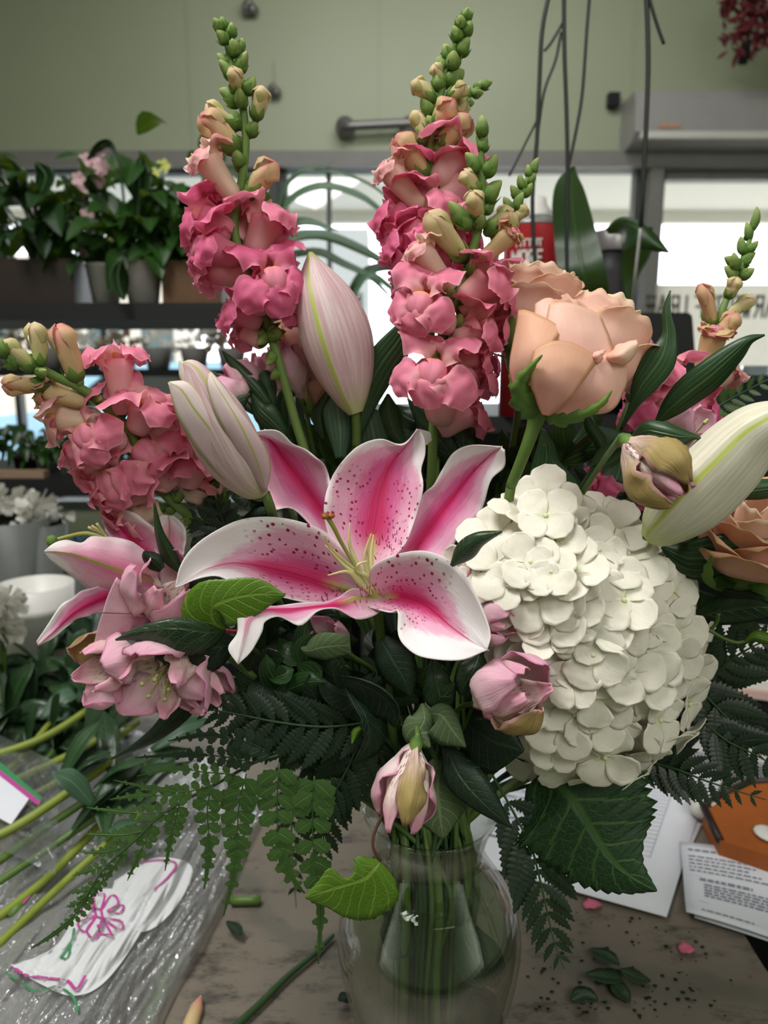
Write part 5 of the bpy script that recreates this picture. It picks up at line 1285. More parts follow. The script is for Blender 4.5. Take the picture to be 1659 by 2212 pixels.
while len(pts) < 84 and tries < 60000:
    tries += 1
    th = hrn.uniform(-math.pi, math.pi); rr = math.sqrt(hrn.random()) * 0.99
    Rm = np.interp(th, np.r_[ang - 2 * math.pi, ang, ang + 2 * math.pi], np.r_[rad_, rad_, rad_]) - 16
    x, y = cxy[0] + math.cos(th) * rr * Rm, cxy[1] + math.sin(th) * rr * Rm
    dep = .515 - 0.075 * math.sqrt(max(0, 1 - rr ** 2.6)) + hrn.uniform(-.004, .006)
    md_ = 66 - 8 * (tries > 8000) - 8 * (tries > 24000)
    if all((x - a) ** 2 + (y - b) ** 2 + ((dep - d) * 1500) ** 2 > md_ ** 2 for a, b, d, _, _ in pts): pts.append((x, y, dep, th, rr))
used = set()
for i, (x, y, dep, th, rr) in enumerate(pts):
    p = at(x, y, dep)
    nr = (p - (HC + Vector((0, 0.015, 0)))).normalized() + Vector((hrn.gauss(0, .26), hrn.gauss(0, .2) - 0.45, hrn.gauss(0, .26) + .1))
    k = i % 5; o0, c0 = protos[k]
    if k in used: o = o0.copy(); c = c0.copy(); COL.objects.link(o); COL.objects.link(c); c.parent = o
    else: o, c = o0, c0; used.add(k)
    s = 0.0208 * hrn.uniform(0.80, 1.15)
    q = nr.to_track_quat('Z', 'Y').to_matrix().to_4x4() @ Matrix.Rotation(hrn.uniform(0, 6.28), 4, 'Z')
    o.parent = hyd; o.matrix_parent_inverse = Matrix.Translation(-HC)
    o.matrix_basis = Matrix.Translation(p) @ q @ Matrix.Scale(s, 4)
    c.matrix_parent_inverse = Matrix.Identity(4); c.matrix_basis = Matrix.Identity(4)
# florets round the hidden side and in the gaps
mb = MB()
for i in range(150):
    back = i < 60
    if back:
        a, z = hrn.uniform(0, 6.28), hrn.uniform(-1, 1); q = math.sqrt(1 - z * z); d = Vector((q * math.cos(a) * 0.062, abs(q * math.sin(a)) * 0.055, z * 0.075)); p = HC + Vector((0, .01, 0)) + d; nr = d.normalized()
    else:
        th = hrn.uniform(-math.pi, math.pi); rr = math.sqrt(hrn.random()) * 0.9
        Rm = np.interp(th, np.r_[ang - 2 * math.pi, ang, ang + 2 * math.pi], np.r_[rad_, rad_, rad_]) - 30
        p = at(cxy[0] + math.cos(th) * rr * Rm, cxy[1] + math.sin(th) * rr * Rm, .535 - 0.070 * math.sqrt(max(0, 1 - rr ** 2.6))); nr = (p - HC).normalized() + Vector((hrn.gauss(0, .4), hrn.gauss(0, .4), hrn.gauss(0, .4)))
    f = floret_mesh(i % 7, 4); q = nr.to_track_quat('Z', 'Y').to_matrix().to_4x4(); mt = Matrix.Translation(p) @ q @ Matrix.Rotation(i, 4, 'Z') @ Matrix.Scale(0.018, 4)
    b = len(mb.v); mb.v += [tuple(mt @ Vector(v)) for v in f.v]; mb.f += [tuple(b + j for j in ff) for ff in f.f]; mb.uv += f.uv; mb.mi += f.mi
mb.build('inner_florets', M['hyd'], hyd, kind='stuff')
stem(hyd, HC + Vector((0, 0.01, -0.03)), 0.0042, 'stem', via=[at(1180, 1650, .55)])
for k in range(14):
    mb = MB(); d = Vector((hrn.gauss(0, 1), hrn.gauss(0, .8), hrn.gauss(0, 1) + .3)).normalized() * 0.045
    mb.tube([HC + Vector((0, 0.01, -0.03)), HC + d * 0.6, HC + d], 0.0013, 6); mb.build('branchlet', M['stem'], hyd)

# ------------------------------------------------------------------ alstroemeria
def alstro(name, label, b, t, r, open_, seed, inner=True, twist=0.0, via=None, outer='al', stemm='stem', tipc=None, root=None, st=True, a0=None):
    """six petals round the axis b -> t; open_ 0 closed bud .. 1 wide open"""
    r_ = random.Random(seed); ax = t - b; L = ax.length; ax.normalize(); u = ax.orthogonal().normalized(); w = ax.cross(u)
    if a0 == 'front': a0 = math.atan2(w.dot(Vector((0.1, -1, 0))), u.dot(Vector((0.1, -1, 0))))
    e = root or empty(name, tuple(b), label, 'alstroemeria')
    fl = e
    for k in range(6):
        out = k % 2 == 0
        a = k * math.pi / 3 + (a0 if a0 is not None else seed); d = u * math.cos(a) + w * math.sin(a); tg = ax.cross(d)
        ro = r * (1 if out else 0.72)
        o = open_ * (1 if out else 0.85)
        e1 = r_.uniform(.92, 1.08)
        P_ = [b + d * ro * 0.10, b + ax * L * 0.30 * e1 + d * ro * (0.55 + .1 * o), b + ax * L * 0.66 * e1 + d * ro * (0.80 + 0.5 * o), b + ax * L * (1.0 - 0.18 * o) * e1 + d * ro * (0.42 + 1.6 * o)]
        wd = [r * 0.14, r * (0.42 if out else .3), r * (0.78 if out else .42), r * (0.62 if out else .30), r * 0.12]
        m = outer if out else 'al_streak'
        if out and k == 0 and outer == 'al' and seed in (1, 2, 5): m = 'al_green'
        if m == 'al_green' and seed == 2: wd = [q * .66 for q in wd]; P_ = [b.lerp(q, .86) + Vector((0, -.0012, 0)) for q in P_]
        mb = MB(); blade(mb, P_, wd, d + ax * 0.1, 18, 11, cup=-0.30 * (1 - o) - 0.08, ruf=r * 0.24, rufn=2.6, seed=seed * 5 + k, crease=-r * .03)
        mb.build('petal', M[m], fl, solid=0.0006)
    if open_ > 0.4:
        for k in range(5):
            a = k * 1.25; d = u * math.cos(a) + w * math.sin(a)
            mb = MB(); mb.tube([b + d * r * .1, b + ax * L * 0.5 + d * r * 0.15, b + ax * L * 0.8 + d * r * 0.35], 0.0006, 6); mb.blob(tuple(b + ax * L * 0.8 + d * r * 0.35), 0.0017, 6); mb.build('stamen', M['style'], fl)
    mb = MB(); mb.lathe([(r * .10, -L * .14), (r * 0.22, -L * 0.06), (r * 0.2, L * 0.06)], b, ax, 12); mb.build('flower_base', M['sepal'], fl)
    if st: stem(e, b - ax * L * 0.12, 0.0019, stemm, via=via)
    return e
A_ = lambda *a, **k: alstro('alstroemeria', *a, **k)
A_('pink alstroemeria closing beside the lower left side of the hydrangea', at(1040, 1512, .455), at(1158, 1480, .415), .0245, 0.10, 1, via=[at(980, 1560, .50)])
A_('drooping pale pink alstroemeria hanging in front below the open lily', at(898, 1612, .445), at(862, 1790, .425), .0205, 0.16, 2, a0='front', via=[at(905, 1560, .49)])
A_('alstroemeria bud with green streaked petals in front of the white lily bud', at(1356, 955, .43), at(1478, 1068, .405), .020, 0.03, 3, outer='al_green', via=[at(1250, 1080, .50), at(1050, 1450, .53)])
A_('open pink alstroemeria under the side lily at lower left', at(395, 1385, .475), at(320, 1520, .425), .026, 0.55, 4, via=[at(480, 1500, .50)])
A_('pink alstroemeria at the far left of the lower cluster', at(300, 1415, .475), at(180, 1455, .44), .023, 0.3, 5, via=[at(450, 1500, .52)])
A_('pink alstroemeria drooping to the right of the lower left cluster', at(385, 1420, .475), at(465, 1520, .455), .018, 0.25, 6, via=[at(500, 1530, .53)])
A_('pink alstroemeria with streaked heart beside the left petal of the open lily', at(322, 1330, .49), at(362, 1225, .46), .022, 0.3, 7, via=[at(500, 1480, .53)])
A_('shaded pink alstroemeria behind the half open lily bud', at(545, 880, .60), at(475, 795, .59), .021, 0.12, 8, via=[at(650, 1150, .60), at(860, 1500, .58)])
A_('pale alstroemeria behind the left snapdragon stem', at(590, 860, .63), at(560, 760, .62), .018, 0.15, 9, via=[at(690, 1150, .61), at(860, 1500, .58)])
A_('pale alstroemeria right of the left snapdragon stem', at(655, 860, .61), at(625, 740, .60), .017, 0.12, 10, via=[at(720, 1150, .61), at(860, 1500, .58)])
A_('pink alstroemeria between open lily and hydrangea', at(1015, 1345, .495), at(1045, 1240, .480), .018, 0.25, 11, via=[at(990, 1500, .52)])
A_('small pink alstroemeria under the lily petal tip beside the hydrangea', at(1030, 1330, .465), at(1110, 1350, .445), .014, 0.15, 12, via=[at(1000, 1500, .52)])
A_('pink striped alstroemeria just right of the full rose', at(1365, 850, .56), at(1400, 730, .55), .022, 0.2, 13, via=[at(1260, 1100, .57), at(1040, 1450, .56)])
A_('wide pink alstroemeria petals above the white lily bud', at(1440, 985, .53), at(1560, 910, .51), .020, 0.55, 14, via=[at(1300, 1150, .55), at(1040, 1450, .56)])
A_('faded pale alstroemeria under the front of the open lily', at(740, 1400, .52), at(690, 1360, .490), .013, 0.3, 15, via=[at(830, 1500, .53)])
# ------------------------------------------------------------------ single leaves on sprigs
def sprig(name, label, category, leaves, matn, stem_from, via=None, r=0.0017, solid=0.0007, sm='stem_dark', group=None, st=True):
    e = empty(name, tuple(at(*stem_from)), label, category, group)
    for lf in leaves:
        kw = dict(lf[2]) if len(lf) > 2 else {}
        mt = kw.pop('mat', matn)
        mb = MB(); band(mb, lf[0], lf[1], kw.pop('zl', .004), kw.pop('zr', .004), kw.pop('n', 30), kw.pop('m', 9), **kw)
        mb.build('leaf', M[mt], e, solid=solid)
    if st: stem(e, at(*stem_from), r, sm, via=via)
    return e
def ZL(l): return [(.3858 * a, 1150 + .3858 * b, c) for a, b, c in l]
sprig('salal_sprig', 'light green and dark glossy salal leaves under the left petal of the lily', 'leaves', [
  (ZL([(1262, 550, .455), (1200, 500, .445), (1190, 420, .44), (1300, 370, .438), (1450, 345, .438), (1597, 352, .44)]), [2, (58, 20), (62, 48), (44, 56), (34, 40), (1, 1)], dict(mat='salal_light', cup=0.06, n=44, m=13, ser=.02, sern=22)),
  (ZL([(1262, 552, .455), (1150, 556, .440), (1000, 532, .432), (850, 540, .430), (745, 562, .432), (648, 602, .436)]), [2, (44, 18), (62, 20), (46, 12), (18, 6), 1], dict(mat='salal', n=50, m=13, ser=.02, sern=26)),
  (ZL([(1330, 620, .47), (1200, 640, .456), (1050, 640, .450), (900, 610, .448), (760, 570, .450)]), [3, (50, 54), (62, 48), (36, 30), 1], dict(mat='salal_dark', n=50, m=13, ser=.02, sern=26)),
  (ZL([(1010, 345, .49), (1100, 300, .485), (1200, 270, .482), (1288, 252, .48)]), [8, (22, 26), (18, 26), 1], dict(mat='salal_dark')),
  ], 'salal', (500, 1370, .47), via=[at(640, 1480, .50)])
mbx = MB(); mbx.tube(pxs(ZL([(1262, 550, .455), (1300, 556, .46), (1340, 555, .465), (1420, 540, .47)])), 0.0014, 6); tag(mbx.build('red_leaf_stalk', plain('red_stalk', '#a0424a', .5)), 'short red stalk joining the light green salal leaf under the lily', 'stalk')
def ZM(l): return [(560 + .4219 * a, 1700 + .4219 * b, c) for a, b, c in l]
lowleaf = sprig('salal_sprig', 'bright torn salal leaf with a pointed tip in front of the vase', 'leaves', [
  (ZM([(620, 380, .445), (590, 420, .44), (540, 470, .437), (450, 500, .432), (350, 530, .428), (234, 567, .425)]), [(2, 4), (50, 36), (78, 50), (84, 46), (80, 4), (64, 46), (32, 26), (1, 1)], dict(mat='salal_light', n=60, m=15, cup=0.05, ser=.03, sern=26))], 'salal_light', (822, 1858, .445), st=False)
mb = MB(); mb.tube(pxs([(822, 1860, .445), (806, 1830, .446), (812, 1790, .452), (850, 1720, .47)]), 0.0011, 6); mb.build('petiole', M['twig'], lowleaf)
stem(lowleaf, at(850, 1720, .47), 0.0014, 'twig')
def ZC(l): return [(560 + .4099 * a, 1380 + .4099 * b, c) for a, b, c in l]
sprig('salal_sprig', 'curled dark salal leaves with pale edges hanging below the open lily', 'leaves', [
  (ZC([(420, 200, .465), (520, 230, .455), (640, 290, .450), (710, 380, .448), (716, 470, .45)]), [(2, 2), (8, 40), (10, 60), (12, 40), (1, 1)], dict(zl=-.008, zr=.012)),
  (ZC([(440, 220, .47), (500, 320, .46), (560, 420, .452), (572, 540, .450), (495, 658, .448)]), [2, (22, 8), (34, 9), (36, 8), 1], dict(zl=.012, zr=-.004)),
  (ZC([(860, 340, .47), (870, 420, .462), (840, 500, .458), (900, 574, .455)]), [3, (22, 30), (36, 34), (1, 1)], dict(mat='salal_back')),
  (ZC([(880, 390, .468), (960, 400, .455), (1020, 480, .450), (1088, 570, .447)]), [2, (26, 40), (20, 46), 1], dict(mat='salal_back')),
  (ZC([(640, 0, .48), (700, 100, .472), (760, 200, .468), (800, 300, .467)]), [16, (42, 40), (34, 36), 2]),
  (ZC([(920, 100, .475), (930, 200, .465), (960, 300, .463), (1030, 235, .462)]), [4, 26, 34, 2], dict(mat='salal')),
  (ZC([(1160, 70, .475), (1130, 160, .468), (1080, 240, .465), (1060, 300, .465)]), [8, 34, 24, 1], dict(mat='salal')),
  (ZC([(980, 560, .465), (1060, 720, .452), (1180, 860, .444), (1330, 995, .440)]), [10, (42, 36), (36, 24), 1], dict(mat='salal_dark')),
  (ZC([(1100, 450, .472), (1220, 530, .462), (1310, 560, .458), (1395, 590, .455)]), [20, (50, 70), (36, 56), 2], dict(mat='salal_dark')),
  (ZC([(960, 640, .475), (940, 780, .468), (950, 900, .465), (970, 1052, .463)]), [20, (56, 60), (58, 66), 4], dict(mat='salal_back')),
  (ZC([(540, 470, .462), (510, 500, .46), (488, 552, .458)]), [6, 10, 1], dict(mat='salal_light')),
  (ZC([(220, 50, .48), (260, 60, .475), (340, 40, .472), (480, 30, .47)]), [2, 14, 30, 20], dict(mat='salal_back'))],
  'salal_dark', (880, 1560, .48))
# hydrangea leaf
def ZH(l): return [(1000 + .3972 * a, 1560 + .3972 * b, c) for a, b, c in l]
hl = sprig('hydrangea_leaf', 'large serrated dark hydrangea leaf hanging below the white hydrangea', 'leaf', [
  (ZH([(440, 260, .505), (590, 410, .478), (700, 580, .468), (800, 730, .46), (910, 830, .452), (1055, 918, .445)]), [(60, 60), (150, 150), (150, 128), (118, 92), (46, 50), (1, 1)], dict(mat='hyd_leaf', n=110, m=15, ser=.075, sern=17, cup=-0.03, ruf=0.001))], 'hyd_leaf', (1180, 1660, .505), st=False)
mb = MB(); mb.tube([at(1180, 1660, .505), at(1170, 1640, .53), HC + Vector((-.02, .02, -.05))], 0.0018, 8); mb.build('petiole', M['stem'], hl)
# long lily / alstroemeria leaves
def ZR(l): return [(1240 + .2526 * a, 560 + .2526 * b, c) for a, b, c in l]
sprig('pointed_leaf_sprig', 'pointed twisting leaves standing between the rose and the right snapdragon', 'leaves', [
  (ZR([(400, 1460, .50), (490, 1250, .49), (600, 1050, .485), (740, 850, .482), (800, 650, .484), (790, 450, .487), (825, 268, .49)]), [(3, 3), (6, 14), (26, 30), (34, 34), (12, 20), (9, 10), 1], dict(zl=.004, zr=-.002)),
  (ZR([(700, 1400, .50), (840, 1260, .492), (1000, 1120, .486), (1180, 980, .48), (1380, 800, .476), (1500, 690, .474), (1630, 648, .474)]), [(4, 4), (24, 22), (34, 30), (34, 30), (24, 20), (10, 9), 1]),
  (ZR([(490, 1530, .47), (620, 1460, .458), (760, 1480, .450), (900, 1510, .445), (1040, 1520, .442), (1142, 1560, .44)]), [2, (18, 26), (22, 28), (16, 24), (4, 5), 1]),
  (ZR([(140, 1780, .49), (240, 1680, .485), (340, 1580, .48), (430, 1540, .475)]), [2, (14, 12), (10, 8), 2]),
  (ZR([(150, 1800, .49), (300, 1740, .488), (400, 1660, .485), (440, 1590, .48)]), [2, (10, 10), (14, 10), 2])], 'blade', (1345, 940, .50), via=[at(1275, 1020, .50), at(1040, 1450, .54)])
sprig('lily_leaf_sprig', 'broad dark leaf beside the upright lily bud', 'leaves', [
  ([(778, 945, .575), (790, 860, .57), (820, 790, .567), (862, 730, .566), (893, 672, .565)], [2, (26, 30), (34, 40), (26, 34), 1], dict(cup=.08)),
  ([(735, 990, .58), (735, 930, .578), (728, 880, .577), (720, 850, .577)], [10, 30, 30, 2], dict(mat='blade_grey')),
  ([(820, 1000, .58), (810, 950, .58), (800, 900, .58), (795, 880, .58)], [10, 34, 26, 2], dict(mat='blade_grey'))], 'blade', (778, 960, .578), via=[at(800, 1200, .59), at(870, 1500, .57)])
sprig('ruscus_sprig', 'leaves crossing behind the half open lily bud', 'leaves', [
  ([(600, 905, .585), (560, 850, .583), (515, 800, .582), (480, 757, .58)], [3, 16, 15, 1], dict(mat='blade')),
  ([(590, 880, .59), (580, 840, .588), (572, 810, .588), (568, 800, .588)], [3, 18, 14, 2], dict(mat='blade_grey')),
  ([(560, 900, .585), (500, 850, .585), (450, 810, .585), (405, 790, .585)], [3, 16, 12, 1]),
  ([(640, 960, .585), (580, 900, .58), (560, 880, .58), (545, 850, .58)], [6, 26, 18, 1], dict(mat='blade')),
  ([(700, 950, .59), (690, 900, .59), (700, 870, .59), (720, 830, .59)], [4, 16, 12, 1]),
  ([(620, 930, .60), (610, 870, .60), (640, 830, .60), (665, 800, .60)], [4, 14, 12, 1]),
  ([(520, 960, .57), (500, 920, .57), (510, 880, .57), (540, 850, .57)], [6, 20, 20, 1], dict(mat='salal'))], 'blade', (640, 960, .59), via=[at(720, 1150, .60), at(860, 1500, .58)])
sprig('lily_leaf_sprig', 'wide dark lily leaves right of the hydrangea under the white bud', 'leaves', [
  ([(1430, 1180, .49), (1490, 1205, .478), (1560, 1195, .468), (1620, 1180, .462), (1690, 1165, .458)], [4, (36, 44), (42, 44), (28, 26), 2]),
  ([(1590, 1080, .47), (1620, 1062, .468), (1660, 1055, .466), (1720, 1050, .464)], [2, 18, 20, 4]),
  ([(1400, 1130, .52), (1440, 1180, .51), (1450, 1220, .51), (1455, 1260, .51)], [8, 26, 24, 1]),
  ([(1480, 1260, .52), (1560, 1275, .50), (1640, 1290, .49), (1720, 1310, .48)], [4, 18, 18, 4], dict(mat='salal_dark')),
  ([(1500, 1330, .51), (1560, 1320, .50), (1640, 1310, .49), (1720, 1320, .485)], [10, (34, 30), (36, 30), 4], dict(mat='salal'))], 'blade', (1440, 1230, .53), via=[at(1200, 1520, .56)])
e = sprig('salal_sprig', 'yellow green branched twig with a small leaf at the right edge', 'leaves', [
  ([(1605, 1388, .485), (1630, 1375, .48), (1660, 1382, .478), (1720, 1385, .476)], [2, (12, 10), (14, 10), 2], dict(mat='salal_light'))], 'salal', (1525, 1355, .49), st=False)
for pts in ([(1480, 1345, .50), (1525, 1358, .49), (1565, 1380, .487), (1592, 1388, .486), (1610, 1385, .485)], [(1535, 1360, .49), (1548, 1345, .488), (1552, 1325, .486)]):
    mb = MB(); mb.tube(pxs(pts), 0.0013, 7); mb.build('twig', M['stem'], e)
stem(e, at(1480, 1345, .50), 0.0015, via=[at(1250, 1600, .56)])
sprig('lily_leaf_sprig', 'dark leaves deep between the rose stem and the hydrangea', 'leaves', [
  ([(1150, 1110, .54), (1170, 1050, .53), (1180, 980, .53), (1172, 925, .53)], [40, 34, 24, 1]),
  ([(1230, 1110, .53), (1210, 1060, .53), (1190, 1010, .53), (1175, 960, .53)], [40, 44, 24, 1]),
  ([(1330, 1040, .55), (1340, 990, .55), (1310, 950, .55), (1290, 920, .55)], [30, 34, 30, 1], dict(mat='blade_grey')),
  ([(1240, 960, .57), (1270, 930, .57), (1280, 890, .57), (1250, 850, .57)], [6, 20, 18, 1]),
  ([(1250, 640, .62), (1246, 680, .62), (1250, 720, .62), (1255, 760, .62)], [1, 10, 12, 4], dict(mat='blade')),
  ([(1310, 1000, .54), (1300, 960, .54), (1275, 920, .54), (1262, 880, .54)], [4, 12, 12, 2])], 'blade', (1240, 1100, .54), via=[at(1050, 1450, .55)])
sprig('pointed_leaf_sprig', 'single pointed leaf across the upper left of the hydrangea', 'leaves', [
  ([(975, 1222, .445), (1005, 1190, .438), (1035, 1165, .434), (1085, 1148, .432)], [3, 22, 16, 1], dict(mat='salal'))], 'salal', (975, 1225, .46), via=[at(960, 1500, .50)])
sprig('pointed_leaf_sprig', 'slender dark leaf trailing under the arching snapdragon by the side lily', 'leaves', [
  ([(395, 1240, .485), (370, 1200, .478), (345, 1150, .472), (333, 1085, .47)], [3, (20, 12), (10, 8), .6]), ([(350, 1230, .47), (335, 1215, .468), (318, 1200, .467), (312, 1190, .467)], [8, 18, 12, 2], dict(mat='salal_dark')),
  ([(450, 1130, .54), (480, 1190, .54), (490, 1230, .54), (500, 1260, .54)], [10, 34, 34, 2], dict(mat='salal')), ([(240, 1640, .50), (330, 1590, .49), (400, 1520, .49), (440, 1450, .50)], [1, 14, 26, 8], dict(mat='salal_dark'))], 'blade', (420, 1280, .49), via=[at(600, 1480, .52)])
sprig('torn_leaf', 'split green leaf pair standing behind the lily between two snapdragon stems', 'leaves', [
  ([(985, 1010, .575), (960, 960, .57), (930, 930, .57), (880, 860, .57)], [10, 26, 24, 1], dict(mat='salal')), ([(870, 960, .58), (850, 930, .58), (840, 890, .58), (838, 850, .58)], [8, 22, 24, 2], dict(mat='blade')),
  ([(1060, 1010, .58), (1010, 980, .575), (1000, 930, .575), (1010, 900, .575)], [10, 24, 20, 2], dict(mat='salal'))], 'salal', (950, 1020, .58), via=[at(930, 1250, .59), at(900, 1500, .57)])

# dense dark foliage filling the heart of the bouquet, mostly added to block light
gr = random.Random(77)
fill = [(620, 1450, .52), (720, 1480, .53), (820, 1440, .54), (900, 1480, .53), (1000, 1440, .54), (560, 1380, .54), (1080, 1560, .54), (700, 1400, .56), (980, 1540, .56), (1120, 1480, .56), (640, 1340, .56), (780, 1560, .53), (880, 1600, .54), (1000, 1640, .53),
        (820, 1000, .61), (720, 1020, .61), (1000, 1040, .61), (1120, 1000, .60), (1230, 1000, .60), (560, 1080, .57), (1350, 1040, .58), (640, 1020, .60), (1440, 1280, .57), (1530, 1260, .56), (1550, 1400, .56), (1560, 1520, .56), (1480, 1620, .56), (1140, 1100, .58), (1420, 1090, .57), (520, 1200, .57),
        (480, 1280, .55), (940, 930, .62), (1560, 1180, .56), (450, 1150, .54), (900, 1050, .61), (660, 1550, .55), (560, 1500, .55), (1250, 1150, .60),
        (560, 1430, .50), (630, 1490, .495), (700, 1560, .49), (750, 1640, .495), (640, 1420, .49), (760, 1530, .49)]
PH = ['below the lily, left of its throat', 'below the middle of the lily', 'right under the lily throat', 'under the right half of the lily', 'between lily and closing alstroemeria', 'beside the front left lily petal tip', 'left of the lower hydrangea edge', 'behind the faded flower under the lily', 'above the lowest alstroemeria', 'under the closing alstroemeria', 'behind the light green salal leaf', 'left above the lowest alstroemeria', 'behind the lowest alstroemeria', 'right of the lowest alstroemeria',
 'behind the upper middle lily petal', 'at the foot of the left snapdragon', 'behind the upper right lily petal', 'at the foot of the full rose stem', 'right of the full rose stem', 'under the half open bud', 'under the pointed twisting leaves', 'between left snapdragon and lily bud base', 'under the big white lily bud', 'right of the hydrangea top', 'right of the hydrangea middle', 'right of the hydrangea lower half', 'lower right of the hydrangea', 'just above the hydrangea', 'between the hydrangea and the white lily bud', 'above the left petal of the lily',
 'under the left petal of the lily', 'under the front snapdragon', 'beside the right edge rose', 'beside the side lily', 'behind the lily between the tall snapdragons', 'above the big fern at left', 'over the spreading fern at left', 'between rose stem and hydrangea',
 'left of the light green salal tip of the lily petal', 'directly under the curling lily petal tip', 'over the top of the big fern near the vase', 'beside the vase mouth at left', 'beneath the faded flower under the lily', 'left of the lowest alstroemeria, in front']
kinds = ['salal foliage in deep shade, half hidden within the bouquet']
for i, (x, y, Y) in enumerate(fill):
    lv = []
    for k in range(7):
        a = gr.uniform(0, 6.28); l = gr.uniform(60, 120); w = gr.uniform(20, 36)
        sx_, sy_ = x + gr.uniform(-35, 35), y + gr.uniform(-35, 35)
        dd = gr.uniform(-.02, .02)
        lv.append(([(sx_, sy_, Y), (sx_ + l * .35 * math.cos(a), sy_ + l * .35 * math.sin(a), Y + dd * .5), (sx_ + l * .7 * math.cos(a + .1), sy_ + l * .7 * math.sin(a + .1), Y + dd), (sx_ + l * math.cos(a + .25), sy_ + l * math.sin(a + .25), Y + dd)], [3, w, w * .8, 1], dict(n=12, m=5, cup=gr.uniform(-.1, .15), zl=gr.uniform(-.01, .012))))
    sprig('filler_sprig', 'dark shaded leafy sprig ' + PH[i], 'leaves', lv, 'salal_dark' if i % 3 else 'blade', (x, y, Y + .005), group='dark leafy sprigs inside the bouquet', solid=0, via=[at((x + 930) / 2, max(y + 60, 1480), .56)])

# ------------------------------------------------------------------ leatherleaf fern
def pinna(root, pts, wmax, m, npair=11, nrm=(0, -1, 0.25), seed=0, lobed=False, name='pinna'):
    npair = npair if lobed else max(4, int(npair * .72))
    """one side branch of a frond: toothed leaflets on both sides of its rib, melting into a lobed tip"""
    r_ = random.Random(seed); A = cat(pts, 40); nv = Vector(nrm)
    mb = MB(); mb.tube([tuple(p) for p in A[::5]] + [tuple(A[-1])], [0.0006, 0.0002], 5, n=10)
    s0_ = .25 if lobed else .5
    LN = (Vector(A[39]) - Vector(A[0])).length
    lam = [tuple(A[int(39 * (s0_ + (1 - s0_) * q))]) for q in (0, .25, .5, .75, 1)]
    env_ = lambda s: (1 - s) ** 0.85 * min(1, .75 + s * 1.2)
    blade(mb, lam, [wmax * .10] + [wmax * .62 * env_(s0_ + (1 - s0_) * q) for q in (.25, .5, .75)] + [wmax * .03], nv, 36, 3, ser=.22, sern=(npair + 2) * (1 - s0_) * 1.6)
    for k in range(npair):
        s = (k + 0.6) / (npair + 0.4)
        i = min(38, int(s * 39)); p = Vector(A[i]); t = Vector(A[min(i + 2, 39)] - A[max(i - 2, 0)]).normalized(); sd = t.cross(nv).normalized(); un = sd.cross(t)
        env = (1 - s) ** 0.75 * min(1, 0.75 + s * 1.2) if not lobed else (1 - s) ** 0.8
        ln = wmax * env + wmax * 0.06
        for sg in (-1, 1):
            d = (sd * sg * 0.86 + t * 0.55 + un * r_.uniform(-.12, .12)).normalized()
            l = ln * r_.uniform(.9, 1.08); w = min(l * 0.46, (Vector(A[39]) - Vector(A[0])).length / npair * (0.62 if s > .45 or lobed else 0.5))
            q = p + t * (sg * 0.0006)
            blade(mb, [q, q + d * l * .5, q + d * l * .85 + t * l * .08, q + d * l + t * l * .18], [w * (.75 if (s > .45 or lobed) else .18), w * 1.0, w * 0.8, w * .1], nv + un * .2, 12, 3, ser=0.2, sern=4.5, cup=-0.06)
    return mb.build(name, M[m], root)
def frond(label, rach, ymul, pinnae=None, auto=None, m='fern', seed=0, r=0.0011, via=None, st=True, nrm=(0, -1, .25)):
    R_ = [at(*q) for q in rach]
    e = empty('fern_frond', tuple(R_[0]), label, 'fern')
    mb = MB(); mb.tube([tuple(q) for q in R_], [r, r * .8, r * .35], 6, n=50); mb.build('rachis', M['stem_dark'], e)
    for i, (pp, w, npair, *rest) in enumerate(pinnae or []):
        pinna(e, [at(*q) for q in pp], w * pp[0][2] / 1600, rest[0] if rest else m, npair, nrm, seed + i)
    if auto:
        n, lmax, s0, wr = auto; A = cat([tuple(q) for q in R_], 80); r_ = random.Random(seed); nv = Vector(nrm)
        for k in range(n):
            s = s0 + (1 - s0) * k / n; i = min(77, int(s * 79)); p = Vector(A[i]); t = Vector(A[i + 2] - A[max(0, i - 2)]).normalized(); sd = t.cross(nv).normalized()
            env = ((1 - (k / n)) ** 0.85) * min(1, .6 + 2 * k / n)
            l = lmax * env * at(0, 0, .5).y / .5 + 0.004
            for sg in (-1, 1):
                d = (sd * sg * 0.8 + t * 0.62 + Vector((0, r_.uniform(-.15, .15), -0.1))).normalized()
                np_ = max(4, int(9 * env) + 2)
                pm = MB(); l *= r_.uniform(.9, 1.08)
                blade(pm, [p, p + d * l * .35, p + d * l * .7 + t * l * .06 - Vector((0, 0, l * .04)), p + d * l + t * l * .16 - Vector((0, 0, l * .08))], [l * .02, l * wr * .62, l * wr * .75, l * wr * .5, l * .01], nv + sd * r_.uniform(-.2, .2), 46, 5, ser=.30, sern=np_ + 3, cup=-.08, crease=l * .012)
                pm.build('pinna', M[m], e)
    if st: stem(e, R_[0], r * 1.2, 'stem_dark', via=via)
    return e
def ZB(l, Y0=.46): return [(.4219 * a, 1550 + .4219 * b, (c[0] if c else Y0)) for a, b, *c in l]
Yf = .455
rach = ZB([(1700, 80, .49), (1430, 190, .475), (1300, 232, .468), (1100, 345, .46), (930, 432, .455), (800, 520, .45), (700, 622, .446), (560, 745, .442), (480, 850, .438), (400, 990, .435), (300, 1080, .432), (160, 1182, .428)])
pn = []
def PN(pts, w, n, *r): pn.append((ZB(pts, Yf), w, n, *r))
PN([(1610, 300), (1600, 450), (1605, 700), (1640, 950), (1630, 1262)], 62, 15)
PN([(1430, 240), (1420, 400), (1425, 600), (1470, 780), (1560, 900)], 60, 13)
PN([(1262, 290), (1225, 430), (1215, 600), (1200, 780), (1145, 1015)], 52, 14)
PN([(1090, 350), (1060, 460), (1070, 600), (1065, 740), (1045, 880)], 42, 12)
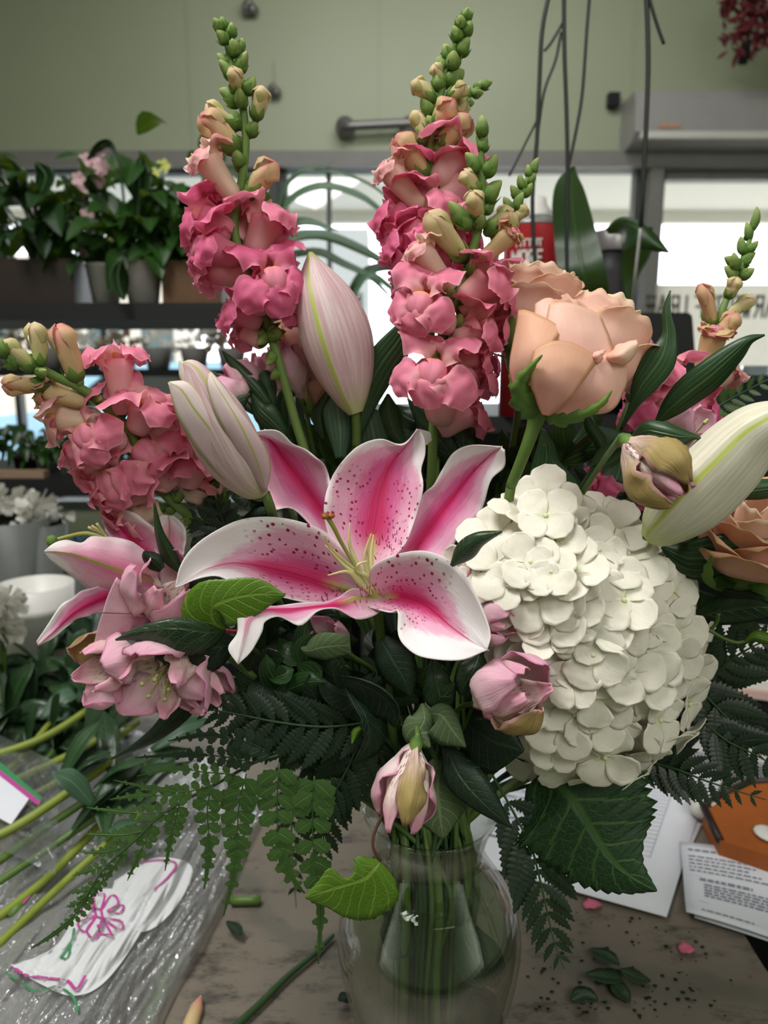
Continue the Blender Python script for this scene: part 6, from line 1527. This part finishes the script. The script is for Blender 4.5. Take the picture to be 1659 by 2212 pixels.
PN([(920, 440), (895, 540), (870, 640), (845, 785)], 30, 10)
PN([(780, 540), (750, 620), (700, 730), (652, 835)], 28, 9)
PN([(1100, 340), (960, 380), (800, 365), (580, 320)], 26, 12)
PN([(980, 400), (850, 400), (700, 400), (560, 420)], 26, 10)
PN([(860, 480), (740, 490), (600, 480), (440, 460)], 26, 10)
PN([(740, 580), (640, 600), (540, 600), (428, 595)], 24, 10)
PN([(660, 650), (580, 680), (500, 690), (402, 690)], 22, 9)
PN([(570, 740), (500, 770), (440, 790), (370, 808)], 20, 8)
PN([(640, 680), (600, 740), (560, 800), (530, 850)], 20, 7)
PN([(500, 830), (460, 880), (400, 890), (350, 900)], 18, 7)
PN([(540, 780), (520, 850), (480, 900), (430, 960)], 18, 7)
PN([(440, 910), (400, 950), (370, 960), (330, 975)], 15, 6)
PN([(480, 850), (440, 940), (400, 1010), (340, 1060), (250, 1130), (158, 1184)], 22, 15)
PN([(1300, 232), (1150, 200), (950, 190), (690, 205)], 30, 14, 'fern_dark')
PN([(1400, 190), (1250, 120), (1050, 90), (860, 120)], 34, 13, 'fern_dark')
PN([(1200, 290), (1050, 280), (900, 260), (700, 300)], 26, 12)
frond('wide leatherleaf fern fanning out over the plastic sleeve at lower left', rach, 1, pn, m='fern', seed=1000, via=[at(850, 1640, .51)])
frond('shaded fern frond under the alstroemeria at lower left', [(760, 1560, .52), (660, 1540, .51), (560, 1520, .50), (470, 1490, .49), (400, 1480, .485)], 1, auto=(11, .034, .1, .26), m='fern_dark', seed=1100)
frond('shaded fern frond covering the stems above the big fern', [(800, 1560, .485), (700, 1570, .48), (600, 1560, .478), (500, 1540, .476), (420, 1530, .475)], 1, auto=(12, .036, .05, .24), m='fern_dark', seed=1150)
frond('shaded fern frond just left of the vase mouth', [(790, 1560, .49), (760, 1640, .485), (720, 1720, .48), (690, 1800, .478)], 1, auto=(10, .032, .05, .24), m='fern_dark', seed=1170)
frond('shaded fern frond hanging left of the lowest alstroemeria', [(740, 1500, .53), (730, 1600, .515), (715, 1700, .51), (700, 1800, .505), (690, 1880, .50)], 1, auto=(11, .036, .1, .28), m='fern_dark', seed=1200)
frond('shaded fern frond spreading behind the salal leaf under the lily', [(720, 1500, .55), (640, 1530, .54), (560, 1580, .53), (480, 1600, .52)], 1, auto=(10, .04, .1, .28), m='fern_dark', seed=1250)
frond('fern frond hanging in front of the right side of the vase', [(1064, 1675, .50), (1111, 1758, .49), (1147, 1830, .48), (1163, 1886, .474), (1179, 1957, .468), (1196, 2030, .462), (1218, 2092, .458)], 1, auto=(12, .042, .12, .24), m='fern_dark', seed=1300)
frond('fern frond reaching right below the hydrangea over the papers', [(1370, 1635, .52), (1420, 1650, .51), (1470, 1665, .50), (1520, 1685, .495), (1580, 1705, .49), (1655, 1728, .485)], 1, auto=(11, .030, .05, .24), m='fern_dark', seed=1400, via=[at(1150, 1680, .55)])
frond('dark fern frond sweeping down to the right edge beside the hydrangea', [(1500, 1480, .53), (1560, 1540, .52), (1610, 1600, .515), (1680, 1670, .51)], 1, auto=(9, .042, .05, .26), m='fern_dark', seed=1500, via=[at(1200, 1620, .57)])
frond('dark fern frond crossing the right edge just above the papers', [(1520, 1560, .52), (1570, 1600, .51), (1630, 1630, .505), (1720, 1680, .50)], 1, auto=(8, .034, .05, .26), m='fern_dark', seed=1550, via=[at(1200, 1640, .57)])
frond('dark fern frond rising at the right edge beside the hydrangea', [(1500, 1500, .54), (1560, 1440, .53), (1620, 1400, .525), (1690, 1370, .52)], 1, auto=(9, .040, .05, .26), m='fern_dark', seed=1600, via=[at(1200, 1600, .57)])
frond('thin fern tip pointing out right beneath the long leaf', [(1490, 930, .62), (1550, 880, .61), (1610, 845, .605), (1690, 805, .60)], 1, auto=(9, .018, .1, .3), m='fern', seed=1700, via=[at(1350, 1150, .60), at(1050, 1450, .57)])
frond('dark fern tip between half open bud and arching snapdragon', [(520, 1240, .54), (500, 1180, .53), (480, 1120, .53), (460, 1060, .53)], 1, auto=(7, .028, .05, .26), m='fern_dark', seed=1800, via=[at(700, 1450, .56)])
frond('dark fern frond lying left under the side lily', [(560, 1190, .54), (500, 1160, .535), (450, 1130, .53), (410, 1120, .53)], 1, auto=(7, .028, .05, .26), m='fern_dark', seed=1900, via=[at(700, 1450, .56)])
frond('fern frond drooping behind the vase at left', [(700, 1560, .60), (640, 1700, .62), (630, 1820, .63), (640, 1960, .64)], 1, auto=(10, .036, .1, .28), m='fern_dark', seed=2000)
# ------------------------------------------------------------------ things on the table
tr = random.Random(31)
M['paper'] = plain('white_paper', '#dfe2ea', 0.7, 0.03)
M['ptxt'] = plain('paper_print', '#8b909b', 0.8)
M['pline'] = plain('paper_faint_print', '#b8bcc6', 0.8)
def quadpt(c, u, v):   # corners tl, tr, br, bl
    a = c[0].lerp(c[1], u); b = c[3].lerp(c[2], u); return a.lerp(b, v)
def sheetpaper(label, px, z, lines, curl=0.0, name='printed_sheet', z2=None):
    c = [onz(x, y, z) for x, y in px]
    e = empty(name, tuple(quadpt(c, .5, .5)), label, 'paper')
    def h(u, v): return curl * (max(0, v - 0.75) * 4) ** 2 * 0.25 + curl * 0.1 * math.sin(5 * u)
    G = [[tuple(quadpt(c, u, v) + Vector((0, 0, h(u, v)))) for u in np.linspace(0, 1, 9)] for v in np.linspace(0, 1, 13)]
    mb = MB(); mb.grid(G); mb.build('paper', M['paper'], e, solid=0.0006)
    mt = MB(); ml = MB()
    for (u0, v0, u1, v1, hh, kind) in lines:
        P_ = [quadpt(c, u, v) + Vector((0, 0, h(u, v) + .0009)) for u, v in ((u0, v0), (u1, v1), (u1, v1 + hh), (u0, v0 + hh))]
        (mt if kind else ml).poly([tuple(p) for p in P_])
    if mt.v: mt.build('printed_text', M['ptxt'], e, smooth=False)
    if ml.v: ml.build('printed_rules', M['pline'], e, smooth=False)
    return e
def words(u0, u1, v, hh, dens=0.12, kind=1):
    o = []; u = u0
    while u < u1:
        w = tr.uniform(.02, .06)
        o.append((u, v, min(u + w, u1), v, hh, kind)); u += w + .012
    return o
L1 = []
for k in range(26):
    v = .08 + k * .026; L1 += [(.12, v, .86, v, .004, 0)] + (words(.14, .14 + tr.uniform(.2, .6), v + .008, .009) if k % 2 == 0 else [])
for u in (.12, .3, .55, .7, .86): L1.append((u, .08, u + .004, .08, .66, 0))
L1 += words(.15, .5, .80, .015) + [(.5, .82, .84, .82, .004, 0), (.5, .9, .84, .9, .004, 0), (.5, .82, .504, .82, .08, 0), (.84, .82, .844, .82, .08, 0)]
sheetpaper('white order form with ruled table lying behind the hydrangea leaf', [(1085, 1600), (1545, 1640), (1440, 1982), (960, 1850)], TZ + .006, L1, .004)
sheetpaper('white sheet beneath the order form right of the vase', [(1120, 1560), (1600, 1600), (1460, 1900), (1010, 1800)], TZ + .003, [], .002)
L2 = words(.05, .42, .10, .03) + words(.45, .8, .10, .04) + words(.45, .78, .16, .04) + sum([words(.05, tr.uniform(.4, .75), .2 + k * .05, .02) for k in range(5)], []) + words(.12, .5, .5, .035) + sum([words(.15, .95, .57 + k * .035, .02) for k in range(5)], []) + words(.12, .5, .90, .018)
L2 += [(.05, .47, .95, .47, .004, 0), (.1, .8, .9, .8, .006, 0)]
sheetpaper('small printed delivery slip hanging over the right table edge', [(1470, 1818), (1780, 1860), (1790, 2070), (1482, 1975)], TZ + .009, L2, .012, 'delivery_slip')
sheetpaper('second slip under the small printed delivery slip', [(1494, 1826), (1790, 1866), (1800, 2082), (1500, 1985)], TZ + .004, [], .006, 'delivery_slip')

# orange clay board with a pale tag
M['clay'] = plain('orange_clay', '#b05f22', 0.55, 0.25, 14)
def ring(px, z): return [onz(x, y, z) for x, y in px]
o_ = ring([(1520, 1742), (1560, 1715), (1620, 1690), (1760, 1680), (1780, 1860), (1659, 1848), (1555, 1815)], TZ + .03)
e = empty('terracotta_tray', tuple(o_[0]), 'orange brown tray edge behind the printed slip', 'tray')
mb = MB(); mb.poly([tuple(p) for p in o_]); n = len(o_)
lo_ = [p + Vector((0, 0, -.028)) for p in o_]
for i in range(n): mb.poly([tuple(lo_[i]), tuple(lo_[(i + 1) % n]), tuple(o_[(i + 1) % n]), tuple(o_[i])])
mb.build('tray_body', M['clay'], e, smooth=False)
mb = MB()
for i in (0, 1, 2, n - 1): mb.tube([tuple(o_[i]), tuple(o_[(i + 1) % n])], .005, 8, n=2)
mb.build('dark_rim', plain('dark_rim', '#2a1a14', .5), e)
mb = MB(); c = onz(1656, 1800, TZ + .034); mb.blob(tuple(c), .014, 12, sc=(1, 1.2, .25)); tag(mb.build('pale_button', M['white']), 'white oval tag lying on the orange tray', 'tag')
mb = MB(); c = onz(1522, 1745, TZ + .02); mb.blob(tuple(c), .018, 12, sc=(1.1, 1, .8)); tag(mb.build('eraser_ball', M['whitepet']), 'white rounded lump between the order form and the orange tray', 'lump')
# stacked boxes and papers at the right
M['kraft'] = plain('pinkish_card', '#c9aca2', .7); M['greyc'] = plain('grey_card', '#8b8c92', .6)
zz = TZ
for i, (w, h, m, lab) in enumerate([(.34, .02, 'greyc', 'grey flat box at the bottom of the pile by the right edge'), (.33, .035, 'white', 'white box in the pile by the right edge'), (.31, .012, 'kraft', 'pinkish folder in the pile by the right edge'), (.30, .05, 'black', 'black box in the pile by the right edge'), (.27, .012, 'kraft', 'pinkish card on top of the black box'), (.25, .012, 'white', 'white pad topmost of the pile by the right edge')]):
    mb = MB(); mb.box((.60 + tr.uniform(-.01, .01), 1.08 + tr.uniform(-.01, .01), zz + h / 2), (w, .26, h), rz=-.35 + tr.uniform(-.05, .05)); zz += h + .0005
    tag(mb.build('flat_box', M[m], smooth=False), lab, 'box')

# scraps
M['pinkscrap'] = plain('pink_petal_scrap', '#d9708f', .6)
for i, (x, y, s) in enumerate([(1280, 1957, .010), (1484, 2052, .008)]):
    p = onz(x, y, TZ + .003); mb = MB(); blade(mb, [p - Vector((s, 0, 0)), p + Vector((0, 0, .003)), p + Vector((s, .003, 0))], [.003, .008, .006, .002], (0, 0, 1), 8, 5, ruf=.001, cup=.1)
    tag(mb.build('fallen_petal', M['pinkscrap'], solid=.0005), ['pink petal scrap on the table below the order form', 'pink petal scrap on the table below the printed slip'][i], 'petal')
def scrap(label, pts, w, m='salal', name='leaf_cutting', z=TZ + .006):
    e = empty(name, tuple(onz(pts[0][0][0], pts[0][0][1], z)), label, 'leaf cutting')
    for k, pp in enumerate(pts):
        P_ = [onz(x, y, z + .002 + .004 * math.sin(k + i)) for i, (x, y) in enumerate(pp)]
        mb = MB(); blade(mb, P_, [w * .2, w, w * .9, w * .15], (0, 0, 1), 12, 5, cup=.1); mb.build('leaf', M[m], e, solid=.0006)
scrap('small heap of cut leaves on the table at lower right', [[(1275, 2050), (1310, 2065), (1338, 2085)], [(1265, 2105), (1310, 2110), (1345, 2115)], [(1340, 2095), (1375, 2110), (1405, 2118)], [(1320, 2115), (1340, 2140), (1360, 2165)], [(1290, 2125), (1310, 2110), (1350, 2100)]], .009)
scrap('single leaf scrap on the table at lower right', [[(1233, 2162), (1262, 2150), (1292, 2162)]], .010)
scrap('leaf scraps on the table left of the vase', [[(490, 1990), (510, 2005), (520, 2020)], [(730, 2160), (745, 2155), (760, 2165)]], .006, 'salal_dark')
mbq = MB(); mbq.tube([tuple(onz(x, y, TZ + .006)) for x, y in ((500, 2225), (560, 2170), (620, 2110), (680, 2060), (720, 2020))], [.0035, .002], 8, n=24); e = mbq.build('cut_twig', M['stem_dark']); tag(e, 'long curved dark twig on the table left of the vase', 'twig')
for i, (a, b, r, lab) in enumerate([((500, 1946), (562, 1945), .005, 'short green stem offcut lying left of the vase behind the fern'), ((372, 2080), (318, 2210), .007, 'thick green stem end under the plastic sleeve at the bottom')]):
    mb = MB(); mb.tube([tuple(onz(*a, TZ + .006)), tuple(onz(*b, TZ + .006))], r, 10, n=4); tag(mb.build('stem_offcut', M['stem']), lab, 'stem offcut')
p = onz(418, 2195, TZ + .006); mb = MB(); mb.lathe([(.003, -.02), (.007, -.008), (.006, .008), (.001, .02)], p, (0.1, 1, .1), 10); mb.v = mb.v
tag(mb.build('fallen_bud', M['bud_peach']), 'pink and green fallen bud at the bottom edge left of the vase', 'bud')
cr = MB()
for k in range(130):
    x, y = tr.uniform(1130, 1640), tr.uniform(1950, 2200); q = onz(x, y, TZ + .0015)
    if q.x > .33: continue
    cr.blob(tuple(q), tr.uniform(.0006, .0018), 5, sc=(1.5, 1, .6))
tag(cr.build('plant_crumbs', M['salal_dark'], kind='stuff'), 'tiny leaf crumbs scattered over the marble table top', 'crumbs')

# ------------------------------------------------------------------ wrapped bundle of cut stems at left
lr = random.Random(51)
bl = ['long green stem with leaves in the pile at the left of the table']
M['stemy'] = plain('yellow_green_stem', '#8a9a3c', .45, .15, 30)
runs = [((-40, 2075), (140, 1905), (300, 1760)), ((-40, 1760), (120, 1690), (300, 1560)), ((-30, 1880), (140, 1760), (330, 1640)), ((-40, 1640), (100, 1590), (240, 1500)), ((-40, 2010), (120, 1880), (290, 1700)),
        ((-40, 1930), (80, 1850), (260, 1730)), ((0, 1700), (170, 1620), (330, 1520)), ((-40, 1820), (60, 1770), (250, 1640)), ((20, 1980), (170, 1830), (340, 1660)), ((-30, 1700), (60, 1620), (170, 1480))]
labs = ['lowest', 'second', 'third', 'topmost', 'fourth']
for i, (a, b, c) in enumerate(runs):
    zz = TZ + .05 + .012 * (i % 4)
    P_ = [onz(*a, zz), onz(*b, zz + .01), onz(*c, zz + .035)]
    e = empty('cut_flower_stem', tuple(P_[0]), ['lowest long cut stem of the left pile, ending under the fern tip', 'upper yellow green cut stem crossing beside the white card', 'cut stem passing just below the white card', 'high yellow green cut stem above the white card', 'second lowest long cut stem of the left pile', 'dull green cut stem in the middle of the left pile', 'cut stem reaching under the lower left alstroemeria', 'cut stem starting under the corner of the white card', 'darker cut stem lying beneath the big fern rachis', 'short steep cut stem at the top of the left pile'][i], 'cut stem', 'cut stems piled at the left of the table')
    mb = MB(); mb.tube([tuple(q) for q in P_], lr.uniform(.0035, .0055), 10, n=16); mb.build('stem', M['stemy' if i % 3 != 2 else 'stem'], e)
    for k in range(3):
        s = lr.uniform(.5, 1.0); p = P_[0].lerp(P_[2], s) + Vector((0, 0, .012)); d = Vector((lr.uniform(-.5, 1), lr.uniform(-.2, 1), lr.uniform(-.1, .6))).normalized() * lr.uniform(.05, .1)
        mb = MB(); blade(mb, [p, p + d * .5 + Vector((0, 0, .01)), p + d], [.003, .012, .013, .001], (lr.gauss(0, .4), lr.gauss(0, .4) - .4, 1), 12, 5, cup=.1); mb.build('leaf', M[['blade', 'salal', 'blade_grey'][k % 3]], e, solid=.0006)
# leafy heap behind them
for i, (x, y, zz) in enumerate([(60, 1560, .06), (150, 1480, .10), (90, 1440, .12), (200, 1560, .07), (30, 1480, .10), (180, 1400, .13), (60, 1640, .04), (240, 1500, .08), (120, 1620, .05), (10, 1560, .07)]):
    c = onz(x, y, TZ + zz); e = empty('leafy_cutting', tuple(c), ['leafy cutting above the white card in the left heap', 'leafy cutting right under the hanging side lily tip', 'topmost left leafy cutting below the bucket', 'leafy cutting left of the lower alstroemeria cluster', 'leafy cutting at the very left edge of the heap', 'leafy cutting behind the side lily in the heap', 'leafy cutting touching the green bordered sleeve', 'leafy cutting tucked under the lower alstroemeria', 'leafy cutting lying over the topmost cut stems', 'leafy cutting cut off by the left edge above the card'][i], 'leaf cutting', 'leafy cuttings heaped at the left')
    for k in range(9):
        d = Vector((lr.gauss(0, 1), lr.gauss(0, .7), lr.gauss(.1, .7))).normalized() * lr.uniform(.06, .11)
        mb = MB(); blade(mb, [c, c + d * .5 + Vector((0, 0, .012)), c + d - Vector((0, 0, .01))], [.004, .015, .015, .001], (lr.gauss(0, .4), -.5 + lr.gauss(0, .4), 1), 14, 5, cup=.1); mb.build('leaf', M[['blade', 'salal', 'blade_grey', 'salal'][(k + i) % 4]], e, solid=.0006)
    mb = MB(); mb.tube([tuple(c), tuple(c + Vector((-.04, -.06, -zz * .6))), tuple(Vector((c.x - .10, c.y - .12, TZ + .008)))], .004, 8, n=10); mb.build('stem', M['stem'], e)
# white pom chrysanthemums in a white bucket
c = onz(85, 1400, TZ + .001); c = Vector((at(80, 1330, 1.18).x, 1.18, TZ))
e = empty('white_bucket', tuple(c), 'white plastic bucket blurred at the left edge', 'bucket')
zt = at(80, 1262, 1.18).z; h = zt - TZ
mb = MB(); mb.lathe([(0, 0), (.05, 0), (.058, h * .8), (.062, h * .82), (.062, h * .87), (.059, h * .88), (.062, h), (.056, h), (.05, .02)], c, seg=28); mb.build('bucket_wall', M['white'], e)
for i, (x, y) in enumerate([(10, 1310), (5, 1365), (-25, 1330)]):
    p = at(x, y, 1.02); e = empty('white_chrysanthemum', tuple(p), ['upper', 'lowest', 'leftmost'][i] + ' of three white chrysanthemum heads blurred at the left edge', 'chrysanthemum', 'white chrysanthemums at the left edge')
    mb = MB(); pom(mb, p, .032, 120, lr); mb.build('petals', M['whitepet'], e)
    mb = MB(); mb.tube([tuple(p), tuple(p + Vector((-.02, .03, -.05))), (p.x - .03, p.y + .02, TZ + .004)], .003, 7, n=10); mb.build('stem', M['stem'], e)

# clear printed sleeve
M['film'] = filmmat('clear_sleeve_film', (0.84, 0.86, 0.88, 1), 0.22, 0.08, 0.18, 40, 1.0)
M['pinkink'] = plain('pink_sleeve_ink', '#c2489b', .5); M['greenink'] = plain('green_sleeve_ink', '#3d8f5c', .5); M['whiteink'] = filmmat('white_printed_film', (0.6, 0.62, 0.66, 1), 0.08, 0.2, 0.7, 40, .8)
sl = empty('plastic_sleeve', tuple(onz(250, 2000, TZ + .05)), 'crumpled clear flower sleeve printed with a pink flower at lower left', 'plastic sleeve')
cs = [(250, 1600), (560, 1760), (330, 2240), (-120, 2240), (-60, 1900)]
def slz(u, v):
    return TZ + .004 + .055 * math.sin(math.pi * min(1, max(0, u))) ** .6 * (0.55 + .45 * v) + .014 * noise.noise(Vector((u * 5, v * 2.4, 1.3))) + .011 * abs(noise.noise(Vector((u * 13, v * 3.5, 7.0)))) + .005 * abs(noise.noise(Vector((u * 36, v * 9, 3.0))))
TL, TR, BR, BL = Vector((255, 1560)), Vector((600, 1700)), Vector((330, 2260)), Vector((-330, 2200))
def slp(u, v, dz=0):
    a = TL.lerp(TR, u); b = BL.lerp(BR, u); q = a.lerp(b, v); z = slz(u, v) + dz
    return onz(q.x, q.y, z)
G = [[tuple(slp(u, v)) for u in np.linspace(0, 1, 150)] for v in np.linspace(0, 1, 150)]
mb = MB(); mb.grid(G); mb.build('film', M['film'], sl)
def inv(px, py):   # photo pixel -> sleeve parameters
    best = None
    for i in range(41):
        for j in range(41):
            u, v = i / 40, j / 40; a = TL.lerp(TR, u); b = BL.lerp(BR, u); q = a.lerp(b, v); d = (q.x - px) ** 2 + (q.y - py) ** 2
            if best is None or d < best[0]: best = (d, u, v)
    return best[1], best[2]
def inkline(pts, r, m, name):
    C = cat([inv(*p) for p in pts], len(pts) * 7); mb = MB()
    for i in range(len(C) - 1):
        a, b = C[i], C[i + 1]; P0 = slp(a[0], a[1], .0062); P1 = slp(b[0], b[1], .0062); t = (P1 - P0)
        if t.length < 1e-6: continue
        t.normalize(); s = Vector((-t.y, t.x, 0)) * r; mb.poly([tuple(P0 - s), tuple(P1 - s), tuple(P1 + s), tuple(P0 + s)])
    mb.build(name, M[m], sl, smooth=False)
def inkpatch(pts, m, name):
    q = [inv(*p) for p in pts]; mb = MB(); cx = sum(a for a, b in q) / len(q); cy = sum(b for a, b in q) / len(q)
    n = 30; C = cat(q + q[:1], 90)
    G = [[tuple(slp(cx + (a - cx) * k / n, cy + (b - cy) * k / n, .004)) for a, b in C] for k in range(n + 1)]
    mb.grid(G); mb.build(name, M[m], sl)
inkpatch([(20, 2085), (110, 2040), (160, 1980), (200, 1930), (260, 1915), (330, 1960), (290, 2050), (220, 2130), (160, 2150), (90, 2120)], 'whiteink', 'white_print')
inkpatch([(250, 1900), (330, 1860), (420, 1870), (380, 1960), (300, 2020), (240, 1960)], 'whiteink', 'white_print')
fc = (215, 1975)
for k in range(9):
    a = k * .698 + .2; r1, r2 = 13, 52; d = .22
    inkline([(fc[0] + r1 * math.cos(a - d), fc[1] - r1 * math.sin(a - d)), (fc[0] + r2 * .85 * math.cos(a - .25), fc[1] - r2 * .85 * math.sin(a - .25)), (fc[0] + r2 * math.cos(a), fc[1] - r2 * math.sin(a)), (fc[0] + r2 * .85 * math.cos(a + .25), fc[1] - r2 * .85 * math.sin(a + .25)), (fc[0] + r1 * math.cos(a + d), fc[1] - r1 * math.sin(a + d))], .0011, 'pinkink', 'printed_flower_petal')
inkline([(fc[0] + 11 * math.cos(t), fc[1] + 11 * math.sin(t)) for t in np.linspace(0, 6.28, 8)], .0011, 'pinkink', 'printed_flower_centre')
inkline([(28, 2082), (60, 2105), (88, 2118), (112, 2108), (140, 2122), (160, 2135), (185, 2115)], .0014, 'pinkink', 'printed_wave')
inkline([(15, 2100), (50, 2118), (80, 2135), (115, 2128), (150, 2155), (175, 2180)], .0011, 'greenink', 'printed_green_wave')
inkline([(165, 2005), (152, 2030), (130, 2060), (128, 2070), (142, 2066), (150, 2040)], .0010, 'greenink', 'printed_stalk')
inkline([(300, 1860), (345, 1850), (380, 1860), (360, 1890), (330, 1925)], .0012, 'pinkink', 'printed_flower_petal')
inkline([(100, 1890), (80, 1920), (50, 1945)], .0012, 'pinkink', 'printed_flower_petal')
# second clear sleeve with white label, pink and green border
M['film2'] = filmmat('clear_sleeve_film_plain', (0.80, 0.83, 0.82, 1), 0.05, 0.15, 0.06, 30, .6)
s2 = empty('plastic_sleeve', tuple(onz(40, 1700, TZ + .06)), 'clear sleeve corner with green and magenta border at the left edge', 'plastic sleeve')
G = [[tuple(onz(-60 + 190 * u - 10 * v, 1560 + 90 * u + 240 * v, TZ + .085 + .008 * noise.noise(Vector((u * 4, v * 4, 2))))) for u in np.linspace(0, 1, 24)] for v in np.linspace(0, 1, 30)]
mb = MB(); mb.grid(G); mb.build('film', M['film2'], s2)
def flat(pts, m, name, z, par): mb = MB(); mb.poly([tuple(onz(x, y, z)) for x, y in pts]); return mb.build(name, M[m], par, smooth=False)
flat([(-30, 1620), (90, 1722), (86, 1737), (70, 1730), (-30, 1645)], 'greenink', 'green_border', TZ + .0935, s2)
flat([(-30, 1640), (86, 1730), (84, 1740), (74, 1734), (-30, 1652)], 'pinkink', 'magenta_border', TZ + .0938, s2)
lb = flat([(-30, 1655), (66, 1722), (24, 1782), (-30, 1752)], 'paper', 'care_card', TZ + .0925, None)
md = lb.modifiers.new('thickness', 'SOLIDIFY'); md.thickness = .0008
tag(lb, 'white card tucked in the sleeve at the left edge', 'card')

# leaves under water in the vase
e = empty('submerged_sprig', tuple(VC + Vector((.03, .0, .16))), 'dark leaves pressed against the right side of the vase under water', 'leaves')
for k, (x, y, z, dx, dz) in enumerate([(.030, .0, .15, .022, -.06), (.028, -.02, .12, .018, -.06), (.02, -.03, .17, .02, -.05), (-.01, -.02, .185, -.02, -.05), (.0, .02, .17, .03, -.07), (.026, .01, .11, .004, -.05), (.01, -.015, .20, .0, -.045)]):
    p = VC + Vector((x, y, z)); mb = MB(); blade(mb, [p, p + Vector((dx * .6, -.004, dz * .5)), p + Vector((dx, 0, dz))], [.003, .016, .015, .002], (.3 * (k % 3 - 1), -1, .2), 14, 7, cup=.1, seed=k); mb.build('leaf', M['salal_dark' if k % 2 else 'blade'], e)
mb = MB(); mb.tube([tuple(VC + Vector((.02, .0, .20))), tuple(VC + Vector((.026, .0, .12))), tuple(VC + Vector((.02, .0, .014)))], .0016, 8); mb.build('stem', M['stem_dark'], e)
